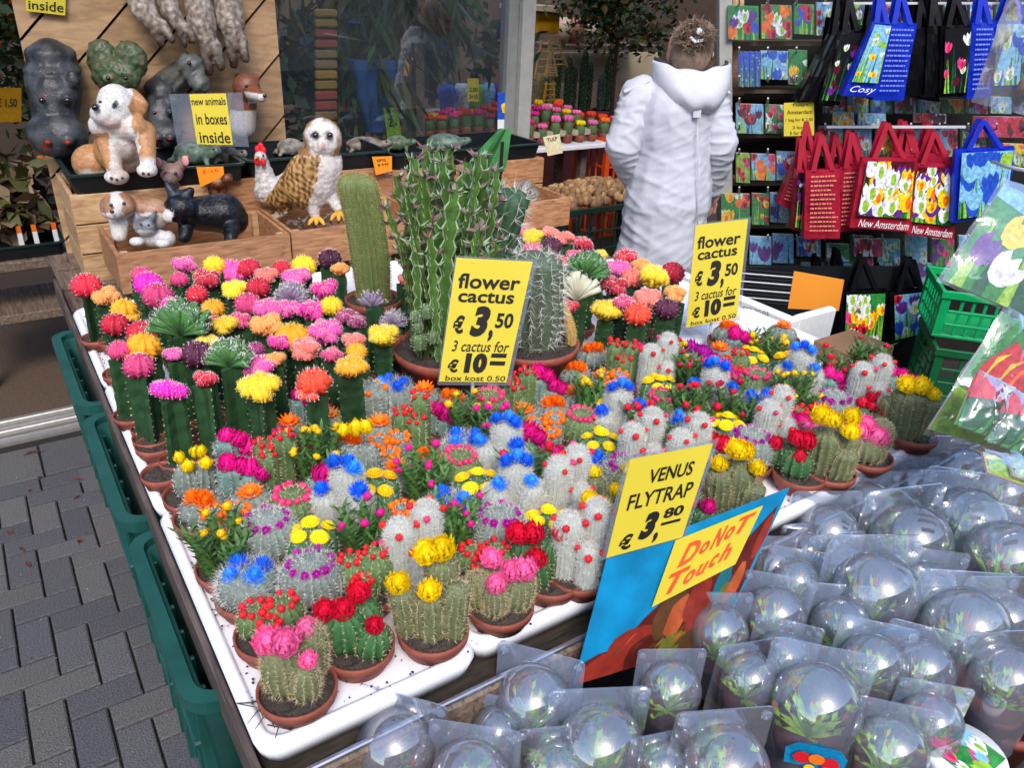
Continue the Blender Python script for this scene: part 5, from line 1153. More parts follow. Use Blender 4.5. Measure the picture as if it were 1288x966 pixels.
# ================================================================ SHOP BUILDING
PLA = mat('plaster_grey', '#8c857c', .8, .12, 6, .2, rnd=0); DKW = mat('dark_interior_wall', '#4a3c32', .85, .2, 5, .1, rnd=0)
def sbox(nm, b_, m, bev=0, kind='structure'):
    mb = MB(); mb.box(*b_, bev=bev); o = mb.build(nm, m); o['kind'] = kind; return o
sbox('shop_floor', (.96, 3.28, 0, 7.5, 7.2, .016), mat('shop_floor_tile', '#5a5048', .6, .2, 20, rnd=0))
sbox('shop_wall', (-2.6, 6.9, .02, 7.5, 7.0, 2.9), DKW); sbox('shop_wall', (-2.7, 3.3, .02, -2.6, 7.0, 2.9), DKW); sbox('shop_wall', (7.5, .5, .0, 7.6, 7.0, 2.9), DKW)
roofm = mat('frosted_roof', '#e8e8e4', .5, .05, 4, rnd=0)
for k in range(9): sbox('roof_beam', (-2.6+k*1.25, 3.35, 2.9, -2.5+k*1.25, 6.95, 3.0), DKW)
bld = empty('shop_front', (1.5, 3.3, 0), 'shop building front with a wide glass window and open doorway', 'building')
def bpart(nm, b_, m, bev=.003):
    mb = MB(); mb.box(*b_, bev=bev); return W(bld, mb.build(nm, m))
GRYF = mat('grey_painted_frame', '#a8a6a0', .5, .12, 20, .15, rnd=0)
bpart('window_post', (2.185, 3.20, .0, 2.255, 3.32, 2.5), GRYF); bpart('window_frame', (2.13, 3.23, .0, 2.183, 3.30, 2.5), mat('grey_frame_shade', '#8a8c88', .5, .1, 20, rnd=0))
bpart('window_frame', (1.00, 3.225, .92, 2.128, 3.305, .985), GRYF); bpart('window_frame', (.98, 3.22, .0, 1.02, 3.31, 2.5), GRYF)
bpart('lintel', (-2.6, 3.18, 2.5, 4.2, 3.34, 2.9), GRYF, .01); bpart('parapet_wall', (1.022, 3.24, 0, 2.128, 3.30, .918), PLA); None
mb = MB(); mb.quad((1.021, 3.262, .986), (2.129, 3.262, .986), (2.129, 3.262, 2.5), (1.021, 3.262, 2.5)); W(bld, mb.build('window_glass', clearmat('window_glass', (.88, .92, .92), .04, .14, (.4, .45, .5), .02)))
# behind the window: shelves, plants, signs
SHW = mat('shelf_cream', '#b8a890', .6, .1, 20)
def shelf(nm, x0, y0, x1, y1, z, lab, m=SHW, legs=True, t_=.03):
    r = empty(nm, ((x0+x1)/2, (y0+y1)/2, 0), lab, 'shelf'); mb = MB(); mb.box(x0, y0, z-t_, x1, y1, z, bev=.003); W(r, mb.build('board', m))
    if legs:
        for x in (x0+.02, x1-.06):
            mb = MB(); mb.box(x, y0+.02, .02, x+.04, y0+.06, z-t_); W(r, mb.build('leg', old)); mb = MB(); mb.box(x, y1-.06, .02, x+.04, y1-.02, z-t_); W(r, mb.build('leg', old))
    return r
def leafmass(nm, c, rad, n, m, seed, lab, cat, size=.05, stuffk=True, drop=0, trunk=None, root=None):
    rr = random.Random(seed); mb = MB(); c = Vector(c)
    cl = [Vector((rr.gauss(0, .45), rr.gauss(0, .45), rr.gauss(0, .45))) for _ in range(14)]
    for _ in range(n):
        q = rr.choice(cl)+Vector((rr.gauss(0, .22), rr.gauss(0, .22), rr.gauss(0, .22)))
        p = c+Vector((q.x*rad[0], q.y*rad[1], q.z*rad[2])); d = Vector((rr.gauss(0, 1), rr.gauss(0, 1), rr.gauss(-drop, .7))).normalized(); a = d.cross(Vector((rr.gauss(0, 1), rr.gauss(0, 1), 1))).normalized()
        L_ = size*rr.uniform(.6, 1.3); wv = L_*(.28 if not drop else .07)
        mb.add([p, p+d*L_*.5+a*wv, p+d*L_, p+d*L_*.5-a*wv], [(0, 1, 2, 3)], rr.randrange(3) if n > 50 else 0)
    return mb
LF = [mat('leaf_dark', '#1e3a1c', .5, .3, 20), mat('leaf_mid', '#3c5c2a', .5, .3, 20), mat('leaf_olive', '#5c6030', .5, .3, 20)]
def bush(nm, c, rad, n, seed, lab, cat='plant', size=.05, drop=0, mats=LF, stem=None):
    mb = leafmass(nm, c, rad, n, None, seed, lab, cat, size, drop=drop)
    r = empty(nm, (c[0], c[1], stem[0] if stem else c[2]-rad[2]), lab, cat); o = W(r, mb.build('foliage', mats)); stuff(o)
    if stem:
        mb = MB(); mb.tube([(c[0], c[1], stem[0]), (c[0]+.01, c[1], (stem[0]+c[2])/2), (c[0], c[1]+.01, c[2]+rad[2]*.3)], [stem[1], stem[1]*.8, stem[1]*.4], 8)
        for k in range(7):
            a = k*1.9; mb.tube([(c[0], c[1], c[2]-rad[2]*.5), (c[0]+rad[0]*.6*cos(a), c[1]+rad[1]*.6*sin(a), c[2]+rad[2]*.3*sin(a*2))], [stem[1]*.5, stem[1]*.15], 5)
        W(r, mb.build('trunk', mat('bark', '#4a3424', .9, .3, 40, .4)))
    return r
p = PY(470, 10, 3.75); bush('hanging_fern', (p.x, p.y, p.z), (.38, .18, .35), 1500, 3, 'hanging grassy green plant behind the shop window, left part', size=.22, drop=2.2)
p = PY(545, 50, 3.95); bush('house_plant', (p.x, p.y, p.z), (.35, .2, .28), 900, 5, 'dark bushy plant behind the window near the timber upright', size=.09)
p = PY(390, 120, 3.7); bush('house_plant', (p.x, p.y, p.z), (.2, .15, .3), 500, 6, 'blue green plant behind the window beside the plank panel', size=.09, mats=[LF[0], LF[1], mat('leaf_blue', '#2c4c6c', .5, .2, 20)])
sh = shelf('display_shelf', 1.9, 3.62, 3.0, 3.92, .93, 'cream shelf behind the window carrying red flowering cacti', SHW)
rr = random.Random(8)
mini = []; CNM = {}
for ci, c in enumerate(('red', 'redorange', 'pink', 'magenta', 'yellow', 'orange')):
    m = MB(); m.lathe([(.02, 0), (.026, .03)], 10, mi=0, cap0=True, cap1=True); m.ell((0, 0, .05), (.024, .024, .032), 10, 6, mi=1)
    for k in range(6): a = k*1.05; m.ell((.015*cos(a), .015*sin(a), .082), (.011, .011, .011), 6, 5, mi=2)
    mini.append(m.mesh('small_cactus', [TC, GMID, FC[c]], True)); CNM[mini[-1].name] = {'redorange': 'orange red'}.get(c, c)
def minis(x0, y0, x1, y1, z, nx, ny, lab, grp, s=1.0):
    k = 0
    for i in range(nx):
        for j in range(ny):
            me = rr.choice(mini); o = link('small_cactus', me, None, (x0+(x1-x0)*(i+.5)/nx, y0+(y1-y0)*(j+.5)/ny, z+.001)); o.scale = (s, s, s*rr.uniform(.9, 1.3)); tag(o, lab.replace('small ', 'small %s flowered ' % CNM[me.name], 1), 'cactus', grp)
minis(1.93, 3.64, 2.95, 3.90, .93, 14, 3, 'small cactus on the cream shelf behind the window', 'small cacti behind the window', 1.15)
def card(nm, px0, py0, px1, py1, Y, m, lab, lines, lean=0, bold=.02, mt=BLK):
    return note(nm, ((px0+lean, py0), (px1+lean, py0), (px1, py1), (px0, py1)), Y, m, lab, lines, bold, mt=mt)
card('price_card', 588, 98, 602, 127, 3.55, YEL, 'yellow price card above the red cacti behind the window', (('2,50', (.15, .4, .9, .62)), ('3=10', (.15, .7, .9, .9))))
r0, cs = card('seed_card', 626, 116, 645, 150, 3.24, PC[PI['blue']], 'blue seed card stuck at the right of the window', ()); mb = MB(); poly_on(mb, cs, [(.2, .45), (.5, .35), (.8, .45), (.7, .75), (.3, .75)], .002, PI['yellow']); W(r0, mb.build('printed_picture', PC))
card('seed_card', 626, 150, 645, 162, 3.238, WHT, 'white card below the blue seed card on the window', ())
card('price_card', 488, 135, 506, 178, 3.5, PC[PI['lime']], 'green price card standing behind the window glass', (('2,-', (.2, .3, .8, .6)),), lean=-6)
card('price_tag', 506, 72, 516, 95, 3.6, ORG, 'small orange tag hanging inside the window', (), lean=4)
bd = empty('bamboo_blind', PY(405, 170, 3.5), 'stack of yellow and red beads strung as a column behind the window', 'ornament')
for k in range(13):
    a, b_ = PY(398, 10+k*13, 3.5), PY(425, 21+k*13, 3.5); mb = MB(); mb.box(a.x, 3.5, b_.z, b_.x, 3.53, a.z-.002, bev=.006); W(bd, mb.build('slat', [mat('bead_yellow', '#b08c40'), mat('bead_red', '#a85040'), mat('bead_tan', '#9c7c50')][(k//2) % 3]))
mb = MB(); a = PY(445, 75, 3.55); b_ = PY(470, 165, 3.55); mb.loft([rrect(b_.x-.03, 3.52, b_.x+.06, 3.6, .02, b_.z), rrect(a.x, 3.5, b_.x+.10, 3.62, .03, (a.z+b_.z)/2), rrect(a.x-.02, 3.5, b_.x+.12, 3.62, .03, a.z)], 0, True, True, True)
tag(mb.build('blue_shirt', mat('blue_cloth', '#2c5c9c', .8, .25, 12, .3)), 'blue cloth hanging behind the window glass', 'cloth')
mb = MB(); a = PY(522, 0, 3.6); b_ = PY(534, 120, 3.6); mb.box(a.x, 3.6, b_.z-.3, b_.x, 3.66, 2.6); tag(mb.build('timber_upright', old), 'brown timber upright standing behind the window glass', 'post')
mb = MB(); a = PY(560, 60, 4.2); mb.box(a.x-.3, 4.2, a.z-.4, a.x+.9, 4.5, a.z-.37); tag(mb.build('back_shelf', SHW), 'upper pale shelf deep behind the window', 'shelf')
for k, (px, c) in enumerate(((570, 'blue'), (590, 'white'), (606, 'lime'), (622, 'sky'), (640, 'purple'))):
    a = PY(px, 55, 4.25); mb = MB(); mb.lathe([(.04, 0), (.055, .12), (.04, .16)], 12, cap0=True, cap1=True); tag(mb.build('glass_vase', PC[PI[c]], None, True, (a.x, 4.32, a.z-.385)), '%s vase on the upper shelf deep behind the window' % {'blue': 'dark blue', 'white': 'white', 'lime': 'lime green', 'sky': 'pale blue', 'purple': 'purple'}[c], 'vase')
# left: flower shop behind the door opening
p = PY(0, 70, 4.4)
bush('flower_display', (p.x, 4.4, p.z-.1), (.22, .25, .5), 900, 8, 'tall green display with orange blooms left of the plank panel', size=.07)
mb = MB()
for k in range(38): q = Vector((p.x+rr.uniform(-.25, .28), 4.2+rr.uniform(-.1, .1), p.z+rr.uniform(-.55, .5))); mb.ell(q, (.022, .022, .02), 8, 5)
o = mb.build('orange_blooms', FC['orange'], None, True); tag(o, kind='stuff')
card('price_sign', -12, 110, 27, 153, 4.05, mat('amber_paper', '#e0a010', .5), 'amber sign hanging left of the big hippo mask', (('€ 1,50', (.2, .3, .85, .6)),))
p = PY(22, 262, 3.75)
r = empty('plant_stand', (p.x, 3.8, .02), 'dark plant stand with black trays left of the wooden crates', 'stand')
for z in (.30, .52):
    mb = MB(); mb.box(p.x-.28, 3.62, z, p.x+.14, 3.98, z+.04, bev=.004); W(r, mb.build('board', old))
for x in (-.26, .10):
    mb = MB(); mb.box(p.x+x, 3.64, .02, p.x+x+.03, 3.68, .30); W(r, mb.build('leg', old)); mb = MB(); mb.box(p.x+x, 3.64, .34, p.x+x+.03, 3.68, .52); W(r, mb.build('leg', old))
black_tray(p.x-.27, 3.64, p.x+.13, 3.96, .561, 'black tray with orange tipped labels left of the crates')
for k, px in enumerate((14, 34, 60)):
    a = PY(px, 250, 3.72); mb = MB(); mb.box(0, 0, 0, .018, .004, .08, mi=0); mb.box(0, 0, .08, .018, .004, .11, mi=1); tag(mb.build('plant_label', [WHT, FC['orange']], None, False, (a.x-.01, 3.72, .568)), 'orange tipped white plant label, %s of the three in the tray' % ('leftmost', 'middle', 'rightmost')[k], 'label')
bush('potted_plant', (p.x-.02, 3.85, .78), (.18, .12, .14), 500, 14, 'dried brown grasses in the tray left of the hippo', size=.1, mats=[mat('dry_brown', '#6c5040'), mat('dry_tan', '#9c8468'), LF[2]])
# ---- doorway interior
r = shelf('display_shelf', 2.38, 3.55, 3.42, 3.85, .86, 'white topped shelf of flowering cacti inside the shop door', WHT, t_=.025)
minis(2.42, 3.57, 3.40, 3.83, .861, 11, 2, 'small cactus on the white shelf inside the shop door', 'small cacti inside the shop door', 1.25)
sbox('back_counter', (2.40, 4.55, .02, 5.4, 5.0, .74), mat('maroon_board', '#5c2824', .7, .2, 12), .004, 'thing') if 0 else None
mb = MB(); mb.box(2.40, 4.55, .02, 5.4, 5.0, .74, bev=.004); tag(mb.build('plant_bench', mat('maroon_board', '#5c2824', .7, .2, 12)), 'dark red bench behind the tall cacti in the shop', 'bench')
for i, (px, ty, by, w_, hue) in enumerate(((686, 108, 148, 11, 1), (712, 84, 145, 9, 0), (722, 86, 148, 9, 0), (732, 100, 148, 9, 0), (741, 76, 146, 10, 0), (752, 92, 146, 8, 0), (771, 80, 146, 10, 0), (728, 84, 140, 7, 2), (764, 108, 146, 9, 2), (699, 98, 140, 8, 2))):
    b_ = PY(px, by, 4.65); t_ = PY(px, ty, 4.65); s = F/depth(t_); m = MB(); hh = t_.z-b_.z
    ar, _ = ribbed(m, (0, 0, 0), max(hh+.05, .2), w_*.55/s, 9, .2, rings=10, nar=12); sp = MB(); spines(sp, ar, 2, .02, .003)
    m2 = MB(); m2.lathe([(.07, -.10), (.09, 0), (.08, 0)], 14, cap0=True, cap1=True)
    r = empty('tall_cactus', (b_.x, 4.75+.03*(i % 2), .842), 'tall %s column cactus in the shop, %s' % (('dark green', 'golden spined', 'bluish green')[hue], ('next to the post', 'first of the row of dark ones', 'second of the dark ones', 'short one mid row', 'tallest of the row', 'left of the isolated tall one', 'isolated tall one near the tree trunk', 'behind the two dark ones', 'right of the tallest', 'behind the yellow chair')[i]), 'cactus', 'tall column cacti in the shop')
    o = m.build('cactus_body', [mat('tall_dark_green', '#2c4c2c', .6, .2, 20), mat('tall_golden', '#8c7c44', .6, .2, 20), mat('tall_blue_green', '#3c5c48', .6, .2, 20)][hue], r, True); stuff(sp.build('spines', ST, o)); m2.build('pot', TC, r, True)
# tree in the shop
p = PY(780, 15, 4.3); bush('indoor_tree', (p.x, 4.3, p.z+.02), (.55, .35, .36), 2400, 21, 'leafy indoor tree with thin trunk above the tall cacti', 'tree', .055, mats=[LF[0], LF[2], mat('leaf_brown', '#5c4c24', .6, .3, 20)], stem=(.02, .022))
# toys and boxes on back shelf
yb = mat('yellow_box', '#c8900c', .6, .1, 20)
a, b_ = PY(676, 15, 4.6), PY(703, 42, 4.6); mb = MB(); mb.box(a.x, 4.6, b_.z, b_.x, 4.85, a.z, bev=.005); tag(mb.build('yellow_box', yb), 'yellow box on the shelf beside the grey window post', 'box')
mb = MB(); mb.box(a.x-.1, 4.55, a.z+.01, b_.x+.04, 4.9, a.z+.04); tag(mb.build('wall_shelf', SHW), 'cream shelf board above the yellow box', 'shelf')
a, b_ = PY(700, 56, 4.8), PY(790, 60, 4.8); mb = MB(); mb.box(a.x, 4.8, a.z-.03, b_.x+.3, 5.1, a.z, bev=.004); tag(mb.build('wall_shelf', old), 'dark wall shelf holding cream pots behind the tree', 'shelf'); zs = a.z
for k, px in enumerate((712, 726, 742, 760, 778)):
    q = PY(px, 50, 4.9); mb = MB(); mb.lathe([(.045, 0), (.075, .10), (.05, .17), (.045, .17)], 14, cap0=True, cap1=True); tag(mb.build('ceramic_pot', mat('ceramic_%d' % (k % 3), ('#c0a890', '#a07058', '#d8ccb8')[k % 3], .5), None, True, (q.x, 4.95, zs+.001)), '%s ceramic pot on the dark wall shelf' % ('leftmost cream brown', 'second brick red', 'middle white', 'fourth cream brown', 'rightmost brick red')[k], 'pot')
a, b_ = PY(710, 68, 5.0), PY(800, 104, 5.0); mb = MB(); mb.box(a.x, 5.15, b_.z, b_.x+.35, 5.18, a.z); tag(mb.build('white_board', mat('cream_board', '#b8a888', .7, .1, 9)), 'cream wall board behind the tall cacti', 'board')
CHW = mat('toy_wood', '#b89458', .6, .2, 20)
def toyladder(px, py0, py1, lean, lab, Y=4.55, m=None):
    a, b_ = PY(px, py1, Y), PY(px+lean, py0, Y); r = empty('wooden_ladder', a, lab, 'ladder'); w_ = .05
    for s_ in (-1, 1): mb = MB(); mb.tube([a+Vector((s_*w_, 0, 0)), b_+Vector((s_*w_*.6, 0, 0))], .008, 5); W(r, mb.build('rail', m or CHW))
    for k in range(5): q = a.lerp(b_, (k+.5)/5); mb = MB(); mb.tube([q+Vector((-w_, 0, 0)), q+Vector((w_, 0, 0))], .005, 5); W(r, mb.build('rung', m or CHW))
toyladder(706, 50, 84, -10, 'small leaning wooden ladder with dark steps left of cacti'); toyladder(680, 50, 98, 6, 'tall thin wooden ladder beside the window post'); toyladder(693, 80, 96, 0, 'tiny wooden chair back on the shelf below the ladder'); toyladder(690, 102, 136, 2, 'bright yellow toy ladder behind the shelf cacti', m=yb)
# bulbs in black crates
DG = mat('dark_green_crate', '#1c3426', .45, .1, 20)
def grid_crate(c, w_, d_, h_, m, lab, nx=6, nz=3, rot=0, solid=.35, cat='crate'):
    r = empty('plastic_crate', c, lab, cat, None, rot); t_ = .008
    def bx(nm, b_, stf=False): mb = MB(); mb.box(*b_, bev=.002); return mb.build(nm, m, r)
    bx('rim', (-w_/2-.008, -d_/2-.008, h_-.03, w_/2+.008, -d_/2+t_, h_)); bx('rim', (-w_/2-.008, d_/2-t_, h_-.03, w_/2+.008, d_/2+.008, h_)); bx('rim', (-w_/2-.008, -d_/2+t_+.001, h_-.03, -w_/2+t_, d_/2-t_-.001, h_)); bx('rim', (w_/2-t_, -d_/2+t_+.001, h_-.03, w_/2+.008, d_/2-t_-.001, h_))
    bx('base_board', (-w_/2, -d_/2, 0, w_/2, d_/2, .012))
    for sx in (-1, 1):
        for sy in (-1, 1): x, y = sx*(w_/2-.016), sy*(d_/2-.016); bx('corner_post', (x-.016, y-.016, .013, x+.016, y+.016, h_-.031))
    for k in range(1, nz): z = (h_-.03)*k/nz; bx('slat', (-w_/2+.034, -d_/2+.001, z-.006, w_/2-.034, -d_/2+t_, z+.006)); bx('slat', (-w_/2+.001, -d_/2+.034, z-.006, -w_/2+t_, d_/2-.034, z+.006))
    for k in range(1, nx): x = -w_/2+.034+(w_-.068)*k/nx; bx('bar', (x-.006, -d_/2+.003, .013, x+.006, -d_/2+t_+.002, h_-.032))
    for k in range(1, max(2, nx*2//3)): y = -d_/2+.034+(d_-.068)*k/max(2, nx*2//3); bx('bar', (-w_/2+.003, y-.006, .013, -w_/2+t_+.002, y+.006, h_-.032))
    return r
p = P(735, 285, .30); cx_, cy_ = 2.95, 3.28
p1, p2 = PY(708, 272, 3.05), PY(708, 224, 3.05)
grid_crate((p1.x+.36, 3.25, .02), .74, .40, .30, DG, 'lower dark green crate in the shop doorway', 8, 3)
grid_crate((p1.x+.36, 3.25, .325), .74, .40, .33, DG, 'dark green grid crate full of bulbs beside the white coat', 8, 3)
BULB = mat('bulb_brown', '#8c6a48', .7, .3, 60, .3, rnd=.2)
mb = MB()
for k in range(420):
    x, y = rr.uniform(-.34, .34), rr.uniform(-.17, .17); z = .62+.10*(1-(x/.4)**2)*(1-(y/.25)**2)+rr.uniform(-.01, .01); q = rr.uniform(.016, .026)
    mb.ell((p1.x+.36+x, 3.25+y, z), (q, q, q*1.15), 7, 5, mi=rr.randrange(2))
tag(mb.build('flower_bulbs', [BULB, mat('bulb_tan', '#b08c60', .7, .3, 60, .3)], None, True), kind='stuff')
note('seed_card', ((683, 172), (704, 168), (708, 192), (689, 196)), 3.02, mat('cream_paper', '#e8dcb0', .6), 'tulip seed card standing on the bulbs beside the shop post', (('TULP', (.2, .1, .8, .3)),))
a = PY(766, 170, 3.6); grid_crate((a.x+.12, 3.72, .02), .3, .3, .86, mat('orange_plastic', '#e84c10', .5, .1, 20), 'orange plastic crate left of the white coat', 6, 6)
# unseen canopy and street front, added to limit the sky and shape reflections
sbox('unseen_street_facade', (-14, -9.5, 0, 16, -9, 7), mat('facade_plaster', '#a08c78', .9, .2, 2), 0)
for k in range(7):
    mb = MB(); mb.box(-11+k*3.6, -8.98, 3.0, -9.6+k*3.6, -8.95, 5.0); tag(mb.build('unseen_street_window', mat('window_dark', '#20262c', .1, 0)), kind='structure')
mb = MB(); mb.slab((-3.0, 3.15, 2.75), (6.5, 3.15, 2.75), (6.5, 2.35, 2.6), (-3.0, 2.35, 2.6), .01); tag(mb.build('added_awning', mat('added_awning_cloth', '#c8c4b8', .8, .05, 10)), 'unseen cream cloth canopy added above the shop front to limit the sky', 'added_awning')
# ================================================================ WOMAN
D0 = 3.15; f = Fig(848, 330, D0); gz = f.loc.z; base = Vector((f.loc.x, f.loc.y, 0)); root = empty('person', base, 'woman in a hooded white winter coat with hair in a bun, seen from behind', 'person', None, VROT)
def L(px, py, dy=0): v = f.L(px, py, dy); v.z += gz; return v
R_ = f.r
COAT = mat('white_coat_fabric', '#c6c7d0', .8, .03, 90, .1, rnd=0)
def fold(c):
    x, z = c[0], c[2]; k = abs(z-1.05)
    f1 = 1-abs(NZ((x*.7-.2*z, c[1]*.5, z*3.4+x*1.3), 5.5))*2; f2 = 1-abs(NZ((x*.9+z*.5, c[1], z*3.0-x*1.8+3), 9))*2
    side = min(1, abs(x)/.18)
    return .0045*f1*f1*(.4+side)+.0030*f2*f2+.0004*NZ(c, 50)
blob('coat', [('c', L(852, 122, 0), L(850, 140, 0), R_(30), R_(46)), ('c', L(818, 128, 0), L(886, 128, 0), R_(24), R_(24)), ('c', L(848, 145, 0), L(848, 190, 0), R_(46), R_(44)), ('c', L(847, 195, 0), L(840, 250, 0), R_(45), R_(52)), ('c', L(838, 250, 0), L(832, 312, 0), R_(50), R_(52)), ('c', L(806, 314, 0), L(864, 314, 0), R_(30), R_(30))], None, .008, root, 3, fold, COAT)
SLV = mat('white_sleeve_fabric', '#c6c7d0', .8, .03, 90, .1, rnd=0)
def sfold(c):
    f1 = 1-abs(NZ((c[0]*1.5, c[1], c[2]*4.2), 7))*2; return .007*f1*f1+.001*NZ(c, 50)
blob('sleeve', [('c', L(806, 122, .0), L(784, 182, -.03), R_(23), R_(21)), ('c', L(784, 182, -.03), L(797, 224, .07), R_(21), R_(15))], None, .007, root, 3, sfold, SLV)
blob('sleeve', [('c', L(890, 122, .0), L(905, 182, -.03), R_(22), R_(20)), ('c', L(905, 182, -.03), L(893, 236, .07), R_(20), R_(15))], None, .007, root, 3, sfold, SLV)
HOOD = mat('white_hood_fabric', '#ccccd4', .8, .03, 90, .1, rnd=0)
hm = MB(); rg = []
for i in range(13):
    t = i/12; row = []
    for j in range(25):
        a = pi*(j/24); w_ = R_(40)*(1-t**2.6*.45); dd = .10+.085*sin(min(1, t*1.15)*pi*.62)
        cx_, zz = 868, 88+46*t
        p = L(cx_, zz, 0); u = cos(a); sg = sin(a)**.75
        row.append(Vector((p.x+w_*u*-1, -dd*sg*(1-.25*max(0, t-.8)/.2)+.02, p.z+.030*(abs(u)**2)*(1-t)+.006*sin(9*u+5*t)*sg+.007*noise.noise(Vector((u*3, t*6, 1))))))
    rg.append(row)
hm.loft(rg, 0, False); ho = hm.build('hood', HOOD, root, True)
sm_ = ho.modifiers.new('s', 'SOLIDIFY'); sm_.thickness = .016; sm_.offset = -1; s2_ = ho.modifiers.new('b', 'SUBSURF'); s2_.levels = 1; s2_.render_levels = 1
mb = MB(); mb.tube([Vector((p.x, p.y-.002, p.z+.004)) for p in rg[0]], .006, 8); mb.build('hood_trim', mat('dark_trim', '#3c3848', .8), root, True)
mb = MB(); mb.tube([rg[k][12]+Vector((0, -.006, 0)) for k in range(4, 12)], .0035, 6); mb.build('hood_seam', COAT, root, True)
mb = MB(); mb.box(-.014, -.006, -.035, .014, .004, .03, bev=.003); mb.build('hood_strap', HOOD, root, False, rg[10][12]+Vector((0, -.004, 0)))
mb = MB(); mb.tube([L(868, y, 0)+Vector((0, -R_(46)-.004, 0)) for y in (150, 190, 230, 290)], .002, 6); mb.build('back_seam', SLV, root, True)
for sx, x0 in ((-1, 800), (1, 903)): mb = MB(); q = L(x0, 108, -.03); mb.box(-.05, -.025, -.006, .05, .025, .006, bev=.004); mb.build('shoulder_tab', HOOD, root, False, q, (0, sx*.45, 0))
SK = mat('skin', '#d8a088', .5, .06, 60, sss=.1, rnd=0)
blob('head', [('e', L(868, 62, .0), (R_(25), R_(28), R_(31))), ('c', L(868, 85, .0), L(868, 105, 0), R_(15), R_(18)), ('e', L(868, 70, .07), (R_(18), R_(14), R_(22))), ('e', L(868, 70, .125), (.010, .014, .014)), ('e', L(842.5, 70, .0), (R_(4), R_(6), R_(8))), ('e', L(893.5, 70, .0), (R_(4), R_(6), R_(8)))], None, .006, root, 2, None, SK)
for x in (858, 878): m = MB(); m.ell(L(x, 64, .115), .010, 8, 6); m.build('eye', mat('glossy_eye'), root, True)
m = MB(); m.ell(L(868, 80, .112), (.022, .008, .006), 10, 6); m.build('mouth', mat('lips', '#a85850'), root, True)
HR = mat('brown_hair', '#7c6654', .6, .3, 40, .3, rnd=0)
hair = blob('hair', [('e', L(870, 58, -.012), (R_(24.5), R_(26), R_(28))), ('e', L(868, 72, -.04), (R_(23), R_(18), R_(24))), ('e', L(880, 42, -.060), (R_(17), R_(15), R_(14))), ('e', L(872, 34, -.04), (R_(13), R_(12), R_(9)))], None, .006, root, 2, lambda c: .004*NZ((c[0]*5, c[1]*5, c[2]), 28), HR)
m = MB(); rr2 = random.Random(5)
for k in range(900):
    a = rr2.uniform(0, 6.28); b0 = L(874+22*cos(a)*rr2.random()**.6, 46+18*sin(a)*rr2.random()**.6, -.09+rr2.uniform(-.03, .03)); d = Vector((rr2.gauss(0, .6), rr2.gauss(0, .4), rr2.gauss(.5, .6))).normalized(); mid = b0+d*.014; m.tube([b0, mid, mid+(d*.5+Vector((rr2.gauss(0, .9), rr2.gauss(0, .5), rr2.gauss(-.2, .7)))).normalized()*.024], [.0022, .0018, .0008], 3)
for k in range(260):
    x = rr2.uniform(843, 893); b0 = L(x, 88, -.055+abs(x-868)*.0016); m.tube([b0, b0+Vector((rr2.gauss(0, .006), -.012, .04)), L(872+rr2.gauss(0, 5), 52+rr2.gauss(0, 4), -.098)], [.002, .002, .0012], 3)
stuff(m.build('hair_strands', HR, hair))
m = MB(); m.ell(L(880, 39, -.115), (.018, .008, .012), 12, 8, rot=(0, .6, 0)); m.tube([L(868, 46, -.115), L(874, 52, -.125), L(884, 50, -.12)], .006, 6); m.build('hair_clip', mat('white_clip', '#f4f4f8', .3), root, True)
for sx in (-1, 1):
    ex_, ey_ = (800, 236) if sx < 0 else (894, 246); c = L(ex_, ey_, .10 if sx < 0 else .12)
    pr = [('e', c, (.036, .018, .045))]+[('c', c+Vector((-.026+.0175*k, .004, -.035)), c+Vector((-.028+.019*k, .018, -.075-.010*(k in (1, 2)))), .0085, .007) for k in range(4)]+[('c', c+Vector((-sx*.03, .005, -.005)), c+Vector((-sx*.052, .022, -.042)), .010, .008)]
    blob('hand', pr, None, .0035, root, 1, None, SK)
TR = mat('dark_trousers', '#1c2230', .8, .1, 60, .2, rnd=0)
for sx in (-1, 1):
    hx = L(830+sx*24, 315, 0).x
    blob('trouser_leg', [('c', Vector((hx, 0, .62)), Vector((hx, .01, .34)), .078, .058), ('c', Vector((hx, .01, .34)), Vector((hx, 0, .10)), .056, .048)], None, .01, root, 2, lambda c: .004*NZ(c, 14), TR)
    blob('shoe', [('e', Vector((hx, .05, .04)), (.042, .11, .038)), ('e', Vector((hx, 0, .07)), (.042, .05, .06))], None, .008, root, 2, None, BLK)
mb = MB(); mb.tube([L(800+ (k*6), 118-2*sin(k), -.0) for k in range(2)], .004, 5)
# ================================================================ BULB PACK RACK
DR = 3.62
def VQ(x0, y0, x1, y1, D=DR, sl=0, sk=0):     # TL TR BR BL on a plane facing the viewer
    return [PV(x0+sk, y0, D), PV(x1+sk, y0+sl, D), PV(x1, y1+sl, D), PV(x0, y1, D)]
def vbox(x0, y0, x1, y1, D, d_, m, nm, parent=None, lab=None, cat=None, grp=None, kind=None):
    c = VQ(x0, y0, x1, y1, D); mb = MB(); b = FW*d_
    mb.add(c+[p+b for p in c], [(0, 3, 2, 1), (4, 5, 6, 7), (0, 1, 5, 4), (1, 2, 6, 5), (2, 3, 7, 6), (3, 0, 4, 7)])
    o = mb.build(nm, m); tag(o, lab, cat, grp, kind)
    if parent: W(parent, o)
    return o
r = empty('display_rack', PV(1100, 480, DR), 'tall display rack of hanging bulb packs and tulip tote bags', 'rack'); r.location.z = 0
vbox(905, -40, 921, 330, 3.52, .06, GRYF, 'rack_post', r)
vbox(921, -60, 1420, 560, DR+.14, .02, mat('dark_rack_board', '#1a1614', .8, .2, 10), 'back_board', r)
vbox(922, -40, 936, 120, 3.6, .04, CW2, 'side_board', r)
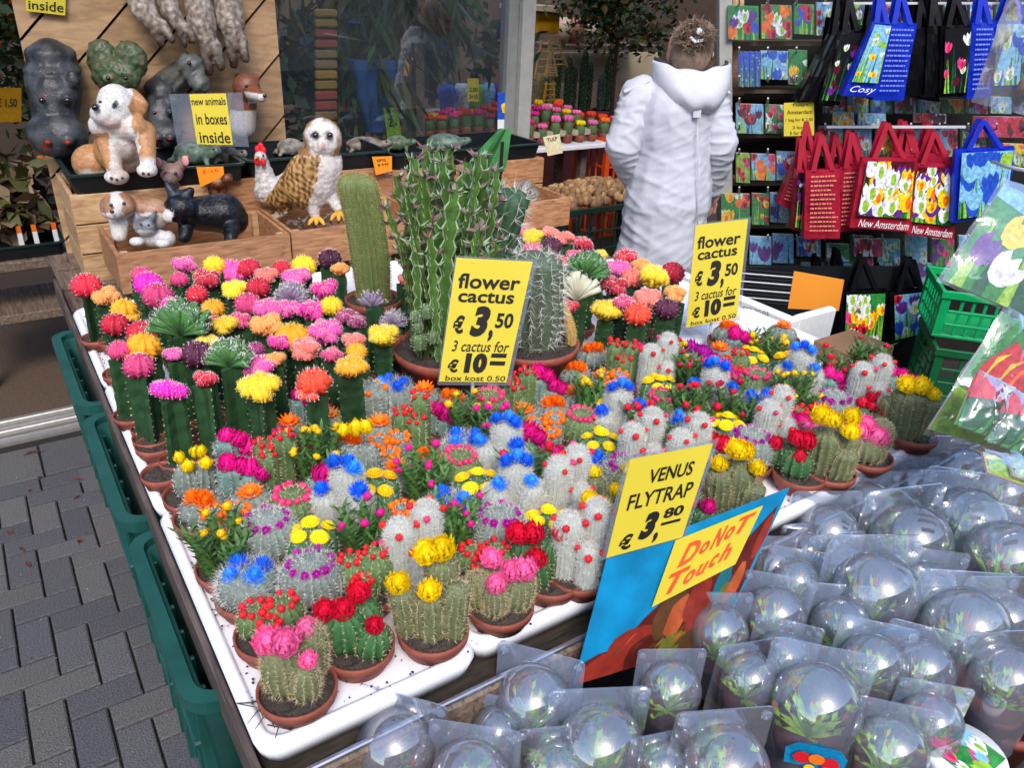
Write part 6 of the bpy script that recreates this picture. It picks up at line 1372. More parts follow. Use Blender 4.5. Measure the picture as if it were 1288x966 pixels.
for k, y in enumerate((52, 112, 168, 228, 282, 336)):
    vbox(918, y, 1062+k*6, y+5, 3.55, .14, mat('shelf_edge', '#6c5c4c', .6), 'shelf_board', r)
STEELW = mat('white_wire', '#d8d8dc', .3, .05, 30)
mb = MB()
for y in (3, 64, 100, 128, 160, 192, 240, 300):
    for k, x in enumerate(range(928, 1290, 36)):
        a = PV(x, y, DR+.13); b_ = PV(x+2, y+2, DR-.12); c_ = PV(x+2, y-5, DR-.16); mb.tube([a, b_, c_], .004, 5)
W(r, stuff(mb.build('wire_hooks', STEELW)))
vbox(1040, 158, 1215, 161, 3.44, .01, STEELW, 'wire_rail', r); vbox(1035, 2, 1288, 5, 3.44, .01, STEELW, 'wire_rail', r)
PLAB = {}
def pack(x0, y0, x1, y1, cols, lab, D=3.5, ground='green', n=9, rs=.17, sk=0, seed=None, hd=True, nm='bulb_pack'):
    cs = VQ(x0, y0, x1, y1, D, 1, sk); c0 = (cs[2]+cs[3])/2; root = empty(nm, c0, lab, 'bulb pack', 'bulb packs hanging on the rack')
    mb = MB(); mb.slab(*cs, .014); W(root, mb.build('pouch', mat('pouch_paper', '#b8ac98', .6)))
    cs2 = [c-FW*.0005 for c in cs]
    W(root, tulip_print(cs2, None, cols, n, rs, seed or int(x0*3+y0), ground, True, .95, (x1-x0)/(y1-y0)))
    mb = MB(); n_ = -FW*.004; q = [bil(cs, u, v)+n_*(1+.6*sin(u*9)) for v in (0, 1) for u in (0, .33, .66, 1)]
    mb.add(q, [(i, i+1, i+5, i+4) for i in range(3)]); W(root, mb.build('plastic_film', clearmat('pack_film', haze=.08, refl=.08, rough=.12, crinkle=30)))
    return root
mix = ['red', 'yellow', 'white', 'purple', 'orange', 'pink', 'blue']
G1 = [((916, 6, 954, 49), mix, 'first pack of mixed tulips on the top row next to the rack post', 'green'), ((958, 5, 996, 48), ['white', 'red', 'pink', 'orange'], 'top row pack of white and red tulips, second from the rack post', 'green'),
      ((999, 4, 1024, 42), ['purple', 'blue', 'red', 'yellow'], 'narrow purple and blue tulip pack on the top row', 'green'), ((1027, 2, 1051, 44), ['red', 'pink', 'white'], 'top row pack partly behind the black tote bags', 'sky')]
for k in range(4): G1.append(((929+k*7, 64, 935+k*7, 108), ['blue', 'sky'], ('first', 'second', 'third', 'fourth')[k]+' slim edge on blue pack on the second row', 'blue'))
G1 += [((957, 63, 991, 99), ['blue', 'sky', 'white'], 'blue grape hyacinth pack on the second row', 'sky'), ((992, 62, 1015, 106), ['red', 'yellow', 'white', 'darkred'], 'second row mixed tulip pack beside the blue one', 'green'),
       ((926, 130, 960, 167), ['pink', 'red', 'darkred'], 'crimson tulip pack on the third row next to the white coat', 'sky'), ((963, 131, 989, 167), ['pink', 'white', 'red', 'purple'], 'pink tulip pack left of the yellow paper on the third row', 'green'),
       ((926, 192, 943, 229), ['red', 'pink'], 'narrow red pack on the fourth row at the white sleeve', 'lime'), ((945, 193, 975, 226), ['red', 'orange', 'yellow', 'pink'], 'fourth row pack of red and orange tulips', 'sky'), ((977, 190, 1002, 226), ['white', 'red', 'blue'], 'fourth row pack of white and red tulips beside the red bags', 'sky'),
       ((907, 243, 943, 280), ['yellow', 'red', 'orange', 'white'], 'fifth row yellow and red tulip pack above the price sign', 'green'), ((946, 243, 967, 282), ['yellow', 'red', 'purple'], 'narrow fifth row pack in the middle', 'green'), ((969, 242, 998, 279), ['yellow', 'white', 'blue', 'purple'], 'fifth row pack of yellow and white flowers', 'sky'),
       ((943, 297, 970, 332), ['purple', 'purple'], 'sixth row blue pack with a purple oval right of the price sign', 'sky'), ((972, 294, 998, 330), ['purple', 'purple'], 'sixth row blue pack with a purple oval below the red bags', 'sky'),
       ((1003, 298, 1032, 322), ['white', 'blue', 'pink'], 'pale pack under the leftmost red bag', 'sky'), ((1040, 306, 1068, 328), ['white', 'green'], 'white and green pack below the red bags', 'sky'), ((1075, 300, 1110, 322), ['red', 'pink'], 'red pack peeking below the tulip printed red bags', 'white'),
       ((1048, 140, 1074, 158), ['white', 'yellow'], 'small white and yellow pack between the black and red bags', 'sky'), ((1080, 142, 1114, 158), ['sky', 'white'], 'small pale blue pack above the red tote bag handles', 'sky'), ((1150, 142, 1190, 154), ['red', 'darkred', 'yellow'], 'small red and yellow pack above the rightmost red bag', 'white'), ((1225, 146, 1288, 172), ['pink', 'red'], 'long pink pack row at the right picture edge', 'red'),
       ((1262, 180, 1288, 208), ['orange', 'white'], 'small orange and white pack right of the blue tote bag', 'yellow'), ((1050, 0, 1066, 30), ['lime', 'yellow'], 'narrow green pack behind the top bag handles', 'leaf')]
for i, (b_, c, lab, g_) in enumerate(G1): pack(*b_, c, lab, ground=g_, n=2 if 'oval' in lab else 9, rs=.26 if 'oval' in lab else .17)
root = sheet('price_sign', VQ(986, 129, 1024, 171, 3.42, -1), YEL, 'small yellow text sign among the bulb packs on the third row', group=None)
cs = VQ(986, 129, 1024, 171, 3.42, -1)
for t_, a in (('Tulips', (.25, .03, .8, .13)), ('Amsterdam', (.1, .22, .93, .34)), ('1 bag for € 2.50', (.06, .46, .96, .58)), ('3 for 7', (.3, .70, .75, .79)), ('5 for € 10', (.2, .85, .85, .96))): W(root, text_on(cs, t_, *a, BLK, None, bold=.005))
# ---- tote bags
SB_ = {'black': mat('black_shiny_bag', '#0c0a10', .25, .1, 12, .3, rnd=0), 'blue': mat('blue_shiny_bag', '#1430b8', .3, .1, 12, .3, rnd=0), 'red': mat('red_shiny_bag', '#a81c34', .35, .1, 12, .35, rnd=0)}
def bag(q, colr, lab, D, dep=.06, face='tulips', hand=40, cols=('white', 'yellow', 'purple', 'pink'), txt=None, gus=None, seed=1, ground='white', n=16, hy=None):
    """q: TL TR BR BL in photo pixels"""
    mx_ = sum(x for x, y in q)/4; q = [(mx_+(x-mx_)*1.14, y) for x, y in q]; cs = [PV(x, y, D) for x, y in q]; c0 = (cs[2]+cs[3])/2; root = empty('tote_bag', c0, lab, 'tote bag', 'tote bags hanging on the rack'); m_ = SB_[colr]
    nx, nz = 8, 8; mb = MB(); r_ = random.Random(seed)
    back = FW*dep
    fr = [[bil(cs, i/nx, j/nz)-FW*(.010*sin(i/nx*pi)*sin(j/nz*pi)+.007*noise.noise(Vector((i*.7+seed, j*.5, 0)))) for i in range(nx+1)] for j in range(nz+1)]
    bk = [[bil(cs, i/nx, j/nz)+back*(.35+.65*j/nz) for i in range(nx+1)] for j in range(nz+1)]
    for g_ in (fr, bk):
        o = len(mb.v); mb.v += [tuple(p) for row in g_ for p in row]
        for j in range(nz):
            for i in range(nx): mb.f.append((o+j*(nx+1)+i, o+j*(nx+1)+i+1, o+(j+1)*(nx+1)+i+1, o+(j+1)*(nx+1)+i)); mb.m.append(0)
    for j in range(nz): mb.quad(fr[j][0], fr[j+1][0], bk[j+1][0], bk[j][0]); mb.quad(fr[j][nx], bk[j][nx], bk[j+1][nx], fr[j+1][nx])
    for i in range(nx): mb.quad(fr[nz][i], fr[nz][i+1], bk[nz][i+1], bk[nz][i])
    W(root, mb.build('bag_body', m_, None, False))
    hl = hand
    for dd, off in ((-.004, 0), (.0, .04)):
        a, b_ = bil(cs, .22, .02)-FW*.004+FW*off, bil(cs, .78, .02)-FW*.004+FW*off
        px0, py0 = PIX(a); px1, py1 = PIX(b_); mx = (px0+px1)/2; ap = PV(mx-2, min(py0, py1)-hl, D+.02); up = []
        pts = [a, a.lerp(ap, .45)+(a-ap)*0, a.lerp(ap, .85), ap, b_.lerp(ap, .85), b_.lerp(ap, .45), b_]
        mbh = MB(); wv = RT*.010
        for i in range(len(pts)-1):
            p, q_ = pts[i], pts[i+1]; s1 = wv*(1 if 0 < i else 1)
            mbh.add([p-s1, p+s1, q_+s1, q_-s1, p-s1+FW*.002, p+s1+FW*.002, q_+s1+FW*.002, q_-s1+FW*.002], [(0, 1, 2, 3), (7, 6, 5, 4), (0, 4, 5, 1), (1, 5, 6, 2), (2, 6, 7, 3), (3, 7, 4, 0)])
        W(root, mbh.build('handle', m_))
    csf = [c-FW*.016 for c in cs]
    if face == 'tulips':
        pc = [bil(csf, .08, .04), bil(csf, .94, .04), bil(csf, .93, .80 if txt else .94), bil(csf, .07, .80 if txt else .94)]
        W(root, tulip_print(pc, None, list(cols), n, .15, seed, ground, True, .97, print_size(pc)))
        if txt: W(root, text_on(csf, txt, .10, .85, .92, .96, WHT, None, bold=0, shear=.35, off=.003))
    if face == 'text':
        mbt = MB()
        for k in range(13):
            v = .07+.065*k; L1 = r_.uniform(.6, .85); u = .12
            while u < .12+L1-.04:
                w_ = r_.uniform(.04, .13); rect_on(mbt, csf, u, v, min(u+w_, .9), v+.022, .002); u += w_+.025
        W(root, mbt.build('small_print', mat('print_tone_'+colr, {'red': '#d89078', 'blue': '#8090e8', 'black': '#80808c'}[colr], .5)))
    return root
bag([(1042, 42), (1070, 40), (1030, 128), (1006, 126)], 'black', 'leftmost glossy black tote bag slanting on the upper rail', 3.40, face='none', hand=46)
bag([(1056, 38), (1082, 36), (1056, 132), (1032, 130)], 'black', 'second black tote bag with a dark tulip print left of the blue one', 3.38, face='tulips', cols=('darkred', 'purple', 'white'), ground='black', n=9, hand=44, seed=4)
bag([(1098, 26), (1118, 28), (1100, 122), (1064, 120)], 'blue', 'blue tote bag face with white and yellow tulips on the upper rail', 3.30, face='tulips', cols=('white', 'yellow', 'lime'), ground='sky', txt='Cosy', hand=40, seed=5, n=12)
bag([(1118, 28), (1150, 29), (1135, 126), (1100, 126)], 'blue', 'blue tote bag side covered in small white print beside its tulip face', 3.31, face='text', hand=46, seed=6)
bag([(1150, 34), (1172, 34), (1168, 120), (1136, 120)], 'black', 'narrow black tote bag right of the blue pair', 3.42, face='none', hand=44, seed=7)
bag([(1168, 30), (1184, 30), (1182, 122), (1164, 122)], 'black', 'thin black bag side edge in the middle of the upper row', 3.40, face='none', hand=40, seed=8)
bag([(1186, 32), (1222, 30), (1214, 120), (1184, 122)], 'black', 'black tote bag with faint pink tulips right of centre upper row', 3.38, face='tulips', cols=('pink', 'darkred', 'white'), ground='black', n=8, hand=40, seed=9)
bag([(1224, 28), (1250, 28), (1244, 122), (1218, 124)], 'blue', 'narrow blue text covered bag near the right upper corner', 3.36, face='text', hand=42, seed=10)
bag([(1250, 26), (1300, 26), (1290, 110), (1246, 112)], 'blue', 'blue bag with grape hyacinth print at the right upper corner', 3.38, face='tulips', cols=('sky', 'blue', 'white'), ground='sky', n=14, hand=42, seed=11)
bag([(1004, 188), (1026, 190), (1006, 268), (982, 256)], 'red', 'leftmost red tote bag tilted behind the others', 3.40, face='text', hand=38, seed=12)
bag([(1002, 212), (1018, 214), (1014, 294), (998, 288)], 'red', 'narrow red bag gusset with a tulip strip', 3.33, face='tulips', cols=('white', 'purple', 'pink'), ground='black', n=8, hand=40, seed=13)
bag([(1016, 214), (1054, 212), (1054, 300), (1014, 300)], 'red', 'front red tote bag panel covered in woven gold print', 3.28, face='text', hand=46, seed=14)
bag([(1058, 210), (1088, 208), (1080, 290), (1054, 292)], 'red', 'second red bag with gold print left of the tulip printed one', 3.32, face='text', hand=44, seed=15)
bag([(1088, 198), (1148, 198), (1142, 292), (1074, 286)], 'red', 'large red tote bag with white and yellow tulips and white script', 3.26, face='tulips', cols=('white', 'white', 'yellow', 'purple', 'white'), ground='darkred', txt='New Amsterdam', hand=46, seed=16, n=44)
bag([(1150, 205), (1204, 205), (1196, 302), (1142, 294)], 'red', 'rightmost red tote bag with yellow and white tulip print', 3.29, face='tulips', cols=('white', 'yellow', 'purple', 'white'), ground='darkred', txt='New Amsterdam', hand=42, seed=17, n=40)
bag([(1206, 188), (1272, 184), (1262, 270), (1202, 280)], 'blue', 'blue tote bag with grape hyacinths hanging beside the red bags', 3.24, face='tulips', cols=('blue', 'sky', 'blue', 'lime'), ground='sky', n=26, hand=36, seed=18)
bag([(1062, 366), (1112, 364), (1106, 442), (1060, 440)], 'black', 'lower black tote bag with white pink and red tulips behind the foam box', 3.20, face='tulips', cols=('white', 'pink', 'red', 'white', 'yellow'), ground='green', n=24, hand=44, seed=19)
bag([(1122, 368), (1166, 362), (1160, 420), (1124, 430)], 'black', 'lower right black tote bag with purple tulips beside the green crates', 3.24, face='tulips', cols=('purple', 'red', 'white', 'blue'), ground='sky', n=16, hand=40, seed=20)
# more bags and packs crowding the rack
for i, (x, y, w_, h_, c, sk) in enumerate(((1034, 206, 26, 74, 'red', 6), (1070, 204, 24, 70, 'red', -5), (1116, 190, 30, 70, 'red', 8), (1162, 192, 34, 78, 'red', -8), (1130, 196, 24, 80, 'red', 5), (1022, 60, 26, 74, 'black', 12), (1078, 40, 24, 84, 'black', 8), (1160, 36, 22, 92, 'black', 10), (1204, 36, 26, 88, 'black', -6), (1146, 30, 20, 94, 'black', -4), (1080, 372, 44, 60, 'black', 6), (1036, 352, 26, 90, 'black', 6), (1012, 360, 26, 84, 'black', 4), (1140, 364, 30, 72, 'black', -4))):
    bag([(x+sk, y), (x+sk+w_, y+1), (x+w_, y+h_), (x, y+h_-3)], c, '%s tote bag crammed behind its neighbours, %s' % (c, ('left of the gold printed one', 'between the two gold printed red bags', 'behind the large tulip printed red bag', 'behind the rightmost red bag', 'between the two tulip printed red bags', 'lowest of the upper left group', 'left of the blue one in the upper row', 'behind the thin black edge', 'right of the faint pink tulip one', 'touching the right side of the blue pair', 'behind the lower tulip printed black bag', 'left of the lower tulip bag', 'lower row beside the orange card', 'behind the lower right purple tulip bag')[i]), 3.46, face='none', hand=40, seed=40+i)
GX = []
for k in range(7): GX.append(((1060+k*32, 2, 1088+k*32, 30), ['lime', 'white', 'yellow', 'purple', 'red'][k % 5:]+['green'], 'pack behind the upper bag handles, %s from the left' % ('first', 'second', 'third', 'fourth', 'fifth', 'sixth', 'seventh')[k]))
for k in range(6): GX.append(((1030+k*36, 158, 1060+k*36, 196), [['red', 'white'], ['pink', 'white'], ['yellow', 'orange'], ['purple', 'white'], ['red', 'darkred'], ['white', 'pink']][k], 'pack behind the red bag handles, %s from the left' % ('first', 'second', 'third', 'fourth', 'fifth', 'sixth')[k]))
for k in range(5): GX.append(((1008+k*34, 330, 1036+k*34, 362), [['white', 'blue'], ['sky', 'white'], ['pink', 'white'], ['white', 'red'], ['purple', 'sky']][k], 'pale pack in the shade below the red bags, %s from the left' % ('first', 'second', 'third', 'fourth', 'fifth')[k]))
for k in range(4): GX.append(((1230+k*22, 286, 1250+k*22, 330), [['white', 'red'], ['blue', 'white'], ['yellow', 'red'], ['pink', 'white']][k], 'pack below the blue hyacinth bag, %s from the left' % ('first', 'second', 'third', 'fourth')[k]))
W9 = ('first', 'second', 'third', 'fourth', 'fifth', 'sixth', 'seventh', 'eighth')
for k in range(8): GX.append(((1036+k*30, 118+(k % 3)*3, 1062+k*30, 142), [['pink', 'white'], ['lime', 'white', 'yellow'], ['blue', 'sky'], ['red', 'darkred'], ['white', 'purple'], ['orange', 'yellow'], ['pink', 'red'], ['white', 'sky']][k], 'pack peeking under the upper black and blue bags, %s from the left' % W9[k]))
for k in range(6): GX.append(((1070+k*34, 296+(k % 2)*4, 1098+k*34, 334), [['white', 'pink'], ['red', 'white'], ['sky', 'white'], ['purple', 'pink'], ['yellow', 'white'], ['red', 'orange']][k], 'pack in the shade under the printed red bags, %s from the left' % W9[k]))
for i, (b_, c, lab) in enumerate(GX): pack(*b_, c, lab, D=3.55, ground='sky' if i % 3 else 'green')
# ---- green crates
grid_crate(PV(1222, 500, 2.92)*1.0, .46, .34, .26, mat('mid_green_crate', '#0c5c34', .45, .1, 20, rnd=0), 'dark green lattice crate below the bright green crate', 6, 4, rot=VROT-.25)
bpy.data.objects['plastic_crate.%03d' % 0] if 0 else None
cg = P(1195, 425, .0); 
pc_ = PV(1235, 414, 2.98)
grid_crate(pc_, .44, .32, .19, mat('bright_green_crate', '#06a05a', .4, .08, 20, rnd=0), 'bright green plastic crate stacked on the dark green crate', 9, 3, rot=VROT-.25)
low = PV(1222, 500, 2.92); mb = MB(); mb.box(-.22, -.16, 0, .22, .16, low.z-.004); tag(mb.build('cardboard_box', mat('cardboard', '#9c7450', .8, .1, 20), None, False, (low.x, low.y, .0), (0, 0, VROT-.25)), 'brown cardboard box beneath the green crates', 'box')
# ---- foam box, orange card, cardboard
FOAM = mat('styrofoam', '#f0efec', .8, .06, 60, .3, rnd=0)
r = empty('foam_box', (2.0, 1.45, TZ-.02), 'white styrofoam box standing at the right end of the table', 'box')
a1, a2 = PP(900, 368, Vector((1.905, 1.3, .8)), Vector((1, 0, 0))), PP(1003, 394, Vector((1.905, 1.3, .8)), Vector((1, 0, 0)))
zt = .5*(a1.z+a2.z)
for b_ in ((1.890, a2.y-.0, TZ-.03, 1.925, a1.y+.25, zt), (1.926, a2.y, TZ-.10, 2.10, a2.y+.03, zt+.002)):
    mb = MB(); mb.box(*b_, bev=.006); W(r, mb.build('foam_wall', FOAM))
for k in range(4): mb = MB(); mb.box(1.90+.14*(k % 2), a2.y+.04+.4*(k//2), 0, 1.94+.34*(k % 2)-.2*(k % 2), a2.y+.08+.4*(k//2), TZ-.032); W(r, mb.build('leg', old))
csb = [PP(x, y, Vector((1.889, 1.3, .8)), Vector((1, 0, 0))) for x, y in ((935, 385), (967, 392), (967, 398), (935, 391))]
W(r, text_on(csb, 'EPS 20.03', 0, 0, 1, 1, mat('grey_ink', '#8a8684'), None, bold=.01))
cs = [PV(x, y, 2.36) for x, y in ((999, 341), (1062, 352), (1055, 391), (991, 388))]
sheet('orange_card', cs, mat('orange_card', '#f89c30', .6, .03, 6), 'plain orange card standing on the white foam box', 'card', .003)
mb = MB(); mb.box(1.74, .99, TZ+.01, 1.90, 1.12, TZ+.05, bev=.002); mb2 = MB()
tag(mb.build('cardboard_tray', mat('cardboard')), 'low brown cardboard tray behind the rightmost yellow flowered cactus', 'box')
r = empty('wire_basket', PV(960, 350, 2.9), 'black wire basket below the bulb packs behind the foam box', 'basket')
for k in range(9):
    mb = MB(); mb.tube([PV(925, 338+k*5, 2.85), PV(1010, 345+k*5, 2.85)], .003, 4); W(r, mb.build('wire', STEELW if k % 2 else BLK))
vbox(915, 336, 1150, 480, 3.3, .02, BP, 'back_panel', r)
# ================================================================ RIGHT FOREGROUND PACKS
FILM = clearmat('crinkled_film', (.98, .985, 1), .08, .09, (.8, .85, .95), .06, 14)
def bigpack(nm, q, Ds, lab, cat, painter, film=True, depth_=.03):
    cs = [PV(x, y, d) for (x, y), d in zip(q, Ds)]; n = (cs[1]-cs[0]).cross(cs[3]-cs[0]).normalized(); cs[2] = cs[2]-n*(cs[2]-cs[0]).dot(n)
    root = empty(nm, (cs[2]+cs[3])/2, lab, cat, 'large flower packs hanging at the right')
    mb = MB(); mb.slab(*cs, .004); W(root, mb.build('card', mat('pouch_paper'))); painter(root, cs)
    if film:
        mb = MB(); N_ = 14; nn_ = n if n.dot(Vector(CAM)-cs[0]) > 0 else -n; r_ = random.Random(int(q[0][0]))
        g_ = [[bil(cs, -.05+1.1*i/N_, -.05+1.1*j/N_)+nn_*(.008+depth_*sin(i/N_*pi)**.6*sin(j/N_*pi)**.6+.008*noise.noise(Vector((i*.5, j*.35, q[0][0])))) for i in range(N_+1)] for j in range(N_+1)]
        mb.v = [tuple(p) for row in g_ for p in row]; mb.f = [(j*(N_+1)+i, j*(N_+1)+i+1, (j+1)*(N_+1)+i+1, (j+1)*(N_+1)+i) for j in range(N_) for i in range(N_)]; mb.m = [0]*len(mb.f)
        W(root, mb.build('plastic_film', FILM, None, True))
    return root
def paint_big(root, cs):
    mb = MB(); poly_on(mb, cs, [(0, 0), (1, 0), (1, 1), (0, 1)], .0008, PI['green']); r_ = random.Random(2); off = .001
    for k in range(14): u = r_.random(); poly_on(mb, cs, [(max(u-.05, 0), 1), (u+.02, .3), (min(u+.05, 1), 1)], off, PI[r_.choice(['leaf', 'lime'])]); off += .00004
    poly_on(mb, cs, [(0, 0), (1, 0), (1, .18), (.4, .22), (0, .12)], off, PI['sky'])
    for u, v, s_, c in ((.30, .38, .13, 'yellow'), (.62, .30, .15, 'darkred'), (.16, .62, .13, 'purple'), (.36, .72, .14, 'white'), (.66, .60, .17, 'red'), (.88, .62, .14, 'blue'), (.90, .3, .12, 'orange'), (.82, .88, .12, 'red')):
        off += .0001; tulip(mb, cs, u, v, s_, s_*1.2, c, off, .5, 0); tulip(mb, cs, u, v+.03, s_*.62, s_*.9, c, off+.00005, .5, 1)
    W(root, mb.build('printed_picture', PC))
bigpack('tulip_pack', ((1262, 232), (1400, 290), (1338, 420), (1186, 352)), (1.75, 1.75, 1.6, 1.6), 'large pack with purple white yellow and red tulips at the right edge', 'bulb pack', paint_big)
def paint_red(root, cs):
    mb = MB(); poly_on(mb, cs, [(0, 0), (1, 0), (1, 1), (0, 1)], .0008, PI['green']); poly_on(mb, cs, [(.0, .62), (.35, .66), (1, .62), (1, 1), (0, 1)], .0011, PI['lime'])
    poly_on(mb, cs, [(.08, .62), (.10, .38), (.26, .12), (.42, .20), (.56, .10), (.72, .22), (.80, .40), (.66, .62), (.36, .70)], .0014, PI['red'])
    poly_on(mb, cs, [(.36, .66), (.44, .30), (.58, .16), (.70, .36), (.58, .62)], .0016, mat and PI['orange'])
    poly_on(mb, cs, [(.40, .64), (.46, .34), (.56, .20), (.64, .38), (.54, .60)], .0018, PI['red'])
    for a in (.16, .3, .62): poly_on(mb, cs, [(a, .55), (a+.02, .3), (a+.12, .22), (a+.05, .34)], .002, PI['yellow'])
    poly_on(mb, cs, [(.6, .02), (1, .02), (1, .22), (.7, .16)], .0022, PI['black'])
    W(root, mb.build('printed_picture', PC))
bigpack('tulip_pack', ((1262, 392), (1370, 470), (1300, 580), (1168, 540)), (1.32, 1.32, 1.24, 1.24), 'clear pack with a big red tulip above the plastic domes', 'bulb pack', paint_red)
def paint_green(root, cs):
    mb = MB(); poly_on(mb, cs, [(0, 0), (1, 0), (1, 1), (0, 1)], .0008, PI['green']); poly_on(mb, cs, [(0, 0), (1, 0), (1, .3), (0, .5)], .001, PI['red']); poly_on(mb, cs, [(0, .45), (.5, .35), (1, .3), (.8, .9), (.2, 1)], .0012, mat and PI['leaf']); W(root, mb.build('printed_picture', PC))
for k, (x, y) in enumerate(((1208, 500), (1246, 520), (1284, 535))):
    bigpack('flower_pouch', ((x+20, y-30), (x+62, y-10), (x+34, y+48), (x-6, y+34)), (1.22, 1.22, 1.16, 1.16), 'green bottomed flower pouch in crinkled film, %s above the domes' % ('leftmost', 'middle', 'rightmost')[k], 'bulb pack', paint_green, True, .02)
def paint_lab(root, cs):
    mb = MB(); poly_on(mb, cs, [(.05, .05), (.95, .05), (.95, .95), (.05, .95)], .001, PI['lime']); W(root, mb.build('printed_picture', PC))
for k, (x, y) in enumerate(((1236, 568), (1268, 572))):
    bigpack('plant_label', ((x, y), (x+60, y+22), (x+64, y+46), (x+6, y+26)), (1.1, 1.1, 1.06, 1.06), 'pale yellow green label card in film, %s one right of the upper dome' % ('left', 'right')[k], 'label', paint_lab, True, .01)
# translucent mesh bag of bulbs top right
c = PV(1275, 70, 2.1); r = empty('bulb_bag', c-Vector((0, 0, .25)), 'clear net bag of brown bulbs hanging at the upper right corner', 'bag')
mb = MB(); N_ = 16; q = ((1280, -40), (1400, -40), (1390, 170), (1222, 128)); cs = [PV(x, y, 2.1) for x, y in q]
for side in (-1, 1):
    g_ = [[bil(cs, i/N_, j/N_)+FW*side*(.05*sin(i/N_*pi)**.7*sin(min(1, j/N_*1.0)*pi)**.7+.008*noise.noise(Vector((i*.6, j*.4, side)))) for i in range(N_+1)] for j in range(N_+1)]; o = len(mb.v)
    mb.v += [tuple(p) for row in g_ for p in row]; mb.f += [(o+j*(N_+1)+i, o+j*(N_+1)+i+1, o+(j+1)*(N_+1)+i+1, o+(j+1)*(N_+1)+i) for j in range(N_) for i in range(N_)]
mb.m = [0]*len(mb.f); W(r, mb.build('plastic_film', FILM, None, True)); mb = MB()
for k in range(34): p = bil(cs, rr.uniform(.3, .95), rr.uniform(.15, .8))+FW*rr.uniform(-.025, .025); mb.ell(p, (.022, .022, .026), 8, 6, mi=k % 2)
W(r, stuff(mb.build('bulbs', [BULB, mat('bulb_tan')], None, True)))
mb = MB(); mb.tube([PV(1248, 203, 2.3), PV(1268, 210, 2.2), PV(1300, 216, 2.0)], .005, 8); tag(mb.build('white_hook', STEELW, None, True), 'white plastic hook rod in front of the blue hyacinth bag', 'hook')
# ================================================================ VENUS FLYTRAPS IN CLEAR DOMES
DOME = clearmat('clear_dome', (.98, .988, 1), .13, .19, (.66, .76, 1), .03)  # bluish diffuse haze, here and in the flange, stands in for reflected sky
FLG = clearmat('dome_flange', (.975, .985, 1), .13, .05, (.62, .74, 1), .10)
LOWZ = .585
mb = MB(); mb.box(.16, -.35, LOWZ-.03, 1.95, .612, LOWZ, bev=.004)
r = empty('low_table', (1.05, .15, 0), 'dark low wooden table in front carrying the domed flytraps', 'table'); W(r, mb.build('table_board', woodmat('dark_table', '#2c2420', '#4a3c32', 8, (2, 12, 12))))
for x, y in ((.2, -.3), (1.88, -.3), (.2, .56), (1.88, .56)): mb = MB(); mb.box(x, y, 0, x+.04, y+.04, LOWZ-.031); W(r, mb.build('leg', old))
mb = MB(); mb.box(.20, .565, LOWZ+.001, 1.9, .60, LOWZ+.05, bev=.003); W(r, mb.build('back_strip', woodmat('red_brown_wood', '#4c2c20', '#6c4430', 8)))
def dome_meshes():
    R = 1.0; m = MB(); prof = [(R*.80, -2.3), (R*.86, -1.6), (R*.93, -.7), (R*1.0, 0)]+[(R*cos(a), R*sin(a)) for a in np.linspace(.12, pi/2-.02, 12)]
    m.lathe(prof, 36); d = m.mesh('dome', DOME, True)
    f_ = MB(); n = 36; t_ = .03
    ring = [(1.02*cos(a), 1.02*sin(a)) for a in np.linspace(0, 2*pi, n, endpoint=False)]
    def sq(a, k=1.35):
        c, s = cos(a), sin(a); q = 1/max(abs(c), abs(s)); q = min(q, 1.28); return (c*q*k, s*q*k)
    # flange stands behind the dome as an upright backing plate: hole-less plate with rounded corners
    pl = rrect(-1.18, -2.2, 1.18, 1.28, .18, 0)
    f_.loft([[(x, .52, y) for x, y, _ in pl], [(x, .56, y) for x, y, _ in pl]], 0, True, True, True)
    lip = []
    for k in range(2):
        s_ = -1 if k else 1
        f_.ell((s_*1.0, .50, 1.02), (.13, .05, .13), 10, 6)
    fl = f_.mesh('flange', FLG, False)
    return d, fl
DM, FLM = dome_meshes()
FT = []
for s_ in range(3):
    r_ = random.Random(s_+40); m = MB()
    for k in range(24):
        a = k*2.4; el = r_.uniform(.3, 1.35); L1 = r_.uniform(.6, 1.25); d = Vector((cos(a)*cos(el), sin(a)*cos(el), sin(el))); sd = d.cross(Vector((0, 0, 1))).normalized()
        p = Vector((0, 0, 0)); q1 = p+d*L1*.6+Vector((0, 0, .05)); q2 = p+d*L1
        m.add([p-sd*.03, p+sd*.03, q1+sd*.11, q1-sd*.11, q2], [(0, 1, 2, 3), (3, 2, 4)])
        for w_ in (-1, 1):
            n_ = (d*.3+sd*w_*.8+Vector((0, 0, .6))).normalized(); m.add([q2-d*.04, q2+d*.20, q2+d*.18+n_*.16, q2+n_*.17], [(0, 1, 2, 3)], 1 if r_.random() < .3 else 0)
            for z in range(5): m.tri(q2+d*(.04*z)+n_*.16, (n_+sd*w_*-.6+Vector((0, 0, .3))).normalized(), .10, .02)
    FT.append(m.mesh('flytrap_leaves', [mat('flytrap_green', '#a4cc30', .5, .15, 6, rnd=.1), mat('flytrap_red', '#b85038', .5, .1, 6)]))
m = MB(); m.lathe([(.52, -2.25), (.70, -1.25), (.76, -1.22), (.76, -1.05), (.66, -1.08), (0.01, -1.10)], 20, cap0=True); FPOT = m.mesh('pot', mat('brown_pot', '#8a4a38', .5, .1, 10), True)
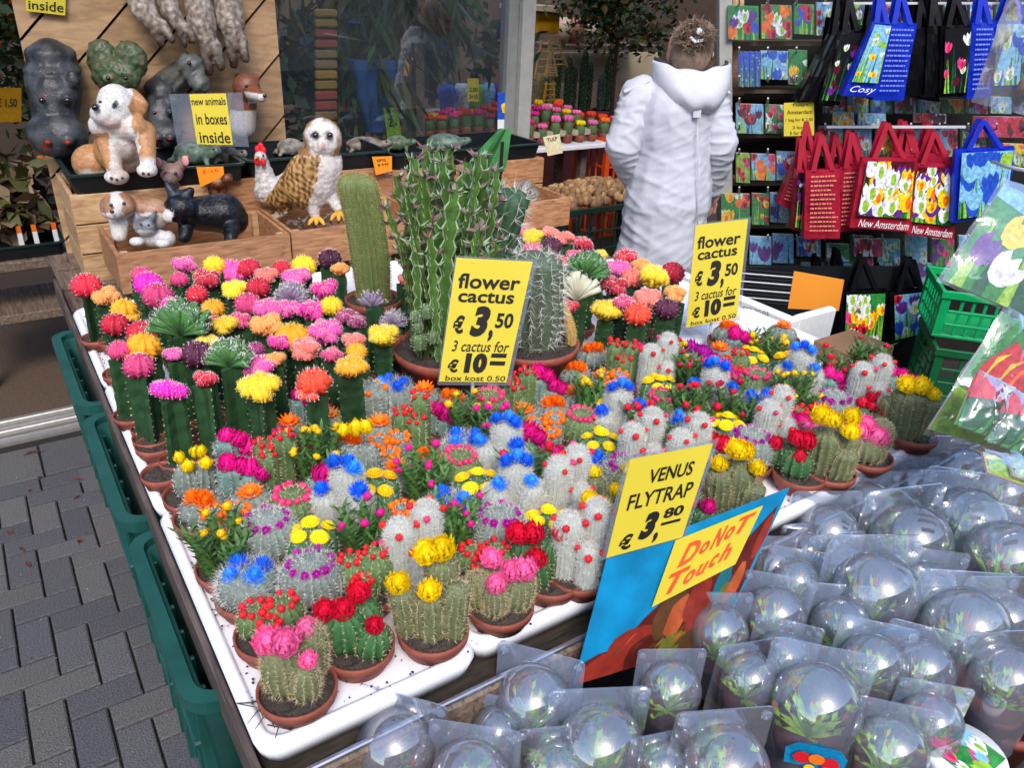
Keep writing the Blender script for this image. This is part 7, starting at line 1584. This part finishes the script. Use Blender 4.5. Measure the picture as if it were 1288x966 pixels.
def domed(px, py, rpx, zc, lab, k, tilt=0, tz=0, card=False):
    p = P(px, py, zc); s = F/depth(p); R = rpx*1.1/s; root = empty('domed_flytrap', (p.x, p.y, LOWZ+.002), lab, 'boxed plant', 'venus flytraps in clear plastic domes', VROT+tz); root.rotation_euler.x = tilt
    z0 = zc-LOWZ-.002; body = max(z0/(R*2.3), .2)
    def add(me, nm, sc_): o = link(nm, me, root, (0, 0, z0)); o.scale = sc_; return o
    add(DM, 'dome', (R, R, R)); add(FLM, 'flange', (R, R, R))
    add(FPOT, 'pot', (R, R, R)); o = add(RF.choice(FT), 'flytrap_leaves', (R*.78, R*.78, R*1.0)); o.location.z = z0-1.05*R; o.rotation_euler.z = RF.uniform(0, 6)
    o.visible_shadow = True
    if card:
        mb = MB(); pl = [(-.62, -.95), (.62, -.95), (.66, -.5), (.45, -.22), (0, -.1), (-.45, -.22), (-.66, -.5)]
        mb.add([(x, -1.03+.25*x*x, z) for x, z in pl], [tuple(range(7))], PI['blue']-0)
        mb.m = [PI['sky']]; 
        for (x, z, c, q) in ((-.3, -.6, 'red', .2), (.0, -.55, 'orange', .18), (.3, -.62, 'red', .2), (-.1, -.85, 'yellow', .12), (.25, -.88, 'lime', .15)):
            o_ = len(mb.v); mb.add([(x+q*cos(t*pi/4), -1.05+.25*x*x, z+q*.9*sin(t*pi/4)) for t in range(8)], [tuple(range(8))], PI[c])
        add(mb.mesh('label_sticker', [PC[i] if i != PI['sky'] else BLU for i in range(len(PC))]), 'label_sticker', (R, R, R))
DL = [(700, 965, 40, .72, 'dome between the two large ones at the bottom left', 0), (625, 925, 30, .72, 'low dome in shade below the tray cups', 0), (1060, 790, 34, .74, 'dome left below the central large dome', 0), (1165, 745, 36, .76, 'dome right of the central large dome', 0), (1170, 905, 34, .73, 'low dome left of the round lid', 0), (1060, 720, 30, .74, 'dome behind the central one toward the card', 0), (1255, 620, 34, .765, 'dome below the pale label cards', 0), (1260, 780, 36, .76, 'dome below the film wrapped one at right', 0), (985, 830, 32, .74, 'dome behind the low sticker dome', 0), (1180, 640, 30, .75, 'dome in the gap below the rearmost dome', 0),
  (500, 935, 46, .735, 'domed flytrap at the left end with its square flange below the first tray', 0), (668, 890, 44, .745, 'domed flytrap left of the blue card foot', 0), (755, 940, 50, .74, 'big domed flytrap in the bottom row in front of the blue card', 0),
  (590, 985, 46, .73, 'domed flytrap cut by the bottom edge right of the left end one', 0), (845, 868, 34, .75, 'small dome right of the blue card with tall flange point', 0), (1028, 890, 50, .765, 'large dome with tulip sticker low in the middle of the dome field', 1),
  (912, 965, 50, .74, 'domed flytrap at the bottom edge with a wide clear flange', 0), (1104, 748, 48, .775, 'large upright dome in the centre of the dome field', 1), (1098, 836, 36, .755, 'medium dome just below the central large one', 0), (1160, 846, 36, .75, 'dome touching the medium one on its right', 1),
  (1146, 684, 46, .765, 'round dome behind and right of the central one', 0), (1040, 672, 36, .75, 'dome beside the second white tray end', 0), (1092, 646, 34, .75, 'dome just behind the one at the tray end', 0), (1152, 620, 28, .755, 'small dome near the tray corner under the pink cactus', 0),
  (1204, 596, 34, .765, 'rearmost dome beneath the green pouches', 0), (1218, 662, 44, .765, 'dome left of the pale labels', 0), (1215, 790, 48, .78, 'large dome at the right with bulging top', 0), (975, 770, 34, .755, 'dome right of the blue card edge', 0),
  (972, 714, 26, .745, 'small dome just right of the card corner', 0), (1000, 735, 28, .75, 'small shaded dome between card and central dome', 0), (1010, 690, 24, .74, 'tiny dome beside the tray end dome', 0), (905, 800, 34, .745, 'dome with slanted flange behind the blue card edge', 0),
  (1265, 700, 44, .785, 'dome wrapped in film at the right edge', 0), (1270, 860, 40, .76, 'dome above the round green lid at right', 0), (940, 850, 32, .75, 'dome hidden between card edge and the large sticker dome', 0), (830, 960, 30, .72, 'low small dome at the bottom between two large ones', 0), (1120, 940, 40, .73, 'low dome with bright leaves at the bottom right', 0)]
for i, (x, y, q, z, lab, cd_) in enumerate(DL): domed(x, y, q, z, lab, i, RF.uniform(-.06, .06), RF.uniform(-.35, .35), cd_)
# round lid and brown pot bottom right
p = P(1212, 950, .70); r = empty('round_lid', (p.x, p.y, .62), 'round green and white printed lid at the bottom right', 'lid'); mb = MB(); mb.lathe([(.052, -.03), (.058, .0), (.056, .006), (.0, .006)], 32, (p.x, p.y, .70), cap0=True); W(r, mb.build('lid_body', WHT, None, True))
cs = [Vector((p.x, p.y, .7075))+Vector((a, b_, 0)) for a, b_ in ((-.038, .038), (.038, .038), (.038, -.038), (-.038, -.038))]; W(r, tulip_print(cs, None, ['green', 'lime', 'white', 'sky', 'pink'], 26, .14, 5, 'green', False))
mb = MB(); mb.lathe([(.03, 0), (.045, .105)], 20, (p.x, p.y, LOWZ+.001), cap0=True, cap1=True); W(r, mb.build('pot', mat('brown_pot'), None, True))
p = P(1262, 905, .66); mb = MB(); mb.lathe([(.04, 0), (.055, .07), (.058, .07), (.058, .085), (.05, .085)], 24, cap0=True); tag(mb.build('plant_pot', TC, None, True, (p.x, p.y, LOWZ+.001)), 'terracotta pot at the right edge beside the round green lid', 'pot')
# ================================================================ LABELS OF THE PLANTS
def _label():
    n = len(PLANTS); cand = []
    for i, a in enumerate(PLANTS):
        nb = sorted(((b['px']-a['px'])**2+(b['py']-a['py'])**2, j) for j, b in enumerate(PLANTS) if j != i)[:7]
        ds = []
        for _, j in nb:
            b = PLANTS[j]; dx, dy = a['px']-b['px'], a['py']-b['py']
            if b['short'] == a['short']: continue
            rel = ('right of' if dx > 0 else 'left of') if abs(dx) > abs(dy)*1.1 else ('in front of' if dy > 0 else 'behind')
            ds.append((rel, b['short']))
        base = a['long'].replace(', grafted on green stem', '')
        short_long = a['long']
        c = []
        for rel, s in ds: c.append('%s %s the %s' % (base, rel, s))
        for x in range(min(6, len(ds))):
            for y in range(x+1, min(7, len(ds))):
                t = '%s %s the %s, %s the %s' % (a['short'] if ' moon' in a['long'] or len(a['long'].split()) > 7 else base, ds[x][0], ds[x][1], ds[y][0], ds[y][1])
                if ' moon' in a['long']: t = t.replace(a['short'], a['short']+' moon cactus', 1)
                elif t.startswith(a['short']): t = t
                c.append(t)
        cand.append([t for t in c if len(t.split()) <= 16])
    from collections import Counter
    cnt = Counter(t for c in cand for t in set(c)); used = set()
    for a, c in zip(PLANTS, cand):
        pick = next((t for t in c if cnt[t] == 1 and t not in used), None) or next((t for t in c if t not in used), a['long'])
        used.add(pick); a['root']['label'] = pick
_label()
